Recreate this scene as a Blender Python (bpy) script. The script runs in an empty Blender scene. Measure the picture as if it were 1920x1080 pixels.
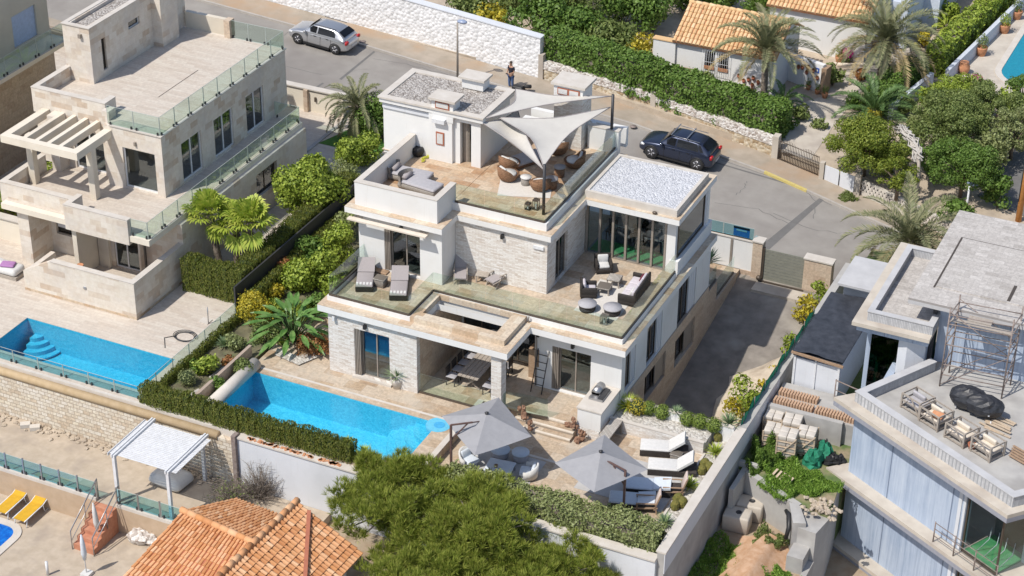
import bpy, math, random
import numpy as np
from mathutils import Vector, Matrix
sc = bpy.context.scene
COL = sc.collection
# ------------------------------------------------------------------ camera
FPX = 3733.3
yaw, pit, rol = [math.radians(a) for a in (-24.745, 30.711, 0.7506)]
fw = Vector((math.sin(yaw)*math.cos(pit), math.cos(yaw)*math.cos(pit), -math.sin(pit)))
r0 = Vector((math.cos(yaw), -math.sin(yaw), 0)); u0 = r0.cross(fw)
RR = r0*math.cos(rol) + u0*math.sin(rol); UU = u0*math.cos(rol) - r0*math.sin(rol)
CAM = Vector((38.8187, -64.7916, 49.0))
cd = bpy.data.cameras.new('camera'); cam = bpy.data.objects.new('camera', cd); COL.objects.link(cam)
cam.matrix_world = Matrix((( RR.x, UU.x, -fw.x, CAM.x), (RR.y, UU.y, -fw.y, CAM.y), (RR.z, UU.z, -fw.z, CAM.z), (0, 0, 0, 1)))
cd.sensor_width = 36; cd.lens = 36*FPX/1920; cd.clip_end = 600; cd.clip_start = 1
sc.camera = cam
# ------------------------------------------------------------------ world, sun, exposure
SUN_AZ, SUN_EL = math.radians(62), math.radians(55)          # direction the light travels to / elevation
w = bpy.data.worlds.new('World'); sc.world = w; w.use_nodes = True
nt = w.node_tree; bg = nt.nodes['Background']
sky = nt.nodes.new('ShaderNodeTexSky'); sky.sky_type = 'NISHITA'; sky.sun_disc = False
sky.sun_elevation = SUN_EL; sky.sun_rotation = math.radians(208); sky.air_density = 1.0; sky.dust_density = 1.2
nt.links.new(sky.outputs[0], bg.inputs[0]); bg.inputs[1].default_value = 0.14
sd = bpy.data.lights.new('sun', 'SUN'); sd.energy = 4.3; sd.angle = math.radians(0.53); sd.color = (1, .945, .86)
so = bpy.data.objects.new('sun', sd); COL.objects.link(so)
ld = Vector((math.cos(SUN_AZ)*math.cos(SUN_EL), math.sin(SUN_AZ)*math.cos(SUN_EL), -math.sin(SUN_EL)))
so.rotation_euler = ld.to_track_quat('-Z', 'Y').to_euler(); so.location = (-20, -30, 60)
sc.view_settings.view_transform = 'Standard'; sc.view_settings.look = 'None'
sc.view_settings.exposure = 0.0; sc.view_settings.gamma = 1
sc.cycles.transparent_max_bounces = 16; sc.cycles.max_bounces = 8; sc.cycles.caustics_refractive = False; sc.cycles.caustics_reflective = False
# ------------------------------------------------------------------ pixel helpers (real ground heights, used to find where things stand)
def ray(u, v): return fw + RR*((u-960)/FPX) - UU*((v-540)/FPX)
def P(u, v, z=0.0):
    d = ray(u, v); return CAM + d*((z-CAM.z)/d.z)
def onY(u, v, Y):
    d = ray(u, v); return CAM + d*((Y-CAM.y)/d.y)
def onX(u, v, X):
    d = ray(u, v); return CAM + d*((X-CAM.x)/d.x)
def rz(x): return -.6 - .06*x                                    # the street falls towards +x
def PR(u, v, dz=0):
    p = P(u, v, 0)
    for _ in range(14): p = P(u, v, rz(p.x)+dz)
    return p
# ------------------------------------------------------------------ naming
def tag(o, label, cat, group=None):
    o['label'] = label; o['category'] = cat
    if group: o['group'] = group
    return o
def thing(name, label, cat, loc=(0, 0, 0), rot=0, group=None):
    o = bpy.data.objects.new(name, None); COL.objects.link(o); o.empty_display_size = .2
    o.location = loc; o.rotation_euler = (0, 0, rot)
    return tag(o, label, cat, group)
def copytree(o, parent=None):
    c = o.copy(); COL.objects.link(c); c.parent = parent
    for ch in list(o.children): copytree(ch, c)
    return c
def dup(o, loc, rot, label, group=None):
    c = copytree(o); c.location = loc; c.rotation_euler = (0, 0, rot); c['label'] = label
    if group: c['group'] = group
    return c
def rootof(p):
    L = Vector((0, 0, 0))
    while p is not None: L += Vector(p.location); p = p.parent
    return L
def unit(v):
    v = Vector(v); return v.normalized()
class Fc:                                                       # a facade line: a along it, d into the wall
    def __init__(s, p, d):
        s.p = p; n = math.hypot(*d); s.d = (d[0]/n, d[1]/n); s.i = (-s.d[1], s.d[0])
    def m(s, a, d, z): return (s.p[0]+s.d[0]*a+s.i[0]*d, s.p[1]+s.d[1]*a+s.i[1]*d, z)
def FY(c): return Fc((0, c), (1, 0))                            # faces -y, a = x
def FX(c): return Fc((c, 0), (0, 1))                            # faces +x, a = y
SPLIT = {n: n for n in ('pier', 'stone_pier', 'pier_cap', 'headlight', 'tail_light', 'mirror', 'bracket', 'pilaster', 'pergola_post', 'plaster_band', 'wall_body', 'glass_pane', 'wall')}
SPLIT.update({'legs': 'leg', 'posts': 'post', 'shoes': 'shoe', 'eyes': 'eye', 'beams': 'beam', 'slats': 'slat', 'planks': 'plank', 'folded_shutter': 'shutter_panel', 'boards': 'board'})
class MB:
    def __init__(s): s.v = []; s.f = []; s.sm = []
    def add(s, vs, fs, smooth=False):
        n = len(s.v); s.v += [tuple(p) for p in vs]; s.f += [tuple(i+n for i in f) for f in fs]; s.sm += [smooth]*len(fs); return s
    def hexa(s, p, smooth=False):                               # 8 points: bottom 4 ccw, top 4
        return s.add(p, [(3, 2, 1, 0), (4, 5, 6, 7), (0, 1, 5, 4), (1, 2, 6, 5), (2, 3, 7, 6), (3, 0, 4, 7)], smooth)
    def box(s, x0, y0, z0, x1, y1, z1):
        return s.hexa([(x0, y0, z0), (x1, y0, z0), (x1, y1, z0), (x0, y1, z0), (x0, y0, z1), (x1, y0, z1), (x1, y1, z1), (x0, y1, z1)])
    def cbox(s, c, sx, sy, sz, rot=0, tilt=0, roll=0):
        M = Matrix.Translation(c) @ Matrix.Rotation(rot, 4, 'Z') @ Matrix.Rotation(tilt, 4, 'X') @ Matrix.Rotation(roll, 4, 'Y')
        q = [(-1, -1, -1), (1, -1, -1), (1, 1, -1), (-1, 1, -1), (-1, -1, 1), (1, -1, 1), (1, 1, 1), (-1, 1, 1)]
        return s.hexa([M @ Vector((a*sx/2, b*sy/2, c2*sz/2)) for a, b, c2 in q])
    def rbox(s, c, sx, sy, sz, r=.05, rot=0, tilt=0, n=3):     # soft cushion: box with rounded vertical and top edges
        M = Matrix.Translation(c) @ Matrix.Rotation(rot, 4, 'Z') @ Matrix.Rotation(tilt, 4, 'X')
        rings = []
        for k, (ins, z) in enumerate(((r*.5, -sz/2), (0, -sz/2+r*.5), (0, sz/2-r), (r*.3, sz/2-r*.3), (r, sz/2))):
            ring = []
            for (qx, qy, a0) in ((1, 1, 0), (-1, 1, 90), (-1, -1, 180), (1, -1, 270)):
                for j in range(n+1):
                    a = math.radians(a0+90*j/n); R_ = max(r-ins, .001)
                    ring.append(M @ Vector((qx*(sx/2-r)+R_*math.cos(a), qy*(sy/2-r)+R_*math.sin(a), z)))
            rings.append(ring)
        m = len(rings[0]); vs = [p for rg in rings for p in rg]; fs = [tuple(range(m-1, -1, -1))]
        for k in range(len(rings)-1):
            for j in range(m): fs.append((k*m+j, k*m+(j+1) % m, (k+1)*m+(j+1) % m, (k+1)*m+j))
        fs.append(tuple((len(rings)-1)*m+j for j in range(m)))
        return s.add(vs, fs, True)
    def fbox(s, F, a0, a1, d0, d1, z0, z1):
        q = [F.m(a0, d0, z0), F.m(a1, d0, z0), F.m(a1, d1, z0), F.m(a0, d1, z0), F.m(a0, d0, z1), F.m(a1, d0, z1), F.m(a1, d1, z1), F.m(a0, d1, z1)]
        return s.hexa(q)
    def prism(s, poly, z0, z1, zs=None):
        n = len(poly); ar = sum(poly[i][0]*poly[(i+1) % n][1]-poly[(i+1) % n][0]*poly[i][1] for i in range(n))
        if ar < 0: poly = poly[::-1]
        f0 = z0 if callable(z0) else (lambda x, y: z0); f1 = z1 if callable(z1) else (lambda x, y: z1)
        vs = [(p[0], p[1], f0(p[0], p[1])) for p in poly]+[(p[0], p[1], f1(p[0], p[1])) for p in poly]
        fs = [tuple(range(n-1, -1, -1)), tuple(range(n, 2*n))]+[(i, (i+1) % n, n+(i+1) % n, n+i) for i in range(n)]
        return s.add(vs, fs)
    def flat(s, poly, z):
        n = len(poly); ar = sum(poly[i][0]*poly[(i+1) % n][1]-poly[(i+1) % n][0]*poly[i][1] for i in range(n))
        if ar < 0: poly = poly[::-1]
        f = z if callable(z) else (lambda x, y: z)
        return s.add([(p[0], p[1], f(p[0], p[1])) for p in poly], [tuple(range(n))])
    def tube(s, pts, r, n=8, cap=True, smooth=True):
        pts = [Vector(p) for p in pts]; rs = r if isinstance(r, (list, tuple)) else [r]*len(pts); vs = []; fs = []
        for k, p in enumerate(pts):
            t = (pts[min(k+1, len(pts)-1)]-pts[max(k-1, 0)])
            t = t.normalized() if t.length > 1e-9 else Vector((0, 0, 1))
            a = t.cross(Vector((0, 0, 1)))
            a = a.normalized() if a.length > .05 else t.cross(Vector((1, 0, 0))).normalized()
            b = t.cross(a)
            for j in range(n):
                th = 2*math.pi*j/n; vs.append(p+(a*math.cos(th)+b*math.sin(th))*rs[k])
        for k in range(len(pts)-1):
            for j in range(n): fs.append((k*n+j, (k+1)*n+j, (k+1)*n+(j+1) % n, k*n+(j+1) % n))
        if cap: fs += [tuple(range(n)), tuple((len(pts)-1)*n+j for j in range(n-1, -1, -1))]
        return s.add(vs, fs, smooth)
    def bar(s, p, q, w, h=None):                                 # square bar
        h = h or w; p = Vector(p); q = Vector(q); t = (q-p).normalized(); a = t.cross(Vector((0, 0, 1)))
        a = a.normalized() if a.length > .05 else Vector((1, 0, 0)); b = t.cross(a).normalized()
        if b.z < 0: b = -b; 
        a = b.cross(t)
        o = [(-a*w/2-b*h/2), (a*w/2-b*h/2), (a*w/2+b*h/2), (-a*w/2+b*h/2)]
        vs = [p+x for x in o]+[q+x for x in o]
        return s.add(vs, [(0, 1, 2, 3), (7, 6, 5, 4), (0, 4, 5, 1), (1, 5, 6, 2), (2, 6, 7, 3), (3, 7, 4, 0)])
    def lathe(s, c, prof, n=20, sx=1, sy=1, smooth=True):
        vs = []; fs = []
        for (r, z) in prof:
            for j in range(n):
                a = 2*math.pi*j/n; vs.append((c[0]+r*sx*math.cos(a), c[1]+r*sy*math.sin(a), c[2]+z))
        for k in range(len(prof)-1):
            for j in range(n): fs.append((k*n+j, k*n+(j+1) % n, (k+1)*n+(j+1) % n, (k+1)*n+j))
        fs.append(tuple(range(n-1, -1, -1))); fs.append(tuple((len(prof)-1)*n+j for j in range(n)))
        return s.add(vs, fs, smooth)
    def cyl(s, c, r, h, n=20): return s.lathe(c, [(r, 0), (r, h)], n, smooth=False)
    def ball(s, c, rx, ry=None, rz_=None, n=12, m=8, jit=0, seed=0):
        ry = ry or rx; rz_ = rz_ or rx; R = random.Random(seed); vs = [(c[0], c[1], c[2]-rz_)]; fs = []
        for k in range(1, m):
            ph = -math.pi/2+math.pi*k/m
            for j in range(n):
                a = 2*math.pi*j/n; q = 1+R.uniform(-jit, jit)
                vs.append((c[0]+rx*q*math.cos(ph)*math.cos(a), c[1]+ry*q*math.cos(ph)*math.sin(a), c[2]+rz_*q*math.sin(ph)))
        vs.append((c[0], c[1], c[2]+rz_)); L = len(vs)-1
        for j in range(n): fs.append((0, 1+(j+1) % n, 1+j)); fs.append((L, 1+(m-2)*n+j, 1+(m-2)*n+(j+1) % n))
        for k in range(m-2):
            for j in range(n): fs.append((1+k*n+j, 1+k*n+(j+1) % n, 1+(k+1)*n+(j+1) % n, 1+(k+1)*n+j))
        return s.add(vs, fs, jit == 0)
    def islands(s):
        par = list(range(len(s.v)))
        def find(a):
            while par[a] != a: par[a] = par[par[a]]; a = par[a]
            return a
        for f in s.f:
            for q in f[1:]: par[find(f[0])] = find(q)
        g = {}
        for i, f in enumerate(s.f): g.setdefault(find(f[0]), []).append(i)
        return list(g.values())
    def build(s, name, mat, parent=None, world=True, org=None):
        if name in SPLIT and parent is not None:
            isl = s.islands()
            if 1 < len(isl) <= 16:
                o = None
                for k in isl:
                    m = MB(); mp = {}
                    for fi in k:
                        for q in s.f[fi]:
                            if q not in mp: mp[q] = len(m.v); m.v.append(s.v[q])
                        m.f.append(tuple(mp[q] for q in s.f[fi])); m.sm.append(s.sm[fi])
                    o = m._build(SPLIT[name], mat, parent, world, org)
                return o
        return s._build(name, mat, parent, world, org)
    def _build(s, name, mat, parent=None, world=True, org=None):
        me = bpy.data.meshes.new(name); V = [Vector(p) for p in s.v]
        if parent is not None: L = rootof(parent) if world else Vector((0, 0, 0))
        elif org is not None: L = Vector(org)
        else:
            L = Vector(((min(p.x for p in V)+max(p.x for p in V))/2, (min(p.y for p in V)+max(p.y for p in V))/2, min(p.z for p in V)))
        me.from_pydata([p-L for p in V], [], s.f); me.materials.append(mat)
        me.polygons.foreach_set('use_smooth', s.sm); me.update()
        o = bpy.data.objects.new(name, me); COL.objects.link(o); o.parent = parent
        if parent is None: o.location = L
        return o
def struct(o): o['kind'] = 'structure'; return o
def npmesh(name, V, F, mat, parent=None, org=(0, 0, 0), smooth=False):   # numpy verts, quads (n,4) or tris (n,3)
    me = bpy.data.meshes.new(name); V = np.asarray(V, np.float32); F = np.asarray(F, np.int32); k = F.shape[1]
    L = rootof(parent) if parent is not None else Vector(org)
    V = V-np.array(L, np.float32)
    me.vertices.add(len(V)); me.vertices.foreach_set('co', V.ravel())
    me.loops.add(F.size); me.loops.foreach_set('vertex_index', F.ravel())
    me.polygons.add(len(F)); me.polygons.foreach_set('loop_start', np.arange(0, F.size, k, dtype=np.int32))
    me.polygons.foreach_set('loop_total', np.full(len(F), k, np.int32))
    me.update(calc_edges=True); me.materials.append(mat)
    if smooth: me.polygons.foreach_set('use_smooth', np.ones(len(F), bool))
    o = bpy.data.objects.new(name, me); COL.objects.link(o); o.parent = parent
    if parent is None: o.location = L
    return o
# ------------------------------------------------------------------ materials
def srgb(h):
    c = [int(h[i:i+2], 16)/255 for i in (0, 2, 4)]
    return tuple((x/12.92 if x <= .04045 else ((x+.055)/1.055)**2.4) for x in c)+(1,)
class NT:
    def __init__(s, name):
        s.m = bpy.data.materials.new(name); s.m.use_nodes = True; s.t = s.m.node_tree; s.b = s.t.nodes['Principled BSDF']
    def n(s, typ, **kw):
        x = s.t.nodes.new('ShaderNode'+typ)
        for k, v in kw.items():
            if k in x.inputs: x.inputs[k].default_value = v
            else: setattr(x, k, v)
        return x
    def l(s, a, b): s.t.links.new(a, b)
    def tc(s, kind='Object'): return s.n('TexCoord').outputs[kind]
    def noise(s, scale, detail=4, rough=.6, vec=None):
        x = s.n('TexNoise', Scale=scale, Detail=detail, Roughness=rough)
        s.l(vec if vec is not None else s.tc(), x.inputs['Vector']); return x.outputs['Fac']
    def ramp(s, fac, stops, interp='LINEAR'):
        x = s.n('ValToRGB'); x.color_ramp.interpolation = interp; e = x.color_ramp.elements
        while len(e) < len(stops): e.new(.5)
        for i, (p, c) in enumerate(stops): e[i].position = p; e[i].color = tuple(c)[:3]+(1,)
        s.l(fac, x.inputs[0]); return x.outputs[0]
    def mix(s, fac, a, b, mode='MIX'):
        x = s.n('Mix', data_type='RGBA', blend_type=mode)
        for i, q in ((0, fac), (6, a), (7, b)):
            if isinstance(q, (int, float)): x.inputs[i].default_value = q
            elif isinstance(q, tuple): x.inputs[i].default_value = q
            else: s.l(q, x.inputs[i])
        return x.outputs[2]
    def bump(s, h, st=.3, dist=.02):
        x = s.n('Bump', Strength=st, Distance=dist); s.l(h, x.inputs['Height']); s.l(x.outputs[0], s.b.inputs['Normal'])
    def col(s, c): s.l(c, s.b.inputs['Base Color'])
def m_noise(name, c1, c2, scale=3, rough=.8, bump=0, bs=40, metal=0, spec=.5, c3=None, sc3=.4):
    k = NT(name); f = k.noise(scale); c = k.ramp(f, [(.3, c1), (.7, c2)])
    if c3: c3 = tuple(c3)[:3]+(1,); c = k.mix(k.ramp(k.noise(sc3, 3), [(.5, (0, 0, 0)), (.68, (1, 1, 1))]), c, c3)
    k.col(c); k.b.inputs['Roughness'].default_value = rough; k.b.inputs['Metallic'].default_value = metal; k.b.inputs['Specular IOR Level'].default_value = spec
    if bump: k.bump(k.noise(bs, 3), bump)
    return k.m
def m_plain(name, c, rough=.6, metal=0, spec=.5):
    k = NT(name); f = k.noise(6, 3); c = c if len(c) == 4 else (*c, 1)
    d = tuple(x*.86 for x in c[:3])+(1,)
    k.col(k.ramp(f, [(.35, d), (.65, c)])); k.b.inputs['Roughness'].default_value = rough; k.b.inputs['Metallic'].default_value = metal
    k.b.inputs['Specular IOR Level'].default_value = spec
    return k.m
def wallvec(k, rot=0):
    sx = k.n('SeparateXYZ'); k.l(k.tc(), sx.inputs[0]); ad = k.n('Math', operation='ADD'); k.l(sx.outputs[0], ad.inputs[0]); k.l(sx.outputs[1], ad.inputs[1])
    cb = k.n('CombineXYZ'); k.l(ad.outputs[0], cb.inputs[0]); k.l(sx.outputs[2], cb.inputs[1]); return cb.outputs[0]
def m_brick(name, cols, mortar, bw, bh, ms=.006, wall=True, rough=.75, bump=.3, nz=.35, off=.5, stain=None, nscale=2.5):
    k = NT(name); vec = wallvec(k) if wall else k.tc()
    b = k.n('TexBrick', Scale=1.0); b.inputs['Brick Width'].default_value = bw; b.inputs['Row Height'].default_value = bh
    b.inputs['Mortar Size'].default_value = ms; b.inputs['Mortar Smooth'].default_value = .1; b.offset = off; b.squash = 1
    b.inputs['Color1'].default_value = (0, 0, 0, 1); b.inputs['Color2'].default_value = (1, 1, 1, 1); b.inputs['Mortar'].default_value = (.5, .5, .5, 1); b.inputs['Bias'].default_value = 0
    k.l(vec, b.inputs['Vector'])
    n = len(cols); mortar = tuple(mortar)[:3]+(1,)
    n = n; c = k.ramp(b.outputs['Color'], [((i+.0)/(max(n-1, 1)), x) for i, x in enumerate(cols)])
    nf = k.noise(nscale*3, 6, .7); c = k.mix(nz, c, k.ramp(nf, [(.3, (.25, .22, .2)), (.7, (.95, .93, .9))]), 'OVERLAY')
    if stain: c = k.mix(k.ramp(k.noise(nscale*.35, 5, .65), [(.48, (0, 0, 0)), (.7, (.75, .75, .75))]), c, stain)
    c = k.mix(b.outputs['Fac'], c, mortar); k.col(c); k.b.inputs['Roughness'].default_value = rough
    if bump:
        a = k.n('Math', operation='SUBTRACT'); k.l(nf, a.inputs[0]); k.l(b.outputs['Fac'], a.inputs[1]); k.bump(a.outputs[0], bump, .01)
    return k.m
def m_leaf(name, cols, rough=.55, trans=.25):
    k = NT(name); g = k.n('NewGeometry'); n = len(cols); q_ = 1.3 if trans > 0 else 1.0; cols = [tuple(min(.8, x*q_) for x in c[:3]) for c in cols]
    c = k.ramp(g.outputs['Random Per Island'], [(i/(n-1), x) for i, x in enumerate(cols)])
    k.col(c); k.b.inputs['Roughness'].default_value = rough; k.b.inputs['Specular IOR Level'].default_value = .35
    t = k.n('BsdfTranslucent'); k.l(c, t.inputs[0]); mx = k.n('MixShader'); mx.inputs[0].default_value = trans
    k.l(k.b.outputs[0], mx.inputs[1]); k.l(t.outputs[0], mx.inputs[2]); k.l(mx.outputs[0], k.t.nodes['Material Output'].inputs[0])
    return k.m
def m_glass(name, tint, refl=.08, rough=.02, wave=0):
    k = NT(name); tr = k.n('BsdfTransparent'); tr.inputs[0].default_value = tint; gl = k.n('BsdfGlossy'); gl.inputs['Roughness'].default_value = rough
    gl.inputs[0].default_value = (.9, .95, 1, 1)
    lw_ = k.n('LayerWeight', Blend=.5); pw = k.n('Math', operation='POWER'); k.l(lw_.outputs['Facing'], pw.inputs[0]); pw.inputs[1].default_value = 4
    ma = k.n('Math', operation='MULTIPLY_ADD', use_clamp=True); k.l(pw.outputs[0], ma.inputs[0]); ma.inputs[1].default_value = .85; ma.inputs[2].default_value = refl
    mx = k.n('MixShader'); k.l(ma.outputs[0], mx.inputs[0]); k.l(tr.outputs[0], mx.inputs[1]); k.l(gl.outputs[0], mx.inputs[2]); k.l(mx.outputs[0], k.t.nodes['Material Output'].inputs[0])
    if wave:
        bp = k.n('Bump', Strength=wave, Distance=.05); k.l(k.noise(3.2, 3, .5), bp.inputs['Height']); k.l(bp.outputs[0], gl.inputs['Normal'])
    return k.m
def m_gravel(name, c1, c2, c3, scale=14, bump=.8, rough=.85):
    k = NT(name); v = k.n('TexVoronoi', Scale=scale); k.l(k.tc(), v.inputs['Vector'])
    sp = k.n('SeparateXYZ'); k.l(v.outputs['Color'], sp.inputs[0])
    c = k.ramp(sp.outputs[0], [(0, c1), (.55, c2), (1, c3)]); k.col(c); k.b.inputs['Roughness'].default_value = rough
    inv = k.n('Math', operation='SUBTRACT'); inv.inputs[0].default_value = 1; k.l(v.outputs['Distance'], inv.inputs[1]); k.bump(inv.outputs[0], bump, .05)
    return k.m
def m_water(name, deep, refl=.0):
    return m_glass(name, deep, refl, .03, .35)
def m_pool(name, c1, c2, tile=.05, scale=1.6):
    k = NT(name); v = k.n('TexNoise', Scale=scale*4, Detail=3, Roughness=.5, Distortion=1.2); k.l(k.tc(), v.inputs['Vector'])
    vb = k.n('TexVoronoi', Scale=1/tile, distance='CHEBYCHEV'); k.l(k.tc(), vb.inputs['Vector'])
    sp = k.n('SeparateXYZ'); k.l(vb.outputs['Color'], sp.inputs[0])
    c = k.ramp(sp.outputs[0], [(0, c1), (1, c2)]); c2_ = k.mix(.4, c, k.ramp(v.outputs['Fac'], [(.35, c1), (.65, c2)]))
    k.col(c2_); k.b.inputs['Roughness'].default_value = .35
    return k.m
W_ = lambda *a: srgb(a[0])
mt = {}
mt['plaster'] = m_noise('white_plaster', (.63, .63, .625), (.7, .7, .69), .7, .75, .08, 60, c3=(.58, .57, .545, 1), sc3=.35)
def m_plaster(name, c1, c2, c3, stain):
    k = NT(name); c = k.ramp(k.noise(.7), [(.3, c1), (.7, c2)]); c = k.mix(k.ramp(k.noise(.35, 4), [(.5, (0, 0, 0)), (.68, (1, 1, 1))]), c, tuple(c3)+(1,))
    mp = k.n('Mapping'); mp.inputs['Scale'].default_value = (3.2, .22, 1); k.l(wallvec(k), mp.inputs[0]); c = k.mix(k.ramp(k.noise(1.6, 5, .7, mp.outputs[0]), [(.56, (0, 0, 0)), (.74, (.55, .55, .55))]), c, tuple(stain)+(1,))
    k.col(c); k.b.inputs['Roughness'].default_value = .78; k.bump(k.noise(45, 3), .1); return k.m
mt['plaster'] = m_plaster('white_plaster', (.7, .7, .695), (.76, .76, .75), (.67, .66, .64), (.6, .58, .55))
mt['cream'] = m_noise('cream_plaster', (.66, .6, .5), (.74, .68, .58), .8, .8, .08, 50, c3=(.58, .52, .43, 1))
mt['ghost'] = m_plaster('bluegrey_plaster', (.6, .62, .66), (.67, .69, .73), (.57, .59, .62), (.5, .51, .53))
mt['split'] = m_brick('split_stone', [(.56, .5, .45), (.7, .67, .63), (.76, .745, .72), (.62, .57, .52)], (.46, .42, .38), .3, .07, .004, bump=.6, nz=.3)
mt['stonetile'] = m_brick('travertine_cladding', [(.5, .4, .31), (.62, .55, .47), (.66, .6, .53), (.63, .57, .49), (.67, .62, .55)], (.56, .51, .45), .62, .31, .004, bump=.12, nz=.22, stain=(.5, .46, .43, 1), nscale=1.4)
mt['stonetan'] = m_brick('tan_stone_tiles', [(.42, .32, .24), (.5, .41, .32), (.46, .36, .27)], (.38, .3, .24), .6, .3, .005, bump=.15, nz=.35)
mt['ledge'] = m_brick('travertine_ledge', [(.4, .29, .19), (.5, .41, .31), (.55, .48, .39), (.45, .34, .24)], (.42, .36, .29), .62, .62, .004, wall=False, bump=.1, nz=.35)
mt['trav'] = m_brick('travertine_paving', [(.33, .24, .16), (.43, .35, .265), (.46, .39, .31), (.38, .29, .2)], (.35, .29, .23), .9, .6, .006, wall=False, bump=.1, nz=.45, stain=(.46, .41, .34, 1))
mt['trav2'] = m_brick('roof_travertine_paving', [(.34, .21, .12), (.46, .34, .23), (.5, .41, .31), (.4, .27, .17)], (.34, .28, .22), .62, .41, .006, wall=False, bump=.1, nz=.45, stain=(.47, .4, .31, 1))
mt['deck'] = m_brick('pale_deck_tiles', [(.47, .41, .35), (.54, .49, .43), (.5, .44, .38)], (.44, .38, .33), 1.2, .2, .006, wall=False, bump=.06, nz=.2)
mt['coping'] = m_noise('stone_coping', (.6, .53, .44), (.7, .63, .54), 2, .7, .1, 30)
mt['copw'] = m_noise('pale_coping', (.52, .475, .42), (.6, .56, .51), 2, .7, .1, 30)
mt['asph'] = m_noise('asphalt', (.25, .23, .21), (.31, .29, .265), .8, .9, .25, 60, c3=(.22, .2, .185, 1), sc3=.18)
mt['asph2'] = m_noise('asphalt_patch', (.135, .13, .125), (.17, .165, .16), 2, .9, .25, 60)
mt['walk'] = m_noise('pavement_concrete', (.3, .255, .2), (.4, .34, .275), 1.1, .9, .2, 40, c3=(.38, .27, .18, 1), sc3=.3)
mt['kerb'] = m_noise('kerb_stone', (.36, .33, .3), (.44, .41, .37), 3, .85, .2, 30)
mt['yellow'] = m_noise('yellow_paint', (.5, .4, .12), (.6, .5, .2), 9, .7)
mt['drive'] = m_noise('driveway_concrete', (.17, .15, .13), (.27, .24, .21), 1.4, .75, .15, 30, c3=(.33, .3, .26, 1), sc3=.5)
mt['conc'] = m_noise('concrete', (.36, .35, .34), (.45, .44, .42), 1.2, .85, .15, 30, c3=(.3, .29, .28, 1), sc3=.5)
mt['concw'] = m_noise('warm_concrete', (.46, .41, .35), (.55, .5, .43), 1.5, .85, .15, 30, c3=(.4, .35, .3, 1), sc3=.5)
mt['earth'] = m_noise('earth', (.28, .2, .13), (.42, .34, .25), 1.6, .95, .5, 20, c3=(.3, .25, .18, 1))
mt['sand'] = m_noise('sandy_ground', (.4, .33, .25), (.5, .42, .33), 2.2, .95, .4, 35, c3=(.36, .3, .24, 1), sc3=.7)
mt['rubble'] = m_gravel('whitewashed_rubble', (.66, .66, .66), (.78, .78, .79), (.82, .82, .83), 5, 1.0)
mt['rubble2'] = m_gravel('sandstone_rubble', (.34, .24, .14), (.5, .42, .3), (.6, .54, .44), 5.5, 1.0)
mt['rubble3'] = m_gravel('pale_rubble', (.36, .3, .26), (.62, .58, .54), (.72, .7, .67), 8, 1.0)
mt['drystone'] = m_brick('pale_block_wall', [(.46, .38, .29), (.58, .51, .42), (.62, .57, .5), (.52, .45, .36)], (.36, .29, .22), .34, .19, .012, bump=.8, nz=.5)
mt['gravW'] = m_gravel('white_gravel', (.42, .43, .46), (.56, .57, .6), (.66, .67, .7), 13, 1.0)
mt['gravB'] = m_gravel('brown_gravel', (.2, .17, .15), (.38, .35, .32), (.55, .52, .49), 13, 1.0)
mt['gravP'] = m_gravel('white_pebbles', (.36, .33, .29), (.52, .49, .45), (.62, .6, .56), 9, 1.0)
mt['bronze'] = m_plain('bronze_aluminium', (.12, .095, .075), .45, .4)
mt['taupe'] = m_plain('taupe_aluminium', (.33, .29, .25), .5, .2)
mt['walu'] = m_plain('white_aluminium', (.72, .73, .75), .4)
mt['steel'] = m_plain('brushed_steel', (.45, .45, .46), .35, .8)
mt['dkmetal'] = m_plain('dark_metal', (.06, .06, .065), .5, .3)
mt['rust'] = m_noise('rusty_scaffold', (.2, .15, .13), (.34, .29, .27), 6, .8, 0, 40, .2)
mt['black'] = m_plain('black_plastic', (.02, .02, .022), .5)
mt['rubber'] = m_plain('tyre_rubber', (.025, .025, .025), .8)
mt['glassR'] = m_glass('railing_glass', (.9, .955, .92, 1), .05)
mt['gedge'] = m_plain('glass_edge', (.45, .5, .47), .4)
mt['glassG'] = m_glass('green_railing_glass', (.86, .93, .9, 1), .03)
mt['glassB'] = m_glass('blue_railing_glass', (.66, .86, .9, 1), .03)
mt['glassW'] = m_glass('window_glass', (.62, .68, .68, 1), .12)
mt['glassD'] = m_glass('dark_window_glass', (.42, .45, .47, 1), .1)
mt['glassC'] = m_glass('clear_glass', (.85, .9, .9, 1), .06)
mt['intr'] = m_plain('interior_wall', (.3, .28, .26), .8)
mt['intf'] = m_plain('interior_floor', (.35, .33, .31), .5)
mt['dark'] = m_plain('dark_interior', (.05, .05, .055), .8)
mt['curtain'] = m_plain('curtain', (.55, .53, .5), .9)
mt['bluerefl'] = m_plain('blue_reflection', (.02, .35, .85), .8)  # window reflection put into a plain blue
mt['water'] = m_water('pool_water', (.72, .94, .98, 1), .02)
mt['poolA'] = m_pool('pool_mosaic', (.03, .38, .58), (.14, .62, .78))
mt['poolB'] = m_pool('left_pool_mosaic', (.02, .33, .52), (.1, .54, .7))
mt['poolC'] = m_pool('turquoise_pool', (.0, .22, .3), (.02, .34, .42))
mt['poolD'] = m_pool('deep_blue_mosaic', (.0, .06, .4), (.02, .22, .7), .12)
mt['canvas'] = m_noise('sail_canvas', (.5, .48, .445), (.55, .53, .49), 2, .9, .05, 200)
mt['umb'] = m_noise('grey_umbrella_cloth', (.27, .27, .285), (.31, .31, .325), 3, .9, .05, 200)
mt['greycush'] = m_noise('grey_cushion', (.36, .35, .37), (.42, .41, .43), 8, .9, .05, 200)
mt['whitecush'] = m_noise('white_cushion', (.56, .555, .54), (.64, .63, .615), 8, .9, .05, 200)
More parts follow.
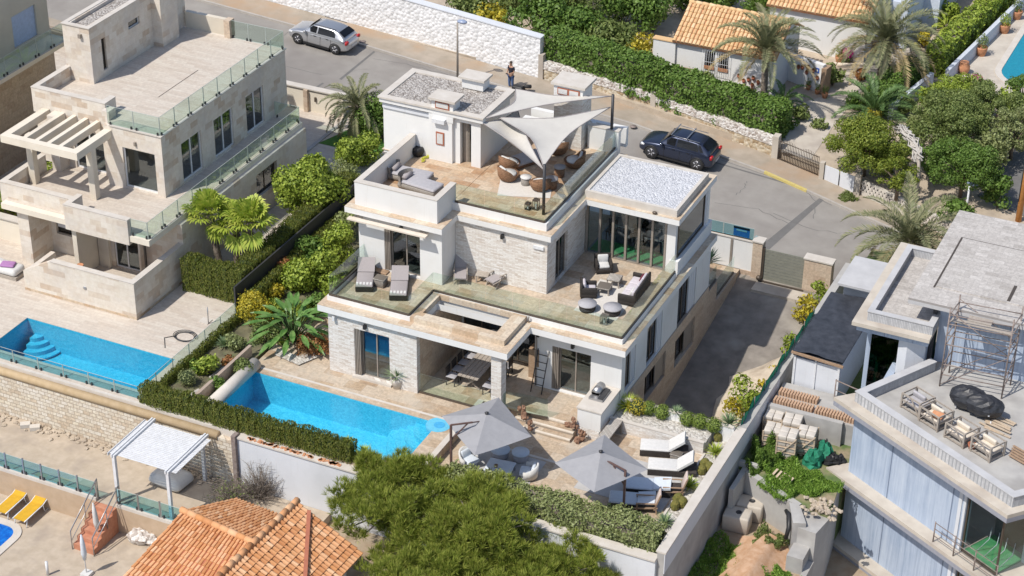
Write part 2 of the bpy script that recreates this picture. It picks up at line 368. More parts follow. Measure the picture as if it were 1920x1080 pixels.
mt['lilac'] = m_noise('pale_lilac_cushion', (.5, .46, .49), (.58, .54, .57), 8, .9, .05, 200)
mt['lblue'] = m_noise('pale_blue_cushion', (.55, .6, .66), (.62, .67, .73), 8, .9)
mt['wicker'] = m_brick('brown_wicker', [(.2, .1, .05), (.36, .2, .11), (.28, .15, .08)], (.08, .04, .02), .12, .035, .006, bump=.6, nz=.3)
mt['dwicker'] = m_brick('dark_wicker', [(.03, .025, .025), (.06, .05, .045), (.04, .033, .03)], (.015, .012, .01), .1, .03, .006, bump=.6, nz=.2)
mt['lwicker'] = m_brick('grey_wicker', [(.3, .28, .25), (.42, .4, .37), (.36, .33, .3)], (.14, .12, .1), .1, .03, .006, bump=.6, nz=.3)
mt['wood'] = m_noise('weathered_wood', (.28, .18, .11), (.4, .28, .19), 12, .75)
mt['gwood'] = m_noise('greyed_wood', (.3, .26, .22), (.42, .37, .32), 12, .85)
mt['pwood'] = m_noise('pale_crate_wood', (.42, .33, .24), (.55, .45, .34), 12, .85)
mt['terra'] = m_noise('terracotta', (.46, .2, .1), (.6, .3, .16), 5, .85)
mt['tile1'] = m_leaf('terracotta_roof_tile', [(.46, .2, .08), (.6, .3, .14), (.68, .38, .2), (.54, .25, .1), (.7, .45, .27)], .85, 0)
mt['tile2'] = m_leaf('golden_roof_tile', [(.52, .32, .16), (.68, .47, .26), (.62, .41, .21), (.73, .54, .33)], .85, 0)
mt['red'] = m_plain('red_clay', (.4, .14, .08), .8)
mt['trunk'] = m_noise('bark', (.12, .085, .06), (.24, .19, .14), 9, .95, .6, 30)
mt['ptrunk'] = m_noise('palm_bark', (.07, .055, .045), (.3, .25, .2), 9, .95, .8, 25)
mt['twig'] = m_noise('dry_twig', (.16, .13, .11), (.28, .24, .2), 9, .95)
mt['ficus'] = m_leaf('ficus_leaf', [(.05, .1, .015), (.1, .17, .03), (.15, .23, .05), (.07, .13, .02)])
mt['hedge2'] = m_leaf('sage_hedge_leaf', [(.12, .15, .05), (.2, .23, .09), (.28, .31, .14), (.15, .18, .06)])
mt['cyp'] = m_leaf('cypress_leaf', [(.07, .1, .015), (.13, .16, .03), (.2, .2, .05), (.1, .13, .02)])
mt['pine'] = m_leaf('pine_needle', [(.09, .13, .015), (.2, .25, .035), (.34, .35, .08), (.13, .18, .02)], .6, .25)
mt['olive'] = m_leaf('carob_leaf', [(.08, .12, .03), (.14, .18, .05), (.2, .24, .08), (.1, .14, .035)])
mt['lime'] = m_leaf('lime_leaf', [(.1, .15, .02), (.2, .27, .035), (.31, .37, .06), (.15, .21, .025)])
mt['yleaf'] = m_leaf('yellow_leaf', [(.3, .24, .02), (.45, .36, .03), (.2, .2, .02), (.5, .42, .06)])
mt['rleaf'] = m_leaf('russet_leaf', [(.2, .07, .03), (.32, .14, .05), (.15, .1, .03), (.25, .12, .05)])
mt['datep'] = m_leaf('date_palm_frond', [(.1, .12, .055), (.17, .18, .09), (.24, .23, .13), (.13, .15, .07)], .6, .2)
mt['dryp'] = m_leaf('dry_palm_frond', [(.22, .17, .08), (.3, .24, .13), (.26, .2, .1)], .7, .15)
mt['greenp'] = m_leaf('green_palm_frond', [(.05, .1, .03), (.09, .16, .05), (.13, .2, .07)], .5, .2)
mt['fanp'] = m_leaf('fan_palm_leaf', [(.2, .28, .035), (.32, .4, .06), (.42, .44, .09), (.25, .34, .05)], .5, .3)
mt['bleaf'] = m_leaf('banana_leaf', [(.06, .14, .03), (.1, .2, .05), (.16, .26, .08)], .4, .3)
mt['agave'] = m_leaf('agave_leaf', [(.1, .16, .09), (.17, .24, .12), (.24, .3, .14)], .5, .1)
mt['grass'] = m_leaf('grass_blade', [(.08, .16, .02), (.16, .27, .04), (.24, .36, .07)], .6, .3)
mt['lawn'] = m_noise('lawn', (.05, .14, .02), (.08, .2, .03), 6, .95, .4, 80)
mt['pink'] = m_leaf('bougainvillea_bract', [(.5, .01, .25), (.7, .03, .4), (.6, .02, .3)], .6, .3)
mt['dirtgreen'] = m_noise('mossy_ground', (.06, .11, .03), (.16, .2, .07), 1.5, .95, .5, 20, c3=(.3, .24, .16, 1), sc3=.8)
# ------------------------------------------------------------------ walls, windows, rails
def wall(mb, F, a0, a1, z0, z1, t=.25, ops=()):
    zs = sorted({z0, z1, *[o[2] for o in ops], *[o[3] for o in ops]}); xs = sorted({a0, a1, *[o[0] for o in ops], *[o[1] for o in ops]})
    for i in range(len(zs)-1):
        run = None
        for j in range(len(xs)-1):
            cx, cz = (xs[j]+xs[j+1])/2, (zs[i]+zs[i+1])/2
            hole = any(o[0] < cx < o[1] and o[2] < cz < o[3] for o in ops)
            if not hole and run is None: run = xs[j]
            if (hole or j == len(xs)-2) and run is not None:
                mb.fbox(F, run, xs[j] if hole else xs[j+1], 0, t, zs[i], zs[i+1]); run = None
            if hole: run = None
    return mb
def window(F, a0, a1, z0, z1, parent, panes=2, fm=None, gm=None, dep=.14, fr=.06, room=1.6, name='window', shutter=0, curtain=None, sill=None, label=None, rmat=None):
    fm = fm or mt['bronze']; gm = gm or mt['glassW']; m = MB(); d0, d1 = dep, dep+.07
    m.fbox(F, a0, a1, d0, d1, z0, z0+fr); m.fbox(F, a0, a1, d0, d1, z1-fr, z1)
    m.fbox(F, a0, a0+fr, d0, d1, z0+fr, z1-fr); m.fbox(F, a1-fr, a1, d0, d1, z0+fr, z1-fr)
    for i in range(1, panes):
        x = a0+(a1-a0)*i/panes; m.fbox(F, x-fr*.6, x+fr*.6, d0+.003, d1-.003, z0+fr, z1-fr)
    o = m.build(name, fm, parent)
    if label: o['label'] = label
    for i in range(panes):
        g = MB(); x0 = a0+(a1-a0)*i/panes+fr*.6; x1 = a0+(a1-a0)*(i+1)/panes-fr*.6
        g.fbox(F, x0, x1, d0+.03, d0+.04, z0+fr, z1-fr); g.build('pane', gm, o)
    if room:
        r = MB(); e = d1+.01; D = e+room
        for q in ((a0, a1, D, D+.03, z0, z1), (a0-.03, a0, e, D, z0, z1), (a1, a1+.03, e, D, z0, z1), (a0-.03, a1+.03, e, D, z1, z1+.03), (a0-.03, a1+.03, e, D, z0-.03, z0)): r.fbox(F, *q)
        r.build('interior', rmat or mt['intr'], o)
    if curtain:
        c = MB(); n = 14; w_ = (a1-a0)*curtain
        pts = [(a0+.08+w_*i/n, d1+.12+.05*(i % 2)) for i in range(n+1)]
        vs = [F.m(a, d, z0+.05) for a, d in pts]+[F.m(a, d, z1-.08) for a, d in pts]
        c.add(vs, [(i, i+1, n+2+i, n+1+i) for i in range(n)]); c.build('curtain', mt['curtain'], o)
    if shutter:                                                    # folded shutter stack standing at the left jamb
        s_ = MB()
        for i in range(4): s_.fbox(F, a0-shutter+i*shutter/4+.01, a0-shutter+(i+1)*shutter/4-.02, .02, .2, z0+.02, z1-.02)
        s_.build('folded_shutter', mt['taupe'], parent)
    if sill: q = MB(); q.fbox(F, a0-.05, a1+.05, -.05, dep+.02, z0-.05, z0-.003); q.build('sill', mt[sill], o)
    return o
def rail(pts, z, parent, h=.95, gm='glassR', step=1.35, base='bronze', bh=.09, bw=.07, clamps=False, name='glass_railing', th=.016):
    b = MB(); zf = z if callable(z) else (lambda x, y: z)
    for i in range(len(pts)-1):
        p, q = pts[i], pts[i+1]
        if not clamps: b.bar((p[0], p[1], zf(*p)+bh/2), (q[0], q[1], zf(*q)+bh/2), bw, bh)
        else:
            L = math.hypot(q[0]-p[0], q[1]-p[1]); n = max(1, round(L/step))
            for k in range(n):
                for s in (.1, .9):
                    t = (k+s)/n; x, y = p[0]+(q[0]-p[0])*t, p[1]+(q[1]-p[1])*t; b.box(x-.035, y-.035, zf(x, y), x+.035, y+.035, zf(x, y)+.14)
    o = b.build(name, mt[base], parent)
    for i in range(len(pts)-1):
        p, q = pts[i], pts[i+1]; L = math.hypot(q[0]-p[0], q[1]-p[1]); n = max(1, round(L/step)); d = ((q[0]-p[0])/L, (q[1]-p[1])/L)
        for k in range(n):
            s0, s1 = L*k/n+.012, L*(k+1)/n-.012
            g = MB(); A = (p[0]+d[0]*s0, p[1]+d[1]*s0); B = (p[0]+d[0]*s1, p[1]+d[1]*s1); nx, ny = -d[1]*th/2, d[0]*th/2
            za, zb = zf(*A)+.03, zf(*B)+.03
            g.hexa([(A[0]+nx, A[1]+ny, za), (A[0]-nx, A[1]-ny, za), (B[0]-nx, B[1]-ny, zb), (B[0]+nx, B[1]+ny, zb),
                    (A[0]+nx, A[1]+ny, za+h), (A[0]-nx, A[1]-ny, za+h), (B[0]-nx, B[1]-ny, zb+h), (B[0]+nx, B[1]+ny, zb+h)])
            g.build('glass_pane', mt[gm], o)
            e = MB(); ew = .005 if gm == 'glassR' else .011
            for s0_, s1_ in ((s0-.006, s0+ew), (s1-ew, s1+.006)):
                a_ = (p[0]+d[0]*s0_, p[1]+d[1]*s0_); b_ = (p[0]+d[0]*s1_, p[1]+d[1]*s1_); e.hexa([(a_[0]+nx*1.3, a_[1]+ny*1.3, za), (a_[0]-nx*1.3, a_[1]-ny*1.3, za), (b_[0]-nx*1.3, b_[1]-ny*1.3, zb), (b_[0]+nx*1.3, b_[1]+ny*1.3, zb), (a_[0]+nx*1.3, a_[1]+ny*1.3, za+h), (a_[0]-nx*1.3, a_[1]-ny*1.3, za+h), (b_[0]-nx*1.3, b_[1]-ny*1.3, zb+h), (b_[0]+nx*1.3, b_[1]+ny*1.3, zb+h)])
            if gm != 'glassR': e.bar((A[0], A[1], za+h+.004), (B[0], B[1], zb+h+.004), th*1.2, .006 if gm == 'glassR' else .014); e._build('glass_edge', mt['gedge'], o)
    return o
def slab(mb, poly, z0, z1): return mb.prism(poly, z0, z1)
def frame_ring(mb, x0, y0, x1, y1, w_, z0, z1):                  # rectangular parapet ring
    mb.box(x0, y0, z0, x1, y0+w_, z1); mb.box(x0, y1-w_, z0, x1, y1, z1); mb.box(x0, y0+w_, z0, x0+w_, y1-w_, z1); mb.box(x1-w_, y0+w_, z0, x1, y1-w_, z1)
# ------------------------------------------------------------------ foliage
RS = np.random.RandomState(7)
def rdir(n):
    v = RS.normal(size=(n, 3)); return v/np.linalg.norm(v, axis=1)[:, None]
def leaves(Pn, N, ln, wd, up=0.0):
    """diamond leaves centred at Pn, roughly facing N"""
    n = len(Pn); t = RS.normal(size=(n, 3)); t -= (t*N).sum(1)[:, None]*N; t[:, 2] += up; t /= np.linalg.norm(t, axis=1)[:, None]+1e-9
    b = np.cross(N, t); b /= np.linalg.norm(b, axis=1)[:, None]+1e-9
    s = RS.uniform(.7, 1.25, (n, 1)); A = t*ln*s/2; B = b*wd*s/2
    V = np.stack([Pn-A, Pn-B+N*ln*.08, Pn+A, Pn+B+N*ln*.08], 1).reshape(-1, 3); F = np.arange(4*n).reshape(n, 4)
    return V, F
def join(parts):
    Vs, Fs, o = [], [], 0
    for V, F in parts: Vs.append(V); Fs.append(F+o); o += len(V)
    return np.concatenate(Vs), np.concatenate(Fs)
def clumps_mesh(cl, dens, ln, wd, shell=.55, jit=.9, up=0.0):
    out = []
    for (cx, cy, cz, rx, ry, rz_) in cl:
        n = max(8, int(dens*(rx*ry+rx*rz_+ry*rz_)/3*12)); d = rdir(n); r = shell+(1.04-shell)*RS.uniform(size=(n, 1))**.6
        Pn = np.array([cx, cy, cz])+d*r*np.array([rx, ry, rz_])*(1+.08*RS.normal(size=(n, 1))); N = d+jit*RS.normal(size=(n, 3))*.6; N /= np.linalg.norm(N, axis=1)[:, None]
        out.append(leaves(Pn, N, ln, wd, up))
    return join(out)
def crown_clumps(c, R, H, n, seed, cr=.38, flat=.8):
    rs = random.Random(seed); out = []
    for i in range(n):
        a = rs.uniform(0, 6.283); q = rs.uniform(0, 1)**.5; ph = rs.uniform(-.5, 1)
        k = R*cr*rs.uniform(.7, 1.25); rr = (R-k*.6)*q*math.sqrt(max(0, 1-ph*ph*.6))
        out.append((c[0]+rr*math.cos(a), c[1]+rr*math.sin(a), c[2]+H*.5*ph, k, k, k*flat))
    return out
def tree(name, label, cat, base, R, H, n, mat, dens=60, ln=.16, wd=.1, ch=None, seed=1, lean=(0, 0), trunk='trunk', cr=.38, flat=.8, tr=.12, group=None, core=True, up=0.0, squash=(1, 1)):
    """base point, crown radius R, crown thickness H, crown centre height ch"""
    ch = ch if ch is not None else H*.5+.6
    t = thing(name, label, cat, base, 0, group); rs = random.Random(seed)
    c = (base[0]+lean[0], base[1]+lean[1], base[2]+ch); cl = crown_clumps(c, R, H, n, seed, cr, flat)
    cl = [(c[0]+(x-c[0])*squash[0], c[1]+(y-c[1])*squash[1], z, a, b, q) for x, y, z, a, b, q in cl]
    m = MB(); m.tube([base, ((base[0]+c[0])/2+rs.uniform(-.1, .1), (base[1]+c[1])/2, base[2]+ch*.45), (c[0], c[1], c[2]+H*.1)], [tr, tr*.8, tr*.35], 8)
    for x, y, z, *_ in cl[:min(len(cl), 16)]:
        m.tube([(base[0]+(c[0]-base[0])*.5, base[1]+(c[1]-base[1])*.5, base[2]+ch*.45), ((c[0]+x)/2, (c[1]+y)/2, (c[2]+z)/2-H*.08), (x, y, z)], [tr*.5, tr*.32, tr*.12], 5)
    m.build('trunk', mt[trunk], t)
    V, F = clumps_mesh(cl, dens, ln, wd, up=up)
    npmesh('crown', V, F, mt[mat], t)
    return t
def box_leaves(F, a0, a1, d0, d1, z0, z1, dens, ln, wd, zf=None, up=0., top=1., jit=.06, bm=1.):
    """leaves over the skin of a box hedge described in facade coordinates"""
    out = []; zf = zf or (lambda a: 0)
    A, D, Z = a1-a0, d1-d0, z1-z0
    for (area, fn, nn) in ((A*Z, lambda u, v: (a0+A*u, d0+0*u, z0+Z*v), (0, -1, 0)), (A*Z, lambda u, v: (a0+A*u, d1+0*u, z0+Z*v), (0, 1, 0)),
                           (D*Z, lambda u, v: (a0+0*u, d0+D*u, z0+Z*v), (-1, 0, 0)), (D*Z, lambda u, v: (a1+0*u, d0+D*u, z0+Z*v), (1, 0, 0)),
                           (A*D*top, lambda u, v: (a0+A*u, d0+D*v, z1+0*u), (0, 0, 1))):
        n = int(area*dens)
        if n < 1: continue
        a, d, z = fn(RS.uniform(size=n), RS.uniform(size=n)); bump_ = .10*np.sin(a*2.3+z*3.1)+.07*np.sin(a*5.7+d*4)+.05*np.sin(z*7+a); bump_ = bump_*bm
        a = a+nn[0]*bump_+RS.normal(size=n)*jit; d = d+nn[1]*bump_+RS.normal(size=n)*jit; z = z+nn[2]*bump_*.8+RS.normal(size=n)*jit
        z = z+np.array([zf(q) for q in a])
        X = F.p[0]+F.d[0]*a+F.i[0]*d; Y = F.p[1]+F.d[1]*a+F.i[1]*d; Pn = np.stack([X, Y, z], 1)
        N0 = np.array([F.d[0]*nn[0]+F.i[0]*nn[1], F.d[1]*nn[0]+F.i[1]*nn[1], nn[2]]); N = N0+RS.normal(size=(n, 3))*.55; N /= np.linalg.norm(N, axis=1)[:, None]
        out.append(leaves(Pn, N, ln, wd, up))
    return join(out)
def hedge(name, label, F, a0, a1, d0, d1, z0, z1, mat, dens=420, ln=.13, wd=.08, zf=None, up=0., group=None, cat='hedge', jit=.06):
    o = F.m((a0+a1)/2, (d0+d1)/2, z0+(zf((a0+a1)/2) if zf else 0)); t = thing(name, label, cat, o, 0, group)
    m = MB(); e = .14; n = 8; zf = zf or (lambda a: 0)
    for i in range(n):
        A, B = a0+e+(a1-a0-2*e)*i/n, a0+e+(a1-a0-2*e)*(i+1)/n
        q = [F.m(A, d0+e, z0+zf(A)), F.m(B, d0+e, z0+zf(B)), F.m(B, d1-e, z0+zf(B)), F.m(A, d1-e, z0+zf(A))]
        m.hexa(q+[(p[0], p[1], z1-e+zf(k)) for p, k in zip(q, (A, B, B, A))])
    m.build('branches', mt['twig'], t)
    V, F_ = box_leaves(F, a0, a1, d0, d1, z0, z1, dens, ln, wd, zf, up, jit=jit); npmesh('foliage', V, F_, mt[mat], t)
    return t
def frond(L, droop, nl, lw, ll, az, el, base, curl=.0, fold=.5):
    """one pinnate frond; returns verts / quad faces"""
    base = np.array(base); h = np.array([math.cos(az), math.sin(az), 0]); side = np.array([-h[1], h[0], 0]); ks = np.linspace(0, 1, nl+2)
    e = el-droop*ks**1.4; dx = np.cumsum(np.cos(e))*L/len(ks); dz = np.cumsum(np.sin(e))*L/len(ks)
    C = base+h*dx[:, None]+np.array([0, 0, 1])*dz[:, None]+side*(curl*ks**2*L)[:, None]
    V = []; F = []
    T = np.gradient(C, axis=0); T /= np.linalg.norm(T, axis=1)[:, None]; U = np.cross(T, side); U /= np.linalg.norm(U, axis=1)[:, None]; U = np.where(U[:, 2:3] < 0, -U, U)
    w0 = .03
    for i in range(len(ks)-1):                                     # rachis ribbon
        n = len(V); a, b = w0*(1-ks[i]*.8), w0*(1-ks[i+1]*.8); V += [C[i]-side*a, C[i]+side*a, C[i+1]+side*b, C[i+1]-side*b]; F.append((n, n+1, n+2, n+3))
    for i in range(1, len(ks)):
        k = ks[i]; l = ll*math.sin(math.pi*(.12+.83*k))**.7*RS.uniform(.85, 1.1)
        if l <= 0.02: continue
        for s in (-1, 1):
            d = side*s*.8+T[i]*.75+U[i]*fold*RS.uniform(.4, 1.1)-np.array([0, 0, .25*k]); d /= np.linalg.norm(d); n = len(V); w_ = T[i]*lw/2
            V += [C[i]-w_, C[i]+d*l*.5-w_*.9, C[i]+d*l-np.array([0, 0, l*.12]), C[i]+d*l*.5+w_*.9]; F.append((n, n+1, n+2, n+3))
    return np.array(V), np.array(F)
def date_palm(name, label, base, H, L, nf, mat='datep', seed=1, lean=(0, 0), tr=.22, group=None, dry=.2, els=(-.5, 1.35), nl=34, ll=.42, droop=1.5, cat='palm tree', fruit=False, lw=.085):
    global RS
    t = thing(name, label, cat, base, 0, group); rs = random.Random(seed); top = (base[0]+lean[0], base[1]+lean[1], base[2]+H)
    m = MB(); n = max(6, int(H/.13)); pts = []; rr = []
    for i in range(n+1):
        k = i/n; pts.append((base[0]+lean[0]*k**1.3, base[1]+lean[1]*k**1.3, base[2]+H*k)); rr.append(tr*(1.12-.25*k)*(1.1 if i % 2 else .93))
    m.tube(pts, rr, 11); m.build('trunk', mt['ptrunk'], t)
    out = []; od = []
    for i in range(nf):
        k = (i+.5)/nf; el = els[1]+(els[0]-els[1])*k; az = i*2.399+rs.uniform(-.2, .2); LL = L*rs.uniform(.85, 1.08)*(1 if k > .12 else .8)
        q = frond(LL, droop*rs.uniform(.8, 1.15)*(.6+.6*(1-abs(k-.5))), nl, lw, ll*L/3, az, el, (top[0]+.12*math.cos(az), top[1]+.12*math.sin(az), top[2]-.25*k), rs.uniform(-.16, .16), .8)
        (od if k > 1-dry else out).append(q)
    V, F = join(out); npmesh('fronds', V, F, mt[mat], t)
    if od: V, F = join(od); npmesh('dry_fronds', V, F, mt['dryp'], t)
    if fruit:
        f = MB()
        for i in range(9):
            a = i*.7; f.ball((top[0]+.35*math.cos(a), top[1]+.35*math.sin(a), top[2]-.15), .2, .2, .22, 8, 6, .2, i)
        f.build('fruit_cluster', mt['yleaf'], t)
    return t
def fan_leaf(c, d, R, n=22, cup=.25):
    """costapalmate leaf: pleated segments radiating from c around direction d"""
    d = np.array(d, float); d /= np.linalg.norm(d); s = np.cross(d, [0, 0, 1]); s /= np.linalg.norm(s)+1e-9; u = np.cross(s, d); V = []; F = []
    for i in range(n):
        th = -2.1+4.2*(i+.5)/n; dr = d*math.cos(th)+s*math.sin(th); e = dr+u*cup*(1 if i % 2 else .55); e /= np.linalg.norm(e)
        w_ = (-d*math.sin(th)+s*math.cos(th)); l = R*(1-.12*abs(th))*RS.uniform(.93, 1.05); k = len(V); hw = R*.75*.5*4.2/n
        V += [c, c+e*l*.72-w_*hw, c+e*l-np.array([0, 0, l*.22]), c+e*l*.72+w_*hw]; F.append((k, k+1, k+2, k+3))
    return np.array(V), np.array(F)
def fan_palm(name, label, base, H, R, nl, seed, lean=(0, 0), group=None, leaf=.75, tr=.17):
    t = thing(name, label, 'palm tree', base, 0, group); rs = random.Random(seed); top = np.array([base[0]+lean[0], base[1]+lean[1], base[2]+H])
    m = MB(); n = max(6, int(H/.12)); m.tube([(base[0]+lean[0]*i/n, base[1]+lean[1]*i/n, base[2]+H*i/n) for i in range(n+1)], [tr*(1.15-.2*i/n)*(1.1 if i % 2 else .93) for i in range(n+1)], 10); m.build('trunk', mt['red_trunk'] if 'red_trunk' in mt else mt['ptrunk'], t)
    out = []; st = MB()
    for i in range(nl):
        k = (i+.5)/nl; el = 1.45-1.5*k if i < nl-3 else -.7; az = i*2.399+rs.uniform(-.25, .25); L = R*rs.uniform(.8, 1.1); h = np.array([math.cos(az), math.sin(az), 0])
        e = h*math.cos(el)+np.array([0, 0, math.sin(el)]); c = top+e*L-np.array([0, 0, .25*L*(k)]); out.append(fan_leaf(c-e*.15, h*math.cos(el-.12)+np.array([0, 0, math.sin(el-.12)]), leaf*rs.uniform(.85, 1.1)))
        st.tube([top, top+e*L*.6, c], [.03, .022, .016], 4)
    st.build('leaf_stalks', mt['fanp'], t); V, F = join(out); npmesh('fans', V, F, mt['fanp'], t)
    return t
def spiky(name, label, base, R, n, mat, seed=1, w_=.06, up=.5, group=None, cat='plant', stem=0, H=0):
    """rosette of stiff sword leaves (yucca, agave, cycad)"""
    t = thing(name, label, cat, base, 0, group); rs = random.Random(seed); V = []; F = []
    c = np.array([base[0], base[1], base[2]+H+.05])
    for i in range(n):
        az = i*2.399; el = (.1+1.35*((i+.5)/n))*(1-up)+up*rs.uniform(.2, 1.4); L = R*rs.uniform(.8, 1.1); h = np.array([math.cos(az)*math.cos(el), math.sin(az)*math.cos(el), math.sin(el)])
        s = np.array([-math.sin(az), math.cos(az), 0])*w_*.5; k = len(V); V += [c-s*.6, c+h*L*.45-s, c+h*L-np.array([0, 0, .12*L]), c+h*L*.45+s, c+s*.6]
        F.append((k, k+1, k+3, k+4)); F.append((k+1, k+2, k+2, k+3))
    F = [f for f in F]; m = MB()
    m.v = [tuple(v) for v in V]; m.f = [tuple(dict.fromkeys(f)) for f in F]; m.sm = [False]*len(m.f); m.build('leaves', mt[mat], t)
    q = MB(); q.tube([base, (base[0], base[1], base[2]+H+.08)], [.06 if H else .04, .05], 7); q.build('stem', mt['ptrunk'], t)
    return t
def shrub(name, label, base, R, H, mat, dens=110, ln=.09, wd=.06, seed=1, n=6, cr=.6, group=None, cat='shrub', rnd=False, ry=None, up=0.):
    t = thing(name, label, cat, base, 0, group); rs = random.Random(seed)
    cl = [(base[0], base[1], base[2]+H*.5, R, ry or R, H*.52)] if rnd else crown_clumps((base[0], base[1], base[2]+H*.55), R, H, n, seed, cr, .8)
    if ry and not rnd: cl = [(x, base[1]+(y-base[1])*ry/R, z, a, b, c) for x, y, z, a, b, c in cl]
    V, F = clumps_mesh(cl, dens, ln, wd, .86 if rnd else .5, .5 if rnd else .9, up=up); npmesh('foliage', V, F, mt[mat], t)
    if rnd: q = MB(); q.ball((base[0], base[1], base[2]+H*.5), R*.8, (ry or R)*.8, H*.42, 10, 7); q.build('dark_core', mt['cypcore'], t)  # solid dark ball stands in for the shade among the leaves
    m = MB()
    for i in range(5): a = i*1.26; m.tube([base, (base[0]+R*.5*math.cos(a), base[1]+R*.5*math.sin(a), base[2]+H*.6)], [.035, .015], 5)
    m.build('stems', mt['twig'], t)
    return t
def canal_tiles(p00, p10, p11, p01, tw=.24, tl=.38, r=.1, jit=.3, gap=.0):
    """barrel tiles; p00-p10 along the eave, p01-p11 along the ridge. returns MB"""
    m = MB(); p00, p10, p11, p01 = [Vector(p) for p in (p00, p10, p11, p01)]; W1 = (p10-p00).length; L = ((p01-p00).length+(p11-p10).length)/2
    nx = max(1, round(max(W1, (p11-p01).length)/tw)); ny = max(1, round(L/tl)); rs = random.Random(int(W1*100)); nn = (p10-p00).cross(p01-p00).normalized()
    if nn.z < 0: nn = -nn
    def S(u, v): return p00*(1-u)*(1-v)+p10*u*(1-v)+p11*u*v+p01*(1-u)*v
    K = 5
    for i in range(nx):
        for j in range(ny):
            u = (i+.5)/nx; v0 = j/ny; v1 = (j+1.18)/ny; a = S(u, v0); b = S(u, min(v1, 1.0)); w0 = (S((i+1)/nx, v0)-S(i/nx, v0)); wd_ = w0.length*.46; w0.normalize()
            k = rs.uniform(-1, 1)*jit*.06; vs = []
            for (c, rr, h) in ((a, 1.0, .035), (b, .82, .0)):
                for q in range(K):
                    th = math.pi*q/(K-1); vs.append(c+w0*(math.cos(th)*wd_*rr+k)+nn*(math.sin(th)*r*rr+h))
            m.add(vs, [(q, q+1, K+q+1, K+q) for q in range(K-1)]+[tuple(range(K-1, -1, -1))])
    m2 = MB(); m2.hexa([p00-nn*.12, p10-nn*.12, p11-nn*.12, p01-nn*.12, p00-nn*.0, p10-nn*.0, p11-nn*.0, p01-nn*.0])
    return m, m2
# ------------------------------------------------------------------ ground, street, terraces
XW = 12.9
def street_y_near(x): return 22.6 if x > 4 else 23.4
g = MB(); g.add([(-260, -260, -6.2), (260, -260, -6.2), (260, 260, -6.2), (-260, 260, -6.2)], [(0, 1, 2, 3)]); struct(g.build('ground', mt['earth']))
far = [(-60, 31.5), (-27, 31.5), (-17, 31.4), (-7, 30.9), (2.3, 30.6), (10.9, 29.2), (18.2, 27), (26, 24.2), (60, 11)]
def fary(x):
    for (a, b), (c, d) in zip(far, far[1:]):
        if a <= x <= c: return b+(d-b)*(x-a)/(c-a)
    return far[-1][1]
near = [(-60, 24.4), (-20, 24.4), (-11.9, 24.0), (2, 22.6), (9.5, 20.6), (18.5, 19.3), (26, 16), (60, 3)]
def neary(x):
    for (a, b), (c, d) in zip(near, near[1:]):
        if a <= x <= c: return b+(d-b)*(x-a)/(c-a)
    return near[-1][1]
xs = [-60, -27, -17, -12, -7, -2, 2.3, 6, 9.5, 11, 14, 18.2, 22, 26, 35, 60]
def strip(f0, f1, dz, x0=-60, x1=60):
    m = MB(); X = [x for x in xs if x0 < x < x1]; X = [x0]+X+[x1]
    vs = []
    for x in X: vs += [(x, f0(x), rz(x)+dz), (x, f1(x), rz(x)+dz)]
    m.add(vs, [(2*i, 2*i+2, 2*i+3, 2*i+1) for i in range(len(X)-1)]); return m
def solid_strip(f0, f1, d0, d1, x0=-60, x1=60):
    m = MB(); X = [x0]+[x for x in xs if x0 < x < x1]+[x1]
    for a, b in zip(X, X[1:]):
        m.hexa([(a, f0(a), rz(a)+d0), (b, f0(b), rz(b)+d0), (b, f1(b), rz(b)+d0), (a, f1(a), rz(a)+d0), (a, f0(a), rz(a)+d1), (b, f0(b), rz(b)+d1), (b, f1(b), rz(b)+d1), (a, f1(a), rz(a)+d1)])
    return m
struct(strip(lambda x: neary(x)-(1.0 if x < 4 else .2), lambda x: fary(x)+.05, -.002).build('road', mt['asph']))
struct(solid_strip(lambda x: fary(x), lambda x: fary(x)+.14, -.2, .125).build('kerb', mt['kerb']))
struct(solid_strip(lambda x: fary(x)+.14, lambda x: fary(x)+2.2, -.2, .12).build('pavement', mt['walk']))
struct(solid_strip(lambda x: neary(x)-.9, lambda x: neary(x)+.0, -.2, .1, -60, 9.5).build('pavement', mt['walk']))
def road_patch(pix, mat, name='road_patch', dz=.003):
    m = MB(); m.flat([tuple(PR(u, v))[:2] for u, v in pix], lambda x, y: rz(x)+dz); return struct(m.build(name, mt[mat]))
road_patch([(1538, 370), (1548, 372), (1440, 470), (1425, 462)], 'asph2')
for pts in (((1352, 300), (1440, 330), (1500, 352), (1560, 385)), ((1400, 340), (1395, 352), (1380, 366)), ((1450, 400), (1520, 430), (1600, 440)), ((520, 120), (600, 140), (690, 130)), ((540, 60), (500, 90), (480, 130)), ((1500, 345), (1530, 380), (1525, 410)), ((700, 110), (760, 120), (840, 140)), ((1340, 380), (1420, 392), (1480, 420))):
    m = MB(); L_p = [PR(*q) for q in pts]; o_ = []
    for k, (a, b) in enumerate(zip(L_p, L_p[1:])):
        for s in range(5): c = a.lerp(b, s/5); o_.append((c.x+.06*math.sin(s*2.4+k), c.y+.07*math.sin(s*3.1+k*2)))
    o_.append(tuple(L_p[-1])[:2])
    for a, b in zip(o_, o_[1:]): m.add([(a[0]-.015, a[1]-.018, rz(a[0])+.004), (b[0]-.015, b[1]-.018, rz(b[0])+.004), (b[0]+.015, b[1]+.018, rz(b[0])+.004), (a[0]+.015, a[1]+.018, rz(a[0])+.004)], [(0, 1, 2, 3)])
    struct(m.build('road_crack', mt['asph2']))
road_patch([(604, 155), (608, 156), (570, 182), (566, 180)], 'asph2')
road_patch([(700, 96), (704, 97), (640, 150), (636, 148)], 'asph2')
road_patch([(1330, 300), (1500, 350), (1498, 352), (1328, 302)], 'asph2', dz=.004)
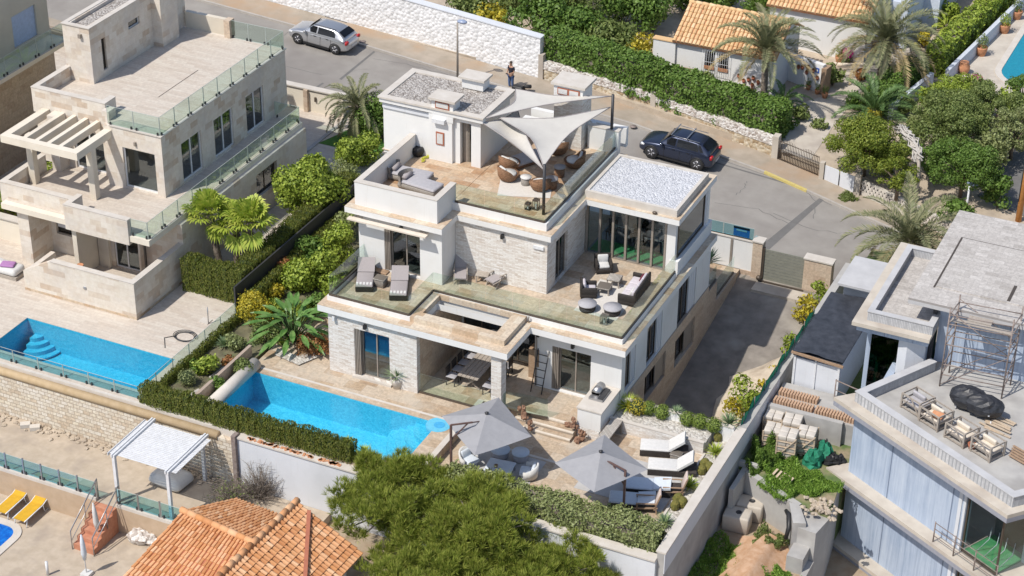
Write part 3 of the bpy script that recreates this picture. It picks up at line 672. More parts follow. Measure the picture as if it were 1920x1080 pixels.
def mk_yellow():
    a, b = PR(1432, 326), PR(1516, 355); m = MB()
    m.hexa([(a.x, fary(a.x)-.03, rz(a.x)+.0), (b.x, fary(b.x)-.03, rz(b.x)+.0), (b.x, fary(b.x)+.15, rz(b.x)), (a.x, fary(a.x)+.15, rz(a.x)), (a.x, fary(a.x)-.03, rz(a.x)+.13), (b.x, fary(b.x)-.03, rz(b.x)+.13), (b.x, fary(b.x)+.15, rz(b.x)+.13), (a.x, fary(a.x)+.15, rz(a.x)+.13)])
    struct(m.build('yellow_kerb', mt['yellow']))
mk_yellow()
# upper garden ground behind the street (slightly higher than the pavement)
def gz(x, y): return -.2-.04*x
m = MB(); m.prism([(-60, 33.4), (-5, 33.3), (10.4, 31.4), (18, 29.4), (26, 26.6), (70, 10), (90, 120), (-90, 120)], -6, gz); struct(m.build('garden_ground', mt['sand']))
def PG(u, v, dz=0):
    p = P(u, v, 0)
    for _ in range(12): p = P(u, v, gz(p.x, p.y)+dz)
    return p
# our plot: pool terrace (z 0), lower terrace (-.6), driveway
PX0, PX1, PY0, PY1 = -3.1, 6.3, -5.05, -1.62
m = MB(); m.box(-3.3, PY1+.001, -5, 7.3, 19.6, -.001); m.box(7.3, .8, -5, 12.88, 2.95, -.0012); m.box(7.3, 2.951, -5, 11.4, 13.5, -.0013); m.box(7.3, 13.5, -5, 12.88, 19.0, -1.3); m.box(-3.3, -5.9, -5, PX0-.001, PY1, -.0011); m.box(PX1+.001, -5.9, -5, 7.3, PY1, -.0012); m.box(PX0, -5.9, -5, PX1, PY0-.001, -.0013)
struct(m.build('pool_terrace', mt['trav']))
m = MB(); m.box(7.301, -5.9, -5, 18.15, .7999, -.45); m.box(11.76, .8, -5, 18.15, 3.0, -.4502); struct(m.build('lower_terrace', mt['trav']))
m = MB()
for i in range(2): m.box(9.0, .8-.36*(i+1), -.6, 11.75, .799-.36*i, -.15-.15*i)
struct(m.build('terrace_steps', mt['trav']))
m = MB(); m.box(7.3, .78, -.06, 11.75, .9, .012)
for i in range(2): m.box(8.98, .78-.36*(i+1), -.2-.15*i, 11.75, .88-.36*(i+1), -.14-.15*i)
struct(m.build('step_nosing', mt['coping']))
m = MB(); m.box(7.05, -5.0, -.02, 7.31, .8, .02); m.box(7.4, -1.55, -.46, 14.0, -1.42, -.435); m.box(-3.0, PY1+.32, 0, 6.9, PY1+.44, .018); struct(m.build('coping_strip', mt['copw']))
# pool basin + water
def basin(name, x0, y0, x1, y1, z, dep, mat):
    m = MB(); m.add([(x0, y0, z-dep), (x1, y0, z-dep), (x1, y1, z-dep), (x0, y1, z-dep), (x0, y0, z), (x1, y0, z), (x1, y1, z), (x0, y1, z)], [(0, 1, 2, 3), (0, 4, 5, 1), (1, 5, 6, 2), (2, 6, 7, 3), (3, 7, 4, 0)]); return m
bm_ = basin('pool', PX0, PY0, PX1, PY1, -.02, 1.5, None)
for i in range(4):
    pr = []; r_ = 2.3-.4*i
    for k in range(13): a = math.pi+math.radians(90)*k/12-math.radians(0); pr.append((6.3+r_*math.cos(a), PY1+r_*math.sin(a)*1.0))
    bm_.prism([(6.3, PY1-.001)]+pr, -1.45, -1.05+.24*i)
struct(bm_.build('pool_basin', mt['poolA']))
m = MB(); m.add([(PX0, PY0, -.09), (PX1, PY0, -.09), (PX1, PY1, -.09), (PX0, PY1, -.09)], [(0, 1, 2, 3)]); struct(m.build('pool_water', mt['water']))
m = MB(); m.lathe((6.35, -1.75, -.2), [(.0, .0), (.55, 0), (.55, .206), (.0, .206)], 28, smooth=False); o = m.build('spa_basin', m_plain('light_blue_tile', (.14, .52, .74), .3)); struct(o)
m = MB(); m.lathe((6.4, -1.75, -.0), [(.0, .0), (.24, 0), (.24, .02), (.0, .02)], 20, smooth=False); struct(m.build('spa_seat', m_plain('mid_blue_tile', (.07, .4, .72), .3)))
# roller cover tube
t = thing('pool_cover_roller', 'white rounded cover roll lying along the left end of the rectangular pool', 'pool cover', (-3.25, -3.2, 0))
m = MB(); m.tube([(-3.1, -4.95, .2), (-3.1, -1.3, .2)], .3, 18); m.build('roll', mt['copw'], t)
m = MB(); m.box(-3.25, -5.0, -.1, -2.95, -4.951, .4); m.box(-3.25, -1.299, -.1, -2.95, -1.25, .4); m.build('bracket', mt['walu'], t)
# driveway (slopes) and its concrete apron
def dz(x, y): return -3.16+(y-8.76)*.187 if y > 4 else -4.05
m = MB(); m.prism([(XW, 3.1), (18.3, 3.1), (18.3, 19.6), (XW-6, 19.6), (XW-6, 15.2), (XW, 15.2)], -6, lambda x, y: -3.16+(y-8.76)*.16); struct(m.build('driveway', mt['drive']))
def DZ(x, y): return -3.16+(y-8.76)*.16
# right building plot ground: upper yard, lower yard
m = MB(); m.box(18.3, 3.0, -6, 22.75, 24, -1.35); struct(m.build('yard_ground', mt['dirtgreen']))
m = MB(); m.box(22.7, -30, -6.1, 45, 9.0, -5.05); m.box(18.3, -30, -6, 22.7, 3.0, -3.1); struct(m.build('lower_yard_ground', mt['earth']))
# left plot
LX0, LX1, LY0, LY1 = -14.9, -6.72, -5.15, -2.34
m = MB(); m.box(-40, LY1+.001, -5, -6.2, 24.0, 0); m.box(-40, -5.9, -5, LX0-.001, LY1, -.0011); m.box(LX1+.001, -5.2, -5, -6.2, LY1, -.0012)
m.box(LX0, -5.9, -5, -6.2, LY0-.001, -.0013); struct(m.build('left_pool_deck', mt['deck']))
bm_ = basin('left_pool', LX0, LY0, LX1, LY1, -.02, 1.5, None)
for i in range(4):
    pr = []; r_ = 1.35-.3*i
    for k in range(13): a = -math.radians(90)*k/12; pr.append((LX0+.35+r_*math.cos(a)*1.0, LY1+r_*math.sin(a)))
    bm_.prism([(LX0+.35, LY1-.001)]+pr, -1.45, -1.38+.2*i)
struct(bm_.build('left_pool_basin', mt['poolB']))
m = MB(); m.add([(LX0, LY0, -.08), (LX1, LY0, -.08), (LX1, LY1, -.08), (LX0, LY1, -.08)], [(0, 1, 2, 3)]); struct(m.build('left_pool_water', mt['water']))
# plant bed between the plots
m = MB(); m.box(-6.19, -5.9, -5, -3.45, 22.5, .06); struct(m.build('plant_bed', m_noise('dark_planting_soil', (.09, .085, .05), (.2, .18, .11), 2.2, .95, .6, 20, c3=(.1, .14, .05, 1), sc3=1.2)))
for pl_ in ([(392, 706), (440, 672), (470, 660), (452, 690), (404, 722)], [(520, 652), (560, 668), (600, 655), (612, 662), (560, 684), (515, 664)], [(340, 748), (372, 728), (392, 740), (360, 756)]):
    m = MB(); m.prism([tuple(P(u, v, .08))[:2] for u, v in pl_], .05, .08); struct(m.build('pebble_patch', mt['gravP']))
m = MB(); m.box(-3.85, -5.2, 0, -3.7, -.6, .6); tag(m.build('bed_retaining_wall', mt['stonetan']), 'low brown wall between the gravel bed and the white pool cover roll', 'wall')
# lower neighbour levels
m = MB(); m.box(-40, -9.95, -6, 3.5, -6.3, -2.6); struct(m.build('lower_patio', mt['sand']))
m = MB(); m.box(-40, -30, -6, 18, -9.951, -3.9); struct(m.build('lower_yard', mt['sand']))
m = MB(); m.box(3.5, -9.95, -6, 18.2, -6.3, -3.0); struct(m.build('scrub_ground', mt['earth']))
# ------------------------------------------------------------------ the main villa
Z1, Z2, Z3 = 3.5, 6.62, 9.4
V = thing('villa', 'white three storey villa with shade sails, stone clad walls and glass railed terraces', 'house', (6, 8, 0))
F0, Fr, Fx = FY(0), FY(2.9), FX(XW)
# ground floor
m = MB(); wall(m, F0, 0, 4.42, 0, 3.12, .3, [(1.3, 3.06, .12, 2.55)]); m.box(0, .3, 0, .3, 13.5, 3.12); m.build('stone_wall', mt['split'], V)
window(F0, 1.62, 3.06, .12, 2.55, V, 2, mt['taupe'], mt['glassW'], .18, .05, 2.2, shutter=.32)
m = MB(); m.box(1.68, .27, 1.35, 3.0, .29, 2.5); m.build('blue_reflection', mt['bluerefl'], V)  # blue sheet imitates sky and pool reflected in the glass
m = MB(); m.fbox(F0, 1.2, 3.16, -.12, .1, .0, .11); m.build('door_step', mt['copw'], V)
m = MB(); m.box(4.15, .302, 0, 4.42, 4.4, 3.119); m.build('pier', mt['stonetan'], V)
m = MB(); m.box(8.02, .0, 0, 8.5, .5, 3.12); m.box(4.43, 4.4, 0, 8.77, 4.6, 3.12); m.build('stone_wall', mt['split'], V)
Fd = FY(4.38)
window(Fd, 4.6, 8.2, 0.05, 2.6, V, 4, mt['bronze'], mt['glassD'], -.1, .06, 2.0)
m = MB(); wall(m, Fr, 8.77, XW, 0, 3.12, .3, [(9.6, 11.45, .06, 2.3)]); m.box(8.77, 3.2, 0, 9.0, 13, 3.12)
# right hand wall: plaster band, recesses for windows
ops = [(3.35, 4.55, .55, 2.75), (5.9, 7.75, .35, 2.6), (9.75, 12.1, .2, 2.6)]
wall(m, Fx, 3.2, 14.0, .3, 3.12, .3, ops); m.box(.3, 13.2, 0, XW-.31, 13.5, 3.119)
m.build('plaster_wall', mt['plaster'], V)
window(Fr, 9.92, 11.45, .06, 2.3, V, 2, mt['taupe'], mt['glassW'], .16, .05, 2.4, shutter=.32)
for a0, a1, z0, z1 in ((3.4, 4.05, .6, 2.7), (5.95, 7.15, .4, 2.55), (9.8, 11.2, .25, 2.55)): window(Fx, a0, a1, z0, z1, V, 2 if a1-a0 > .5 else 1, mt['bronze'], mt['glassD'], .1, .05, 1.2)
m = MB()
for a0, a1, z0, z1 in ((4.06, 4.55, .58, 2.75), (7.17, 7.75, .38, 2.6), (11.22, 12.1, .23, 2.6)):
    n = 3
    for i in range(n): m.fbox(Fx, a0+(a1-a0)*i/n, a0+(a1-a0)*(i+1)/n-.03, .04, .14, z0, z1-.02)
m.build('folded_shutter', mt['ghost'], V)
# lower stone band with basement windows
m = MB(); wall(m, Fc((XW+.04, 0), (0, 1)), 14.0, 15.2, -4.2, 0, .3); wall(m, Fc((XW+.04, 0), (0, 1)), 3.3, 14.0, -4.2, .298, .3, [(5.75, 8.35, -1.5, -.1), (9.6, 12.2, -1.85, -.35)]); m.build('stone_plinth', mt['stonetan'], V)
for a0, a1, z0, z1 in ((5.8, 7.2, -1.45, -.15), (9.65, 11.0, -1.8, -.4)): window(Fc((XW+.04, 0), (0, 1)), a0, a1, z0, z1, V, 2, mt['bronze'], mt['glassD'], .2, .05, 1.0)
m = MB(); m.fbox(Fc((XW+.04, 0), (0, 1)), 7.25, 8.33, .1, .14, -1.45, -.15); m.fbox(Fc((XW+.04, 0), (0, 1)), 11.05, 12.18, .1, .14, -1.8, -.4); m.build('shutter', mt['taupe'], V)
# first floor slab: white fascia + travertine ledge + kerb
L1 = [(-.4, -.2), (8.86, -.2), (8.86, 2.2), (13.3, 2.2), (13.3, 13.6), (-.4, 13.6)]
hole = (4.3, .85, 7.88, 2.5)
m = MB()
def l_minus_hole(mb, z0, z1, x0, y0, x1, y1, hx0, hy0, hx1, hy1):
    mb.box(x0, y0, z0, x1, hy0, z1); mb.box(x0, hy1, z0, x1, y1, z1); mb.box(x0, hy0, z0, hx0, hy1, z1); mb.box(hx1, hy0, z0, x1, hy1, z1)
l_minus_hole(m, 3.12, 3.43, -.4, -.2, 8.86, 2.2, *(hole[0], hole[1], hole[2], 2.199)); m.box(-.4, 2.2, 3.12, hole[0], 2.6, 3.43); m.box(hole[2], 2.2, 3.12, 13.3, 2.6, 3.43); m.box(-.4, 2.6, 3.12, 13.3, 13.6, 3.43)
m.build('fascia', mt['plaster'], V)
m = MB(); m.box(-.4, -.2, 3.431, 8.86, .3, 3.45); m.box(8.5, .3, 3.431, 8.86, 2.2, 3.45); m.box(8.5, 2.2, 3.431, 13.3, 2.62, 3.45); m.box(-.4, .3, 3.431, -.18, 9, 3.45); m.box(12.98, 2.62, 3.431, 13.3, 13.6, 3.45); m.build('ledge', mt['ledge'], V)
# pergola ring round the opening (travertine topped box)
m = MB(); l_minus_hole(m, 3.452, 3.7, 3.95, .302, 8.49, 2.6, *hole); m.build('pergola_frame', mt['ledge'], V)
# terrace kerb
m = MB(); m.box(-.18, .302, 3.432, 3.94, .44, 3.68); m.box(-.18, .44, 3.432, -.05, 9, 3.68); m.box(3.8, .44, 3.432, 3.94, 2.6, 3.68); m.box(8.5, 2.62, 3.432, 12.98, 2.8, 3.68); m.box(3.95, 2.602, 3.432, 8.5, 2.8, 3.68); m.box(12.84, 2.8, 3.432, 12.98, 9.0, 3.68); m.build('kerb', mt['plaster'], V)
m = MB(); m.box(-.05, .44, 3.44, 3.8, 3.6, Z1); m.box(-.05, 2.8, 3.441, 12.84, 13, Z1-.002); m.build('terrace_paving', mt['trav'], V)
rail([(-.1, 9), (-.1, .37), (3.87, .37), (3.87, 2.7), (12.91, 2.7), (12.91, 9.0)], 3.68, V)
# first floor walls
G0, G1, G2 = FY(3.6), FY(4.95), FY(9.2)
zt = Z2-.34
m = MB(); wall(m, G0, -.35, 3.85, Z1, zt, .3, [(.95, 2.75, Z1+.08, 5.75)]); m.box(3.55, 3.9, Z1, 3.85, 9, zt); m.box(-.35, 3.9, Z1, -.05, 13, zt); m.build('plaster_wall', mt['plaster'], V)
window(G0, 1.25, 2.75, Z1+.08, 5.75, V, 2, mt['taupe'], mt['glassW'], .16, .05, 2.6, shutter=.3, rmat=mt['intr'])
m = MB(); wall(m, G1, 3.86, 8.36, Z1, zt, .3); wall(m, FX(8.36), 5.25, 9.2, Z1, zt, .3, [(5.9, 7.2, Z1+.05, 5.7)]); m.build('stone_wall', mt['split'], V)
window(FX(8.36), 5.9, 7.2, Z1+.05, 5.7, V, 2, mt['taupe'], mt['glassD'], .12, .05, 1.4)
# glass dining room
m = MB(); m.box(12.36, 9.2, Z1, 12.78, 9.5, zt); m.box(8.07, 13.0, Z1, 12.9, 13.3, zt); m.build('plaster_wall', mt['plaster'], V)
m = MB(); m.box(12.55, 9.15, 3.46, 12.98, 13.6, 4.15); m.build('parapet', mt['plaster'], V)
fr_ = MB(); x0, x1 = 8.4, 12.34
fr_.box(x0, 9.22, Z1, x1, 9.34, Z1+.06); fr_.box(x0, 9.22, zt-.1, x1, 9.34, zt)
for i in range(7):
    x = x0+(x1-x0-.1)*i/6; fr_.box(x, 9.2, Z1+.06, x+.1, 9.36, zt-.1)
fd = fr_.build('folding_doors', mt['taupe'], V)
for i in range(6):
    x = x0+(x1-x0-.1)*i/6; g = MB(); g.box(x+.1, 9.27, Z1+.06, x+(x1-x0-.1)/6, 9.285, zt-.1); g.build('glass_pane', mt['glassC'], fd)
m = MB(); m.box(8.4, 9.4, Z1, 12.5, 13.0, Z1+.02); m.build('dining_room_floor', m_plain('slate_floor', (.16, .2, .24), .4), V)
m = MB(); m.box(8.5, 9.5, Z1+.021, 12.4, 10.6, Z1+.04); m.build('green_mat', m_plain('artificial_grass', (.06, .3, .12), .9), V)
window(FX(12.86), 9.45, 12.85, 4.18, zt-.02, V, 1, mt['bronze'], mt['glassD'], .03, .06, 0)
m = MB(); m.box(12.5, 12.85, 4.15, 12.86, 13.3, zt); m.build('corner_post', mt['ghost'], V)
# second slab
m = MB(); fz0, fz1 = Z2-.33, Z2-.06
m.box(-.85, 3.25, fz0, 4.03, 9, fz1); m.box(4.03, 4.75, fz0, 8.6, 13.6, fz1); m.box(-.85, 9, fz0, 4.03, 13.6, fz1); m.box(8.6, 8.65, fz0, 13.1, 13.5, fz1); m.build('fascia', mt['plaster'], V)
m = MB(); m.box(-.85, 3.25, fz1+.001, 4.03, 9, Z2-.04); m.box(4.03, 4.75, fz1+.001, 8.6, 13.6, Z2-.04); m.box(-2.05, 9, fz1+.001, 4.0, 13.6, Z2-.04); m.box(8.6, 8.65, fz1+.001, 13.1, 13.5, Z2-.04); m.build('ledge', mt['ledge'], V)
# awning slats over the bedroom door
m = MB()
m.box(-.6, 2.98, 6.08, 3.35, 3.24, 6.15); m.box(-.5, 3.24, 6.0, -.1, 3.59, 6.07); m.box(2.8, 3.24, 6.0, 3.2, 3.59, 6.07)
m.build('awning', mt['coping'], V)
# parapet box
m = MB(); m.box(-.5, 3.6, Z2-.04, 3.63, 3.86, 7.72); m.box(-.5, 3.86, Z2-.04, -.25, 9.0, 7.72); m.box(3.38, 3.86, Z2-.04, 3.63, 5.45, 7.72); m.build('parapet', mt['plaster'], V)
m = MB(); m.box(-.52, 3.58, 7.72, 3.65, 3.88, 7.76); m.box(-.52, 3.88, 7.72, -.22, 9.0, 7.76); m.box(3.35, 3.88, 7.72, 3.65, 5.47, 7.76); m.build('coping', mt['copw'], V)
m = MB(); m.box(-.25, 3.86, Z2-.03, 3.38, 14, Z2+.08); m.box(3.4, 5.25, Z2-.031, 7.95, 14, Z2+.079); m.build('roof_terrace_paving', mt['trav2'], V)
m = MB(); m.box(3.63, 5.1, Z2-.04, 8.23, 5.24, 6.95); m.box(8.0, 5.24, Z2-.04, 8.23, 13.4, 6.95); m.build('kerb', mt['plaster'], V)
rail([(3.72, 5.17), (8.1, 5.17), (8.1, 13.2)], 6.95, V, h=.9)
m = MB(); m.box(6.7, 13.2, Z2, 8.25, 13.5, 7.85); m.box(3.3, 14.2, Z2, 8.25, 14.45, 7.6); m.box(6.5, 13.5, Z2, 6.7, 14.2, 7.6); m.build('parapet', mt['plaster'], V)
m = MB(); m.box(6.68, 13.18, 7.85, 8.27, 13.52, 7.89); m.build('coping', mt['copw'], V)
m = MB(); m.box(3.1, 13.0, Z2, 5.0, 14.0, 7.3); m.build('stair_wall', mt['plaster'], V)
# gravel roof over the glass room
m = MB(); m.box(8.45, 8.83, Z2-.04, 12.9, 8.98, 6.92); m.box(12.75, 8.98, Z2-.04, 12.9, 12.9, 6.92); m.box(8.45, 12.75, Z2-.04, 12.75, 12.9, 6.92); m.box(8.45, 8.98, Z2-.04, 8.6, 12.75, 6.92); m.build('roof_kerb', mt['copw'], V)
m = MB(); m.box(8.6, 8.98, Z2-.04, 12.75, 12.75, 6.86); m.build('white_gravel_roof', mt['gravW'], V)
m = MB(); m.ball((11.9, 8.7, Z2+.03), .12, .08, .08); m.build('roof_outlet', mt['bronze'], V)
# penthouse
PH0 = 9.05
Fp = FY(PH0); m = MB(); wall(m, Fp, -1.95, 3.1, Z2-.2, Z3-.3, .25, [(2.05, 2.62, Z2, 8.85)]); m.box(2.85, PH0+.25, Z2, 3.1, 12.2, Z3-.3); m.box(-1.95, PH0+.25, Z2-.2, -1.7, 12.2, Z3-.3); m.box(-1.7, 11.95, Z2, 2.85, 12.2, Z3-.3)
m.box(.52, 8.88, Z2, 1.72, PH0, Z3-.1); m.build('plaster_wall', mt['plaster'], V)
m = MB(); m.box(2.3, PH0+.35, Z2+.08, 2.62, PH0+.37, 8.8); m.build('glass_pane', mt['glassC'], V)
m = MB(); m.box(2.05, PH0+.3, Z2+.08, 2.3, PH0+.36, 8.85); m.box(2.32, PH0+.32, Z2+.08, 2.37, PH0+.38, 8.85); m.build('door_frame', mt['taupe'], V)
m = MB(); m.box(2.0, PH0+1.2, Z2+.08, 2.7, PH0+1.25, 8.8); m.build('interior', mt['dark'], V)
m = MB(); m.box(-2.05, 8.85, Z3-.3, 3.3, 12.25, Z3-.08); m.build('fascia', mt['plaster'], V)
m = MB(); frame_ring(m, -2.1, 8.78, 3.35, 12.3, .34, Z3-.08, Z3); m.build('coping', mt['copw'], V)
m = MB(); m.box(-1.76, 9.12, Z3-.079, 3.01, 11.96, Z3-.05); m.build('brown_gravel_roof', mt['gravB'], V)
m = MB(); m.box(-1.95, 8.97, Z3-.62, .5, 9.048, Z3-.4); m.build('cornice', mt['ghost'], V)
ch = MB(); ch.box(.68, 8.86, Z3-.62, 1.78, 9.6, 9.84); c_ = ch.build('chimney', mt['plaster'], V)
m = MB(); m.box(.58, 8.7, 9.84, 1.95, 9.72, 9.95); m.build('chimney_cap', mt['copw'], c_)
m = MB()
m.box(.88, 8.825, 9.42, 1.6, 8.858, 9.76); m.build('vent_frame', mt['red'], c_); m = MB(); m.box(.93, 8.81, 9.48, 1.55, 8.824, 9.71); m.build('vent_grille', mt['whitecush'], c_)
ch = MB(); ch.box(.98, 11.4, Z3, 2.08, 12.1, 9.9); c_ = ch.build('chimney', mt['plaster'], V); m = MB(); m.box(.85, 11.25, 9.9, 2.2, 12.2, 10.0); m.build('chimney_cap', mt['copw'], c_)
m = MB(); m.box(1.6, 11.7, Z3, 1.95, 11.75, Z3+.2); m.build('roof_vent', mt['black'], V)
ch = MB(); ch.box(5.12, 12.75, Z2, 6.55, 13.85, 9.88); c_ = ch.build('stair_tower', mt['split'], V); m = MB(); m.box(5.1, 12.73, 9.1, 6.57, 13.87, 9.881); m.build('plaster_band', mt['plaster'], c_)
m = MB(); m.box(4.98, 12.62, 9.881, 6.72, 14.0, 10.0); m.build('chimney_cap', mt['copw'], c_)
for x in (5.3, 5.86):
    m = MB(); m.box(x, 12.69, 9.42, x+.56, 12.728, 9.76); m.build('vent_frame', mt['red'], c_); m = MB(); m.box(x+.05, 12.67, 9.47, x+.5, 12.689, 9.71); m.build('vent_grille', mt['whitecush'], c_)
# wall fittings
m = MB(); m.box(.78, 8.66, 8.72, 1.42, 8.878, 8.92); m.build('air_conditioner', mt['walu'], V)
m = MB(); m.box(.9, 8.84, 7.55, 1.32, 8.878, 8.2); fo = m.build('framed_panel', mt['red'], V); m = MB(); m.box(.96, 8.825, 7.62, 1.26, 8.838, 8.13); m.build('panel', mt['whitecush'], fo)
m = MB(); m.box(7.7, 4.88, 5.72, 8.2, 4.948, 5.88); m.build('wall_vent', mt['walu'], V)
for i, (F, a, z) in enumerate(((F0, 1.9, 2.82), (Fr, 10.6, 2.6), (G0, 1.85, 5.95), (G1, 6.2, 5.95), (F0, .35, 2.85), (Fr, 8.95, 2.75))):
    m = MB(); m.fbox(F, a-.06, a+.06, -.16, -.001, z-.1, z+.1); m.build('wall_lamp', mt['black'] if i != 4 else mt['walu'], V)
m = MB(); m.tube([(8.62, 2.5, 3.75), (8.62, 2.5, 3.5), (8.62, 2.86, 3.3), (8.85, 2.86, 3.1), (8.85, 2.86, .05)], .035, 8); m.build('downpipe', mt['taupe'], V)
m = MB(); m.box(8.78, 2.89, 1.0, 8.98, 2.898, 1.9); m.build('niche', mt['wood'], V)
# rear balcony / side passage rail
m = MB(); m.box(12.6, 15.21, -3, 12.94, 18.2, -1.15); m.box(12.64, 14.01, .2981, 12.94, 14.2, .31); m.build('stair_side_wall', mt['stonetan'], V)
rail([(12.85, 14.1), (12.85, 15.2)], .0, V, h=.8); rail([(12.8, 15.25), (12.8, 18.1)], -1.15, V)
# dining glass front
rail([(4.45, .12), (8.0, .12)], 0, V, h=1.0); rail([(8.5, .12), (8.52, .5), (10.4, .75)], 0, V, h=1.0)
# interior clutter seen through the glass
m = MB()
for (x, y) in ((9.6, 11.4), (11.3, 10.9), (11.3, 12.0)):
    m.box(x-.5, y-.45, 4.2, x+.5, y+.45, 4.25)
    for sx in (-.42, .42):
        for sy in (-.38, .38): m.box(x+sx-.03, y+sy-.03, 3.52, x+sx+.03, y+sy+.03, 4.2)
m.build('indoor_table', mt['greycush'], V)
m = MB()
for (x, y) in ((9.0, 10.9), (10.2, 10.9), (10.3, 12.0), (10.7, 10.3), (12.1, 11.5), (10.6, 11.5)):
    m.box(x-.22, y-.22, 3.93, x+.22, y+.22, 4.0); m.box(x-.22, y+.16, 4.0, x+.22, y+.22, 4.45); m.box(x-.2, y-.2, 3.52, x-.16, y-.16, 3.93); m.box(x+.16, y-.2, 3.52, x+.2, y-.16, 3.93); m.box(x-.2, y+.16, 3.52, x-.16, y+.2, 3.93); m.box(x+.16, y+.16, 3.52, x+.2, y+.2, 3.93)
m.build('indoor_chairs', mt['black'], V)
# ------------------------------------------------------------------ kitchen counter block, planter, walls of the plot
t = thing('outdoor_kitchen_counter', 'white walled outdoor kitchen counter with a pale top beside the terrace steps', 'counter', (12.1, 1.6, 0))
m = MB(); m.box(11.76, .8, -.6, 12.85, 2.85, .93); m.build('base', mt['plaster'], t); m = MB(); m.box(11.72, .76, .93, 12.9, 2.88, 1.0); m.build('worktop', mt['copw'], t)
m = MB(); m.box(11.77, .78, -.6, 12.8, .8, -.02); m.build('stone_facing', mt['split'], t)
t = thing('barbecue', 'stainless barbecue grill with closed lid on the outdoor kitchen counter', 'barbecue', (12.2, 2.2, 1.0))
m = MB(); m.box(11.95, 1.55, 1.0, 12.6, 2.5, 1.1); m.build('tray', mt['steel'], t); m = MB(); m.tube([(12.15, 1.85, 1.2), (12.15, 2.5, 1.2)], .2, 14); m.box(11.95, 1.85, 1.05, 12.35, 2.5, 1.2); m.build('lid', mt['steel'], t)
m = MB(); m.box(12.36, 1.6, 1.101, 12.58, 2.45, 1.16); m.build('handle', mt['dkmetal'], t)
t = thing('stone_bench', 'dark grey slab bench against the shaded side of the outdoor kitchen', 'bench', (13.3, .9, -.6))
m = MB(); m.box(13.0, .0, .14, 13.5, 1.75, .22); m.build('top', mt['dkstone'] if 'dkstone' in mt else mt['lwicker'], t); m = MB(); m.box(13.0, .0, -.6, 13.5, .1, .14); m.box(13.0, 1.65, -.6, 13.5, 1.75, .14); m.build('legs', mt['lwicker'], t)
t = thing('raised_planter', 'long raised planter with pebbles, white back wall and stone front, over the driveway', 'planter', (15.4, 2, -.6))
m = MB(); m.box(12.9, 1.78, -.6, 17.2, 1.9, .12); m.build('stone_front', mt['split'], t)
m = MB(); m.box(12.88, 1.76, .12, 17.22, 1.93, .17); m.box(12.95, 2.98, .4, 18.1, 3.2, .45); m.build('coping', mt['copw'], t)
m = MB(); m.box(12.91, 3.0, -4.3, 18.12, 3.18, .4); m.build('back_wall', mt['plaster'], t)
m = MB(); m.box(12.91, 1.9, -.6, 17.2, 3.0, .02); m.build('pebble_bed', mt['gravP'], t)
t = thing('long_boundary_wall', 'tall grey concrete boundary wall with pale coping running beside the sun loungers and driveway', 'wall', (18.4, 6, -3))
m = MB(); m.box(18.2, -6.1, -6, 18.5, 19.2, .22); m.build('wall_body', mt['conc'], t); m = MB(); m.box(18.14, -6.1, .22, 18.56, 3.4, .3); m.build('coping', mt['copw'], t)
m = MB(); m.box(17.25, -4.6, -.6, 17.35, 1.75, -.3); m.build('bed_edge', mt['copw'], t); m = MB(); m.box(17.35, -5.6, -.6, 18.2, 2.99, -.36); m.build('gravel_bed', mt['gravP'], t)
m = MB(); m.box(17.2, 3.2, -4.4, 18.2, 13, -3.2) ; m.build('bed_base', mt['earth'], t)
m = MB(); 
vs = []; N = 14
for j in range(N+1):
    for i in range(6):
        y = 6+8.4*j/N; e = i/5; w0 = 2.95 if j < 10 else 2.95-.5*(j-9); x = 18.19-w0*(1-e)+.12*math.sin(j*1.9+i); z = DZ(0, y)+.02+(.35+.6*e)*min(1, e*2.2+.12)*1.0+.06*math.sin(i*2+j*1.3); vs.append((x, y, z))
m.add(vs, [(j*6+i, j*6+i+1, (j+1)*6+i+1, (j+1)*6+i) for j in range(N) for i in range(5)], True); m.add([(a, b, c-.9) for a, b, c in vs], [(j*6, (j+1)*6, (j+1)*6, j*6) for j in range(0)]); m.build('rough_bank', m_noise('rough_concrete_bank', (.46, .38, .29), (.62, .54, .43), 2, .9, .6, 8, c3=(.4, .32, .24), sc3=.9), t)
m = MB(); m.box(18.16, 3.4, .221, 18.54, 19.2, .26); m.build('upper_coping', mt['conc'], t)
m = MB(); m.box(18.5, -6.1, -.75, 18.53, 8, .2); m.build('painted_band', mt['ghost'], t)
t = thing('green_mesh_fence', 'strip of green netting fixed along the concrete boundary wall above the driveway', 'netting', (18.3, 9, .3))
m = MB(); n = 26; vs = []
for i in range(n+1):
    y = 3.6+10.2*i/n; z = .3+.02*math.sin(i*2.1); vs += [(18.2+.05*math.sin(i*1.7), y, z-.25+.12*math.sin(i*.9)), (18.24+.04*math.sin(i*1.3), y, z+.33+.1*math.sin(i*1.9))]
m.add(vs, [(2*i, 2*i+2, 2*i+3, 2*i+1) for i in range(n)]); m.add([(a+.02, b, c) for a, b, c in vs], [(2*i, 2*i+1, 2*i+3, 2*i+2) for i in range(n)]); m.build('netting', m_plain('green_netting', (.0, .3, .16), .8), t)
m = MB()
for i in range(8): m.tube([(18.27, 3.8+1.4*i, .28), (18.27, 3.8+1.4*i, .8)], .02, 6)
m.build('posts', mt['rust'], t)
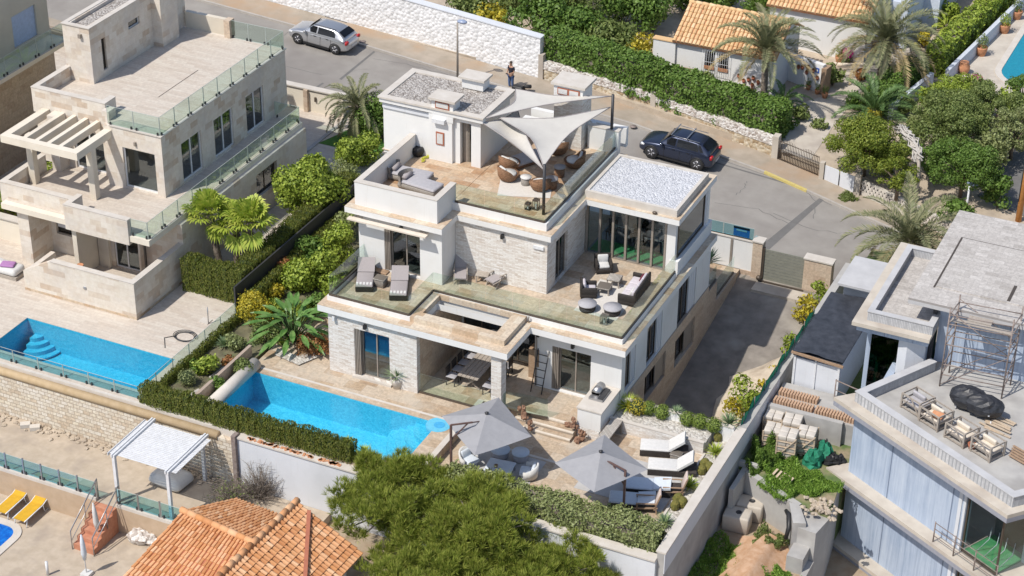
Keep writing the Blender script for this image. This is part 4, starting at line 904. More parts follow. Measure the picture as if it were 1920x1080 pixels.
# front retaining walls
t = thing('white_retaining_wall', 'long white retaining wall below the trimmed hedge at the foot of the lower terrace', 'wall', (11, -6, -3))
m = MB(); m.box(-1.0, -6.28, -6, 18.2, -5.9, -.12); m.build('wall_body', mt['ghost'], t)
m = MB(); m.box(-1.0, -6.34, -.12, 18.2, -5.85, -.05); m.build('coping', mt['copw'], t)
m = MB(); m.box(-1.2, -6.45, -2.6, -1.0, -6.1, .05); m.build('end_pier', mt['rust'], t)
m = MB()
rs = random.Random(4)
for i in range(60):
    x = -.5+4.6*rs.random(); m.cbox((x, -6.2+.1*rs.random(), -.035), .1+.15*rs.random(), .1, .03, rs.random()*3)
m.build('flaked_tile_patches', mt['terra'], t)
t = thing('stone_block_wall', 'pale stone block retaining wall with rounded ochre coping above the sandy patio', 'wall', (-9, -6, -2.6))
m = MB(); m.box(-40, -6.3, -2.8, -1.2, -5.95, -.35); m.build('wall_body', mt['drystone'], t)
m = MB(); m.tube([(-40, -6.2, -.32), (-2.0, -6.2, -.32)], .2, 12); m.build('ochre_coping', m_noise('ochre_render', (.5, .36, .2), (.6, .45, .28), 3, .85, .2, 20), t)
m = MB(); m.box(-40, -6.05, -.35, -1.2, -5.7, -.02); m.build('upper_coping', mt['copw'], t)
m = MB(); rs = random.Random(9)
for i in range(230): x = -20+18*rs.random(); y = -6.35-abs(rs.gauss(0, .28)); m.ball((x, y, -2.57), .05+.09*rs.random(), None, .06, 6, 4, .3, i)
m.build('loose_stones', mt['sand'], t)
t = thing('pool_fence', 'frosted glass fence on the low white upstand in front of the left pool', 'fence', (-10, -5.8, 0))
rail([(-24, -5.75), (-6.25, -5.75)], -.0, t, h=.62, gm='glassB', clamps=True, base='dkmetal')
rail([(-6.12, -6.0), (-6.12, 1.9)], .05, tag(thing('side_glass_fence', 'dark green glass fence dividing the left pool deck from the planted strip', 'fence', (-6.1, -2, 0)), 'dark green glass fence dividing the left pool deck from the planted strip', 'fence'), h=.75, gm='glassG')
# street front walls of the villa plot
t = thing('street_front_wall', 'white street wall of the villa plot with a blue glass strip and tan stone piers', 'wall', (12, 19, -1.5))

m = MB(); m.box(4.0, 18.9, -3, 13.5, 19.1, .36); m.build('wall_body', mt['plaster'], t)
m = MB(); m.box(4.0, 18.86, .36, 13.5, 19.14, .42); m.build('coping', mt['copw'], t); m = MB(); m.box(9, 18.86, -1.75, 13.5, 18.899, -1.3); m.build('plinth', mt['stonetan'], t)
m = MB(); m.box(13.5, 18.75, -1.9, 14.0, 19.25, .5); m.box(16.2, 18.75, -1.9, 17.6, 19.25, .2); m.build('stone_pier', mt['stonetan'], t)
m = MB(); m.box(13.45, 18.7, .5, 14.05, 19.3, .57); m.box(16.15, 18.7, .2, 17.65, 19.3, .27); m.build('pier_cap', mt['copw'], t)
rail([(10.2, 19.0), (13.45, 19.0)], .42, t, h=.62, gm='glassB', step=1.6, bh=.03)
m = MB(); m.box(12.3, 18.86, -1.6, 12.42, 18.98, .3); m.build('post', mt['taupe'], t)
t = thing('pool_sign', 'small blue printed sign fixed behind the glass strip beside the sliding gate', 'sign', (12.8, 19.06, .42))
m = MB(); m.box(12.35, 19.03, .47, 13.2, 19.05, 1.0); m.build('board', m_plain('blue_sign', (.08, .2, .5), .4), t); m = MB(); m.box(12.35, 19.01, .9, 13.2, 19.029, 1.0); m.build('top_band', mt['black'], t)
m = MB(); m.box(12.5, 19.012, .78, 13.05, 19.028, .85); m.build('lettering_band', mt['whitecush'], t)
t = thing('sliding_gate', 'grey slatted sliding driveway gate between two tan stone piers', 'gate', (15.1, 18.9, -1.6))
m = MB(); m.box(14.0, 18.85, -1.55, 16.25, 18.9, -1.45); m.box(14.0, 18.85, .1, 16.25, 18.9, .18)
for i in range(9): m.box(14.0, 18.86, -1.44+.17*i, 16.25, 18.89, -1.29+.17*i)
m.build('slat_panel', mt['gslat'] if 'gslat' in mt else m_plain('grey_green_slats', (.24, .24, .2), .5), t)
m = MB(); m.box(13.9, 17.7, -1.8, 16.6, 18.55, -1.575); m.build('threshold', mt['concw'], t)
m = MB(); m.box(13.95, 18.6, -1.6, 16.3, 18.66, -1.5); m.ball((14.0, 18.55, -1.35), .14); m.box(14.02, 18.8, -1.55, 14.12, 18.95, .25); m.build('gate_track', mt['bronze'], t)
# ------------------------------------------------------------------ the stone clad house on the left
H = thing('stone_house', 'travertine clad house with concrete pergola and open tiled roof deck, left of the villa', 'house', (-15, 9, 0))
ST = mt['stonetile']
# ground floor
Fg, Fge = FY(3.4), FX(-10.2)
m = MB()
wall(m, Fg, -18.2, -12.4, 0, 3.0, .3, [(-17.3, -15.35, 1.05, 2.3), (-13.9, -12.5, .05, 2.35)])
wall(m, FY(3.9), -12.4, -10.2, 0, 3.0, .3)
wall(m, Fge, 4.201, 15.6, 0, 3.0, .3, [(10.6, 12.6, 1.2, 2.5)]); m.box(-18.2, 3.7, 0, -17.9, 15, 3.0); m.box(-18.25, 1.8, 0, -17.6, 3.4, 3.0)
m.build('stone_wall', ST, H)
window(Fg, -17.3, -15.35, 1.05, 2.3, H, 2, mt['bronze'], mt['glassD'], .16, .05, 1.2)
m = MB(); m.box(-17.25, 3.5, 1.4, -15.4, 3.54, 2.28); m.build('roller_shutter', mt['ghost'], H)
window(Fg, -13.9, -12.5, .05, 2.35, H, 2, mt['walu'], mt['glassW'], .08, .06, 1.8)
window(Fge, 10.6, 12.6, 1.2, 2.5, H, 2, mt['bronze'], mt['glassD'], .16, .05, .8)
m = MB(); m.box(-15.0, 1.7, 0, -14.75, 3.39, 2.95); m.box(-14.7, 3.2, 0, -14.1, 3.39, 2.95); m.build('pier', mt['cream'], H)
# courtyard wall with sloping top
m = MB(); q = -.28
m.add([(-16.55, q, 0), (-10.18, q, 0), (-10.18, q, 1.95), (-14.9, q, 1.95), (-16.55, q, 1.05), (-16.55, q+.28, 0), (-10.18, q+.28, 0), (-10.18, q+.28, 1.95), (-14.9, q+.28, 1.95), (-16.55, q+.28, 1.05)],
      [(0, 1, 2, 3, 4), (9, 8, 7, 6, 5), (0, 5, 6, 1), (1, 6, 7, 2), (2, 7, 8, 3), (3, 8, 9, 4), (4, 9, 5, 0)])
m.box(-10.46, 0, 0, -10.18, 3.9, 1.95); m.box(-16.55, 0, 0, -16.3, 1.9, 1.0); m.build('courtyard_wall', ST, H)
m = MB(); m.box(-14.9, -.3, 1.951, -10.16, .02, 1.98); m.box(-10.48, .02, 1.951, -10.16, 3.89, 1.98); m.build('coping', mt['copw'], H)
m = MB(); m.box(-16.55, -.3, 0, -10.17, -.281, .13); m.box(-10.179, -.3, 0, -10.165, 3.9, .13); m.build('skirting', mt['trav2'], H)
# first floor slab, parapet
m = MB(); m.box(-18.9, 1.5, 2.98, -10.4, 15.6, 3.28); m.build('slab', mt['cream'], H)
m = MB(); m.box(-18.85, 1.85, 3.281, -10.45, 15.5, 3.3); m.build('terrace_paving', mt['deck'], H)
m = MB(); m.box(-19.25, 2.0, 3.0, -15.1, 2.28, 4.12); m.box(-15.12, 1.44, 2.8, -11.5, 1.72, 4.12); m.box(-15.12, 1.72, 2.9, -14.86, 2.6, 4.118); m.box(-19.25, 2.28, 3.0, -18.98, 5.3, 4.12); m.build('parapet', ST, H)
m = MB(); m.box(-19.27, 1.98, 4.12, -15.1, 2.3, 4.15); m.box(-15.14, 1.42, 4.121, -11.48, 1.74, 4.151); m.box(-15.14, 1.74, 4.121, -14.84, 2.62, 4.151); m.box(-19.27, 2.3, 4.12, -18.96, 5.3, 4.15); m.build('coping', mt['copw'], H)
rail([(-11.45, 1.6), (-10.5, 1.6), (-10.5, 15.5)], 3.3, H, h=.85, gm='glassG', clamps=True, base='dkmetal', step=1.3)
rail([(-10.5, 15.5), (-12.0, 15.5)], 3.3, H, h=.85, gm='glassG', clamps=True, base='dkmetal')
# first floor walls
F1, F1e, F1b = FY(5.4), FX(-12.05), FY(6.1)
m = MB(); wall(m, F1, -15.05, -12.05, 3.3, 6.55, .3, [(-14.35, -12.5, 3.4, 5.55)])
wall(m, F1e, 5.701, 16.9, 3.3, 6.55, .3, [(7.0, 8.75, 3.4, 5.5), (9.9, 11.65, 3.4, 5.5), (12.9, 14.6, 3.4, 5.5)])
wall(m, F1b, -19.9, -15.05, 3.3, 6.55, .3, [(-17.75, -16.0, 3.35, 5.5)]); m.box(-15.35, 5.4, 3.3, -15.05, 6.1, 6.55); m.box(-19.9, 6.401, 3.3, -19.6, 16.9, 6.55); m.box(-18.7, 5.4, 3.3, -18.2, 6.1, 6.3); m.build('stone_wall', ST, H)
window(F1, -14.35, -12.5, 3.4, 5.55, H, 1, mt['walu'], mt['glassW'], .1, .07, 2.0)
window(F1b, -17.75, -16.0, 3.35, 5.5, H, 2, mt['walu'], mt['glassW'], .1, .07, 1.5)
for a, b in ((7.0, 8.75), (9.9, 11.65), (12.9, 14.6)): window(F1e, a, b, 3.4, 5.5, H, 2, mt['walu'], mt['glassW'] if a < 12 else mt['glassD'], .08, .08, 1.5)
# roof
m = MB(); m.box(-19.95, 6.3, 6.551, -15.0, 17, 6.6); m.box(-15.0, 5.35, 6.551, -12.0, 17, 6.6); m.build('roof_edge', mt['copw'], H)
m = MB(); m.box(-19.6, 6.4, 6.601, -15.25, 16.8, 6.62); m.box(-15.25, 5.55, 6.601, -12.2, 16.8, 6.62); m.build('roof_deck_tiles', mt['deck'], H)
m = MB(); m.box(-14.6, 9.0, 6.621, -14.57, 12.6, 6.632); m.build('drain_slot', mt['bronze'], H)
rail([(-15.1, 5.45), (-12.1, 5.45), (-12.1, 16.9), (-15.3, 16.9)], 6.6, H, h=.95, gm='glassG', clamps=True, base='dkmetal', step=1.25)
m = MB(); m.box(-19.95, 6.0, 6.0, -15.6, 6.28, 7.3); m.box(-19.95, 6.28, 6.551, -19.68, 9.2, 7.3); m.box(-15.9, 6.28, 6.6, -15.6, 6.9, 7.3); m.box(-15.6, 5.7, 6.0, -15.2, 6.28, 7.1); m.build('roof_parapet', ST, H)
m = MB(); m.box(-19.97, 5.98, 7.3, -15.58, 6.3, 7.34); m.box(-19.97, 6.3, 7.3, -19.66, 9.2, 7.34); m.box(-15.92, 6.3, 7.3, -15.58, 6.92, 7.34); m.build('coping', mt['copw'], H)
tw = MB(); Ft = FX(-18.3)
wall(tw, FY(8.85), -19.9, -18.3, 6.6, 9.6, .3); wall(tw, Ft, 9.15, 17.2, 6.6, 9.6, .3, [(9.75, 10.1, 7.0, 8.7), (12.1, 13.1, 8.3, 8.7)]); tw.box(-19.9, 9.15, 6.6, -19.6, 17.2, 9.6)
tw.box(-18.3, 14.2, 6.6, -17.75, 15.7, 10.1)
tt = tw.build('stair_tower', ST, H); window(Ft, 9.75, 10.1, 7.0, 8.7, tt, 1, mt['bronze'], mt['glassD'], .1, .04, .4); window(Ft, 12.1, 13.1, 8.3, 8.7, tt, 1, mt['walu'], mt['glassD'], .1, .04, .4)
m = MB(); m.box(-19.58, 9.2, 9.3, -18.6, 17.0, 9.42); m.build('brown_gravel_roof', mt['gravB'], tt)
m = MB(); frame_ring(m, -19.95, 8.8, -18.25, 17.3, .26, 9.6, 9.64); m.build('coping', mt['copw'], tt)
m = MB(); m.box(-18.9, 8.7, 9.05, -18.75, 8.849, 9.25); m.build('wall_lamp', mt['taupe'], tt)
m = MB(); m.box(-18.2, 17.0, 5.5, -15.6, 17.25, 7.5); m.build('roof_end_wall', mt['cream'], H)
m = MB(); m.box(-15.6, 16.7, 6.6, -15.25, 17.2, 7.6); m.build('end_pier', mt['stonetan'], H)
# pergola
m = MB(); z0, z1 = 5.95, 6.33
m.box(-19.35, 2.6, z0, -14.9, 2.95, z1); m.box(-19.35, 2.95, z0, -18.95, 5.98, z1); m.box(-15.3, 2.95, z0, -14.9, 5.39, z1)
for i in range(4):
    x = -18.95+(3.65-.2)*(i+1)/5+.0; m.box(x, 2.95, z0+.02, x+.22, 5.99, z1-.003)
pg = m.build('pergola', mt['cream'], H)
m = MB(); m.box(-18.85, 3.75, 3.3, -18.5, 4.1, z0); m.box(-15.25, 3.7, 3.3, -14.9, 4.05, z0); m.build('pergola_post', mt['cream'], pg)
m = MB(); m.fbox(F1, -13.6, -13.5, -.1, -.001, 5.8, 6.0); m.build('wall_lamp', mt['taupe'], H)
m = MB(); m.ball((-13.0, -.29, 1.0), .1, .03, .1); m.build('pool_light_fitting', mt['steel'], H)
# outdoor kitchen inside the courtyard
t = thing('courtyard_counter', 'small stone barbecue counter behind the courtyard wall of the stone house', 'counter', (-12, .9, 0))
m = MB(); m.box(-12.9, .2, 0, -11.2, .9, .95); m.build('base', mt['cream'], t); m = MB(); m.box(-12.95, .15, .95, -11.15, .95, 1.0); m.build('worktop', mt['coping'], t)
t = thing('terracotta_pot', 'terracotta pot pair on the step inside the courtyard wall of the stone house', 'plant pot', (-14.4, 1.3, 0), 0)
m = MB(); m.lathe((-14.4, 1.3, .8), [(.1, 0), (.17, .3), (.15, .3), (.1, .25)], 12); m.build('pot', mt['terra'], t); m = MB(); m.box(-14.8, 1.0, 0, -14.0, 1.6, .8); m.build('plinth', mt['cream'], t)
# covered sun bed at the very left, hose, lamp
t = thing('covered_daybed', 'grey pallet daybed heaped with white and purple bedding at the left picture edge', 'daybed', (-18.6, .4, 0))
m = MB(); m.box(-19.6, .1, 0, -17.4, 1.0, .18); m.build('base', mt['gwood'], t)
m = MB(); m.rbox((-18.5, .55, .36), 2.1, .9, .34, .15); m.ball((-18.9, .5, .5), .7, .4, .16, 12, 8, .12, 3); m.build('bedding', mt['whitecush'], t); m = MB(); m.rbox((-18.1, .5, .6), .7, .5, .1, .05, .3); m.build('towel', m_plain('purple_towel', (.4, .2, .42), .9), t)
p = P(347, 632, 0); t = thing('garden_hose', 'coiled dark garden hose beside the left pool corner', 'hose', p)
m = MB()
for i in range(3): m.tube([(p.x+(.45+.06*i)*math.cos(a/3), p.y+(.35+.05*i)*math.sin(a/3), .03+.03*i) for a in range(0, 19)], .018, 5)
m.tube([(p.x-.4, p.y-.1, .03), (p.x-.8, p.y-.5, .02), (p.x-.3, p.y-1.2, .02)], .018, 5); m.build('coil', mt['dkmetal'], t)
p = P(391, 607, 0); t = thing('garden_shower', 'slim steel garden shower post standing on a white slab by the dark glass fence', 'shower', p)
m = MB(); m.tube([p, (p.x, p.y, .9)], .025, 8); m.build('post', mt['steel'], t); m = MB(); m.box(p.x-.5, p.y-.1, 0, p.x+.0, p.y+.35, .04); m.build('base_slab', mt['copw'], t)
# front courtyard wall of the left house towards the street
t = thing('cream_street_wall', 'cream street wall with letterbox and wooden post behind the stone house', 'wall', (-14, 22.8, 0))
m = MB(); m.box(-16.6, 22.8, -1, -12.1, 23.05, 1.35); m.box(-22, 22.8, -1, -16.6, 23.0, .75); m.build('wall_body', mt['cream'], t)
m = MB(); m.box(-16.65, 22.7, 1.35, -12.0, 23.15, 1.42); m.box(-22, 22.75, .75, -16.66, 23.05, .8); m.build('coping', mt['copw'], t)
m = MB(); m.box(-14.55, 22.6, 0, -14.3, 22.799, 1.34); m.build('wooden_post', mt['stonetan'], t); m = MB(); m.box(-13.9, 22.7, .7, -13.8, 22.799, .95); m.build('letterbox', mt['bronze'], t)
rail([(-22, 22.9), (-16.7, 22.9)], .8, t, h=.7, gm='glassB', clamps=True)
m = MB(); m.prism([(-11.8, 19.5), (-8.2, 19.5), (-8.2, 22.8), (-10.8, 22.8)], 0, .02); struct(m.build('lawn', mt['lawn']))
m = MB(); m.box(-12.02, 14.5, 0, -11.8, 22.8, .05); m.box(-14.6, 15.7, -.3, -12.6, 18.5, .5); tag(m.build('light_well', mt['conc']), 'grey concrete upstand of a light well behind the stone house', 'wall')
# far left house (partly in frame)
B = thing('beige_corner_house', 'shaded beige house with blue shutters and glass balcony cut by the top left corner', 'house', (-27, 12, 0))
m = MB(); Fb = FX(-25.0); wall(m, Fb, 2, 14.2, 0, 11, .3, [(11.2, 13.2, 6.3, 8.05), (9.0, 11.0, 2.4, 4.3)]); m.box(-36, 2, 0, -25.3, 2.3, 11); m.box(-36, 13.9, 0, -25.3, 14.2, 11); m.box(-36, 2.3, 10.7, -25.3, 13.9, 11); m.build('wall', m_noise('beige_render', (.5, .46, .38), (.56, .52, .43), 1, .85, .05), B)
bs = m_plain('blue_shutter', (.42, .52, .72), .6)
m = MB(); m.fbox(Fb, 11.2, 13.2, .1, .15, 6.3, 8.05); m.build('shutter', bs, B); m = MB(); m.fbox(Fb, 9.0, 11.0, .1, .15, 2.4, 4.3); m.build('shutter', bs, B)
m = MB(); m.box(-25, 2, 5.75, -23.7, 14.2, 5.98); m.build('balcony_slab', mt['cream'], B)
m = MB(); m.box(-24.99, 2, 0, -24.9, 14.2, 5.74); m.build('brown_facing', mt['stonetan'], B)
rail([(-23.8, 2.2), (-23.8, 14.1)], 5.98, B, h=1.0, gm='glassG', clamps=True, base='dkmetal')
t = thing('side_boundary_wall', 'dark stone boundary wall beside the beige corner house', 'wall', (-22, 8, 0))
m = MB(); m.box(-21.9, 1.5, -.5, -21.6, 20, 1.2); m.build('wall_body', mt['stonetan'], t); m = MB(); m.box(-21.95, 1.5, 1.2, -21.55, 20, 1.26); m.build('coping', mt['coping'], t)
t = thing('low_cream_wall', 'low cream wall with stone coping running left from the stone house', 'wall', (-20.5, 3.2, 0))
m = MB(); m.box(-30, 3.2, 0, -18.25, 3.45, 1.25); m.build('wall_body', mt['cream'], t); m = MB(); m.box(-30, 3.1, 1.25, -18.24, 3.55, 1.32); m.build('coping', mt['copw'], t)
# ------------------------------------------------------------------ concrete house under construction on the right
k = NT('bluegrey_board_render'); wv = k.n('Mapping'); k.l(wallvec(k), wv.inputs[0]); wv.inputs['Scale'].default_value = (7, .1, 1); nf = k.noise(1.5, 6, .78, wv.outputs[0])
k.col(k.mix(.22, k.ramp(nf, [(.36, (.27, .34, .46)), (.5, (.39, .46, .58)), (.68, (.5, .57, .67))]), k.ramp(k.noise(.8, 4), [(.4, (.28, .36, .48)), (.65, (.5, .56, .64))]))); 
w2 = k.n('Mapping'); k.l(wallvec(k), w2.inputs[0]); w2.inputs['Scale'].default_value = (26, .25, 1); c_ = k.b.inputs['Base Color'].links[0].from_socket; c_ = k.mix(k.ramp(k.noise(1.5, 3, .6, w2.outputs[0]), [(.56, (0, 0, 0)), (.68, (.5, .5, .5))]), c_, (.23, .29, .4, 1))
bk = k.n('TexBrick', Scale=1.0); bk.inputs['Brick Width'].default_value = 1.25; bk.inputs['Row Height'].default_value = 50; bk.inputs['Mortar Size'].default_value = .012; bk.offset = 0; k.l(wallvec(k), bk.inputs['Vector']); c_ = k.mix(bk.outputs['Fac'], c_, (.16, .2, .28, 1)); k.col(c_)
k.b.inputs['Roughness'].default_value = .7; mt['blueR'] = k.m
mt['roofslab'] = m_brick('grey_roof_slabs', [(.34, .32, .3), (.44, .42, .4), (.4, .38, .36), (.48, .46, .44)], (.3, .28, .27), .55, .3, .006, wall=False, bump=.12, nz=.35)
mt['corrug'] = m_brick('ribbed_concrete', [(.38, .39, .41), (.46, .47, .49)], (.29, .3, .32), .07, 3, .012, bump=.3, nz=.3)
mt['palec'] = m_noise('pale_concrete', (.42, .42, .43), (.5, .5, .51), 1.5, .85, .1, 30)
R = thing('construction_house', 'blue grey concrete house still under construction with big overhanging slabs, right of the driveway', 'house', (27, 5, -1.3))
T0 = Vector((21.95, 4.35)); T1 = Vector((30.45, -.62)); dd = (T1-T0).normalized(); inn = Vector((-dd.y, dd.x)); Ls = (T1-T0).length
def Q(a, d): p = T0+dd*a+inn*d; return (p.x, p.y)
FO = Fc(tuple(T0), tuple(dd))
def slabpoly(o=0): return [Q(0-o*.0, o), Q(Ls-o, o), (T1.x+.9-o, T1.y+1.0), (48, 14), (48, 22), (25.1, 22), (25.1, 8.3), (23.2, 5.55)]
m = MB()
for z in (2.22, -1.42, -4.9): m.prism(slabpoly(), z-.02, z+.16)
m.build('floor_slab', mt['concw'], R)
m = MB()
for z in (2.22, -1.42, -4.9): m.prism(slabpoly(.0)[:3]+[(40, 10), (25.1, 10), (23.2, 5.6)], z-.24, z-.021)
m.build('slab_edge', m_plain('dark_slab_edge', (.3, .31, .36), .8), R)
# facade walls between slabs
Fw = Fc(Q(.72, .62), tuple(dd)); aw = 6.25
m = MB()
for z0, z1 in ((-1.26, 1.98), (-4.74, -1.66), (-7, -5.14)):
    wall(m, Fw, 0, aw+.35, z0, z1, .3)
m.box(23.3, 5.2, -7, 23.6, 12, 1.98); m.build('render_wall', mt['blueR'], R)
m = MB()
for z0, z1 in ((-1.26, 1.98), (-4.74, -1.66)):
    m.fbox(Fw, aw-.05, aw+.12, -.05, -.001, z0, z1); m.fbox(Fw, aw+.22, aw+.34, -.05, -.001, z0, z1)
m.build('pilaster', mt['ghost'], R)
# corner glass box
for z0, z1 in ((-1.24, 1.96), (-4.7, -1.7)):
    g = MB(); g.fbox(Fw, aw+.4, aw+.46, 0, .08, z0, z1); g.fbox(Fw, aw+.46, 8.55, 0, .08, z0, z0+.07); g.fbox(Fw, aw+.46, 8.55, 0, .08, z1-.07, z1); g.fbox(Fw, 8.5, 8.56, 0, .08, z0+.07, z1-.07); fo = g.build('corner_window', mt['bronze'], R)
    g = MB(); g.fbox(Fw, aw+.46, 8.5, .03, .045, z0+.07, z1-.07); g.build('glass_pane', mt['glassC'], fo)
    c = Fw.m(8.53, 0, 0); g = MB(); F2 = Fc((c[0], c[1]), (.62, .78)); g.fbox(F2, 0.03, 1.5, .0, .015, z0+.02, z1-.02); g.build('glass_pane', mt['glassC'], fo)
    g = MB(); g.fbox(F2, 1.5, 1.9, -.05, .25, z0, z1); g.build('pilaster', mt['ghost'], R)
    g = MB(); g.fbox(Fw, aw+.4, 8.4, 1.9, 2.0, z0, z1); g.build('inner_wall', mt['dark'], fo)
    g = MB(); g.fbox(Fw, aw+.42, 8.5, .1, 1.88, z0-.0, z0+.03); g.build('green_floor', m_plain('green_carpet', (.1, .42, .16), .9), fo)
m = MB(); 
for i in range(4):
    a, b = aw+.8+i*.42, .5; m.tube([Fw.m(a, b, -1.2), Fw.m(a+.25, b+.35, -.6), Fw.m(a+.1, b+.6, -.2)], .02, 5)
m.build('indoor_stand', mt['walu'], R)
# terrace parapet upstand
m = MB()
pr = [Q(.75, .55), Q(Ls-.25, .55), (T1.x+.75, T1.y+1.35)]
def seg(mb, a, b, w_, z0, z1):
    d = Vector((b[0]-a[0], b[1]-a[1])).normalized(); n = Vector((-d.y, d.x))*w_
    mb.prism([a, b, (b[0]+n.x, b[1]+n.y), (a[0]+n.x, a[1]+n.y)], z0, z1)
seg(m, Q(.72, .5), Q(Ls-.25, .5), .3, 2.38, 2.86); seg(m, Q(Ls-.25, .5), (T1.x+8, T1.y+9), .3, 2.38, 2.859); seg(m, (25.0, 8.3), Q(.72, .5), .3, 2.38, 2.858); m.build('parapet', mt['corrug'], R)
m = MB(); seg(m, Q(.70, .47), Q(Ls-.22, .47), .36, 2.861, 2.9); seg(m, Q(Ls-.22, .48), (T1.x+8, T1.y+9), .36, 2.861, 2.899); seg(m, (25.0, 8.32), Q(.70, .48), .36, 2.861, 2.898); m.build('coping', mt['palec'], R)
m = MB(); m.prism([Q(1.0, .8), Q(Ls-.5, .8), (48, 12), (48, 20), (25.3, 20), (25.3, 8.2)], 2.381, 2.395); m.build('terrace_screed', mt['conc'], R)
# upper storey
m = MB(); wall(m, FY(9.0), 25.0, 48, 2.38, 5.32, .3); m.box(25.0, 9.3, 2.38, 25.3, 16, 5.32); m.build('render_wall', mt['blueR'], R)
m = MB(); m.box(24.72, 8.85, -1, 24.9, 9.0, 5.2); m.build('dark_gap', mt['dkmetal'], R)
m = MB(); m.box(23.7, 8.3, 5.32, 48, 17.0, 5.5); m.build('roof_slab', mt['palec'], R); m = MB(); m.box(23.7, 8.3, 5.501, 48, 17.0, 5.6)
m.build('roof_paving', mt['roofslab'], R)
m = MB(); m.box(24.42, 9.6, 5.601, 24.5, 14.5, 5.61); m.box(24.5, 14.42, 5.601, 40, 14.5, 5.61); m.box(27.55, 9.8, 5.601, 27.68, 11.2, 5.66); m.build('roof_joint', mt['bronze'], R)
m = MB(); m.box(24.52, 9.7, 5.602, 40, 14.4, 5.64); m.build('raised_paving', mt['roofslab'], R)
# lower roof
m = MB(); m.box(21.6, 7.45, 4.12, 25.0, 15.2, 4.3); m.build('roof_slab', mt['concw'], R)
m = MB(); frame_ring(m, 22.15, 7.85, 25.0, 14.3, .22, 4.301, 4.72); m.build('parapet', mt['corrug'], R); m = MB(); frame_ring(m, 22.12, 7.82, 25.02, 14.33, .28, 4.721, 4.76); m.build('coping', mt['palec'], R)
m = MB(); m.box(22.37, 8.07, 4.301, 24.78, 14.08, 4.33); m.build('roof_paving', mt['roofslab'], R)
m = MB(); m.box(22.2, 8.6, -1.4, 24.7, 8.9, .2); m.box(24.3, 8.6, .2, 24.7, 8.9, 4.05); m.box(22.0, 8.9, -1.4, 22.2, 15, 4.05); m.box(21.75, 7.75, 3.75, 24.9, 8.0, 4.049); m.build('render_wall', mt['blueR'], R)
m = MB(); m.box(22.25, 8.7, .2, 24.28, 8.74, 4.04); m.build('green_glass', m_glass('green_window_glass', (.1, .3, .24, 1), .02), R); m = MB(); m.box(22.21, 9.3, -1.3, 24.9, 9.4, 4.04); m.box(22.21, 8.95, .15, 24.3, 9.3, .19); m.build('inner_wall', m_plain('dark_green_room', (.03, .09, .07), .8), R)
m = MB(); m.prism([(24.0, 7.9), (24.7, 8.3), (24.7, 8.55), (23.6, 8.0)], 1.2, 3.7); m.build('white_fin', mt['ghost'], R)
t = thing('stepladder', 'white ladder leaning behind the dark green window of the construction house', 'ladder', (23.2, 9.0, .2))
m = MB(); 
for s in (-.2, .2): m.tube([(23.2+s, 8.95, .3), (23.2+s*.7, 9.2, 2.6)], .025, 6)
for i in range(7): m.tube([(23.0, 8.97+.03*i, .5+.3*i), (23.4, 8.97+.03*i, .5+.3*i)], .02, 5)
m.build('ladder_frame', mt['walu'], t)
# annexe at the back of the lower roof
m = MB(); m.box(19.4, 14.3, -1.34, 21.5, 16.5, 2.08); m.build('annexe_wall', mt['palec'], R); m = MB(); m.box(19.2, 13.85, 2.081, 21.59, 16.7, 2.2); m.build('annexe_roof', mt['palec'], R)
# shed with black membrane roof
t = thing('black_roofed_shed', 'long white walled shed with a sagging black membrane roof beside the boundary wall', 'shed', (20, 11, -1.35))
m = MB(); m.box(18.95, 8.65, -1.35, 21.0, 14.0, 1.05); m.build('wall', mt['ghost'], t)
m = MB(); N = 10; vs = []
for j in range(N+1):
    for i in range(7):
        x = 18.85+2.3*i/6; y = 8.5+5.7*j/N; z = 1.5-.035*math.sin(i*1.9+j)-.12*abs(i/6-.35)+.03*math.sin(j*1.7+i*.6); vs.append((x, y, z))
m.add(vs, [(j*7+i, j*7+i+1, (j+1)*7+i+1, (j+1)*7+i) for j in range(N) for i in range(6)], True)
m.box(18.87, 8.55, 1.2, 21.1, 14.1, 1.33); m.build('membrane_roof', m_noise('black_membrane', (.025, .028, .036), (.055, .06, .075), 2.5, .55, .3, 8), t)
m = MB(); m.bar((18.8, 8.5, 1.38), (21.2, 8.5, 1.22), .1, .1); m.build('front_batten', mt['wood'], t)
m = MB(); m.box(18.9, 8.6, -1.35, 19.0, 8.649, 1.2); m.box(19.9, 8.6, -1.35, 19.96, 8.649, 1.2); m.box(20.95, 8.55, -1.35, 21.05, 8.649, 1.2); m.build('corner_trim', mt['walu'], t)
t = thing('blockwork_wall', 'low concrete wall topped with rows of hollow bricks below the black roofed shed', 'wall', (20.5, 7, -1.35))
m = MB(); m.box(18.6, 6.2, -1.35, 22.0, 6.45, -.15); m.box(18.6, 6.45, -1.35, 22.6, 8.5, -.3); m.build('wall_body', mt['conc'], t)
m = MB()
for j in range(2):
    for i in range(14): m.box(18.7+.13*i, 6.6+.75*j, -.3, 18.79+.13*i, 7.0+.75*j, -.08)
for i in range(14): m.box(20.6+.13*i, 6.6, -.3, 20.69+.13*i, 7.05, -.08)
m.build('hollow_bricks', m_plain('pale_brick', (.5, .33, .22), .9), t)
t = thing('site_handrail', 'rusty temporary handrail between the shed and the construction house', 'railing', (21.8, 8, -1))
m = MB(); m.tube([(21.0, 8.3, .6), (22.4, 7.9, .6)], .03, 6); m.tube([(21.0, 8.3, .1), (22.4, 7.9, .1)], .02, 6); m.tube([(21.0, 8.3, -1.3), (21.0, 8.3, .65)], .03, 6); m.tube([(22.4, 7.9, -1.3), (22.4, 7.9, .65)], .03, 6); m.build('rails', mt['rust'], t)
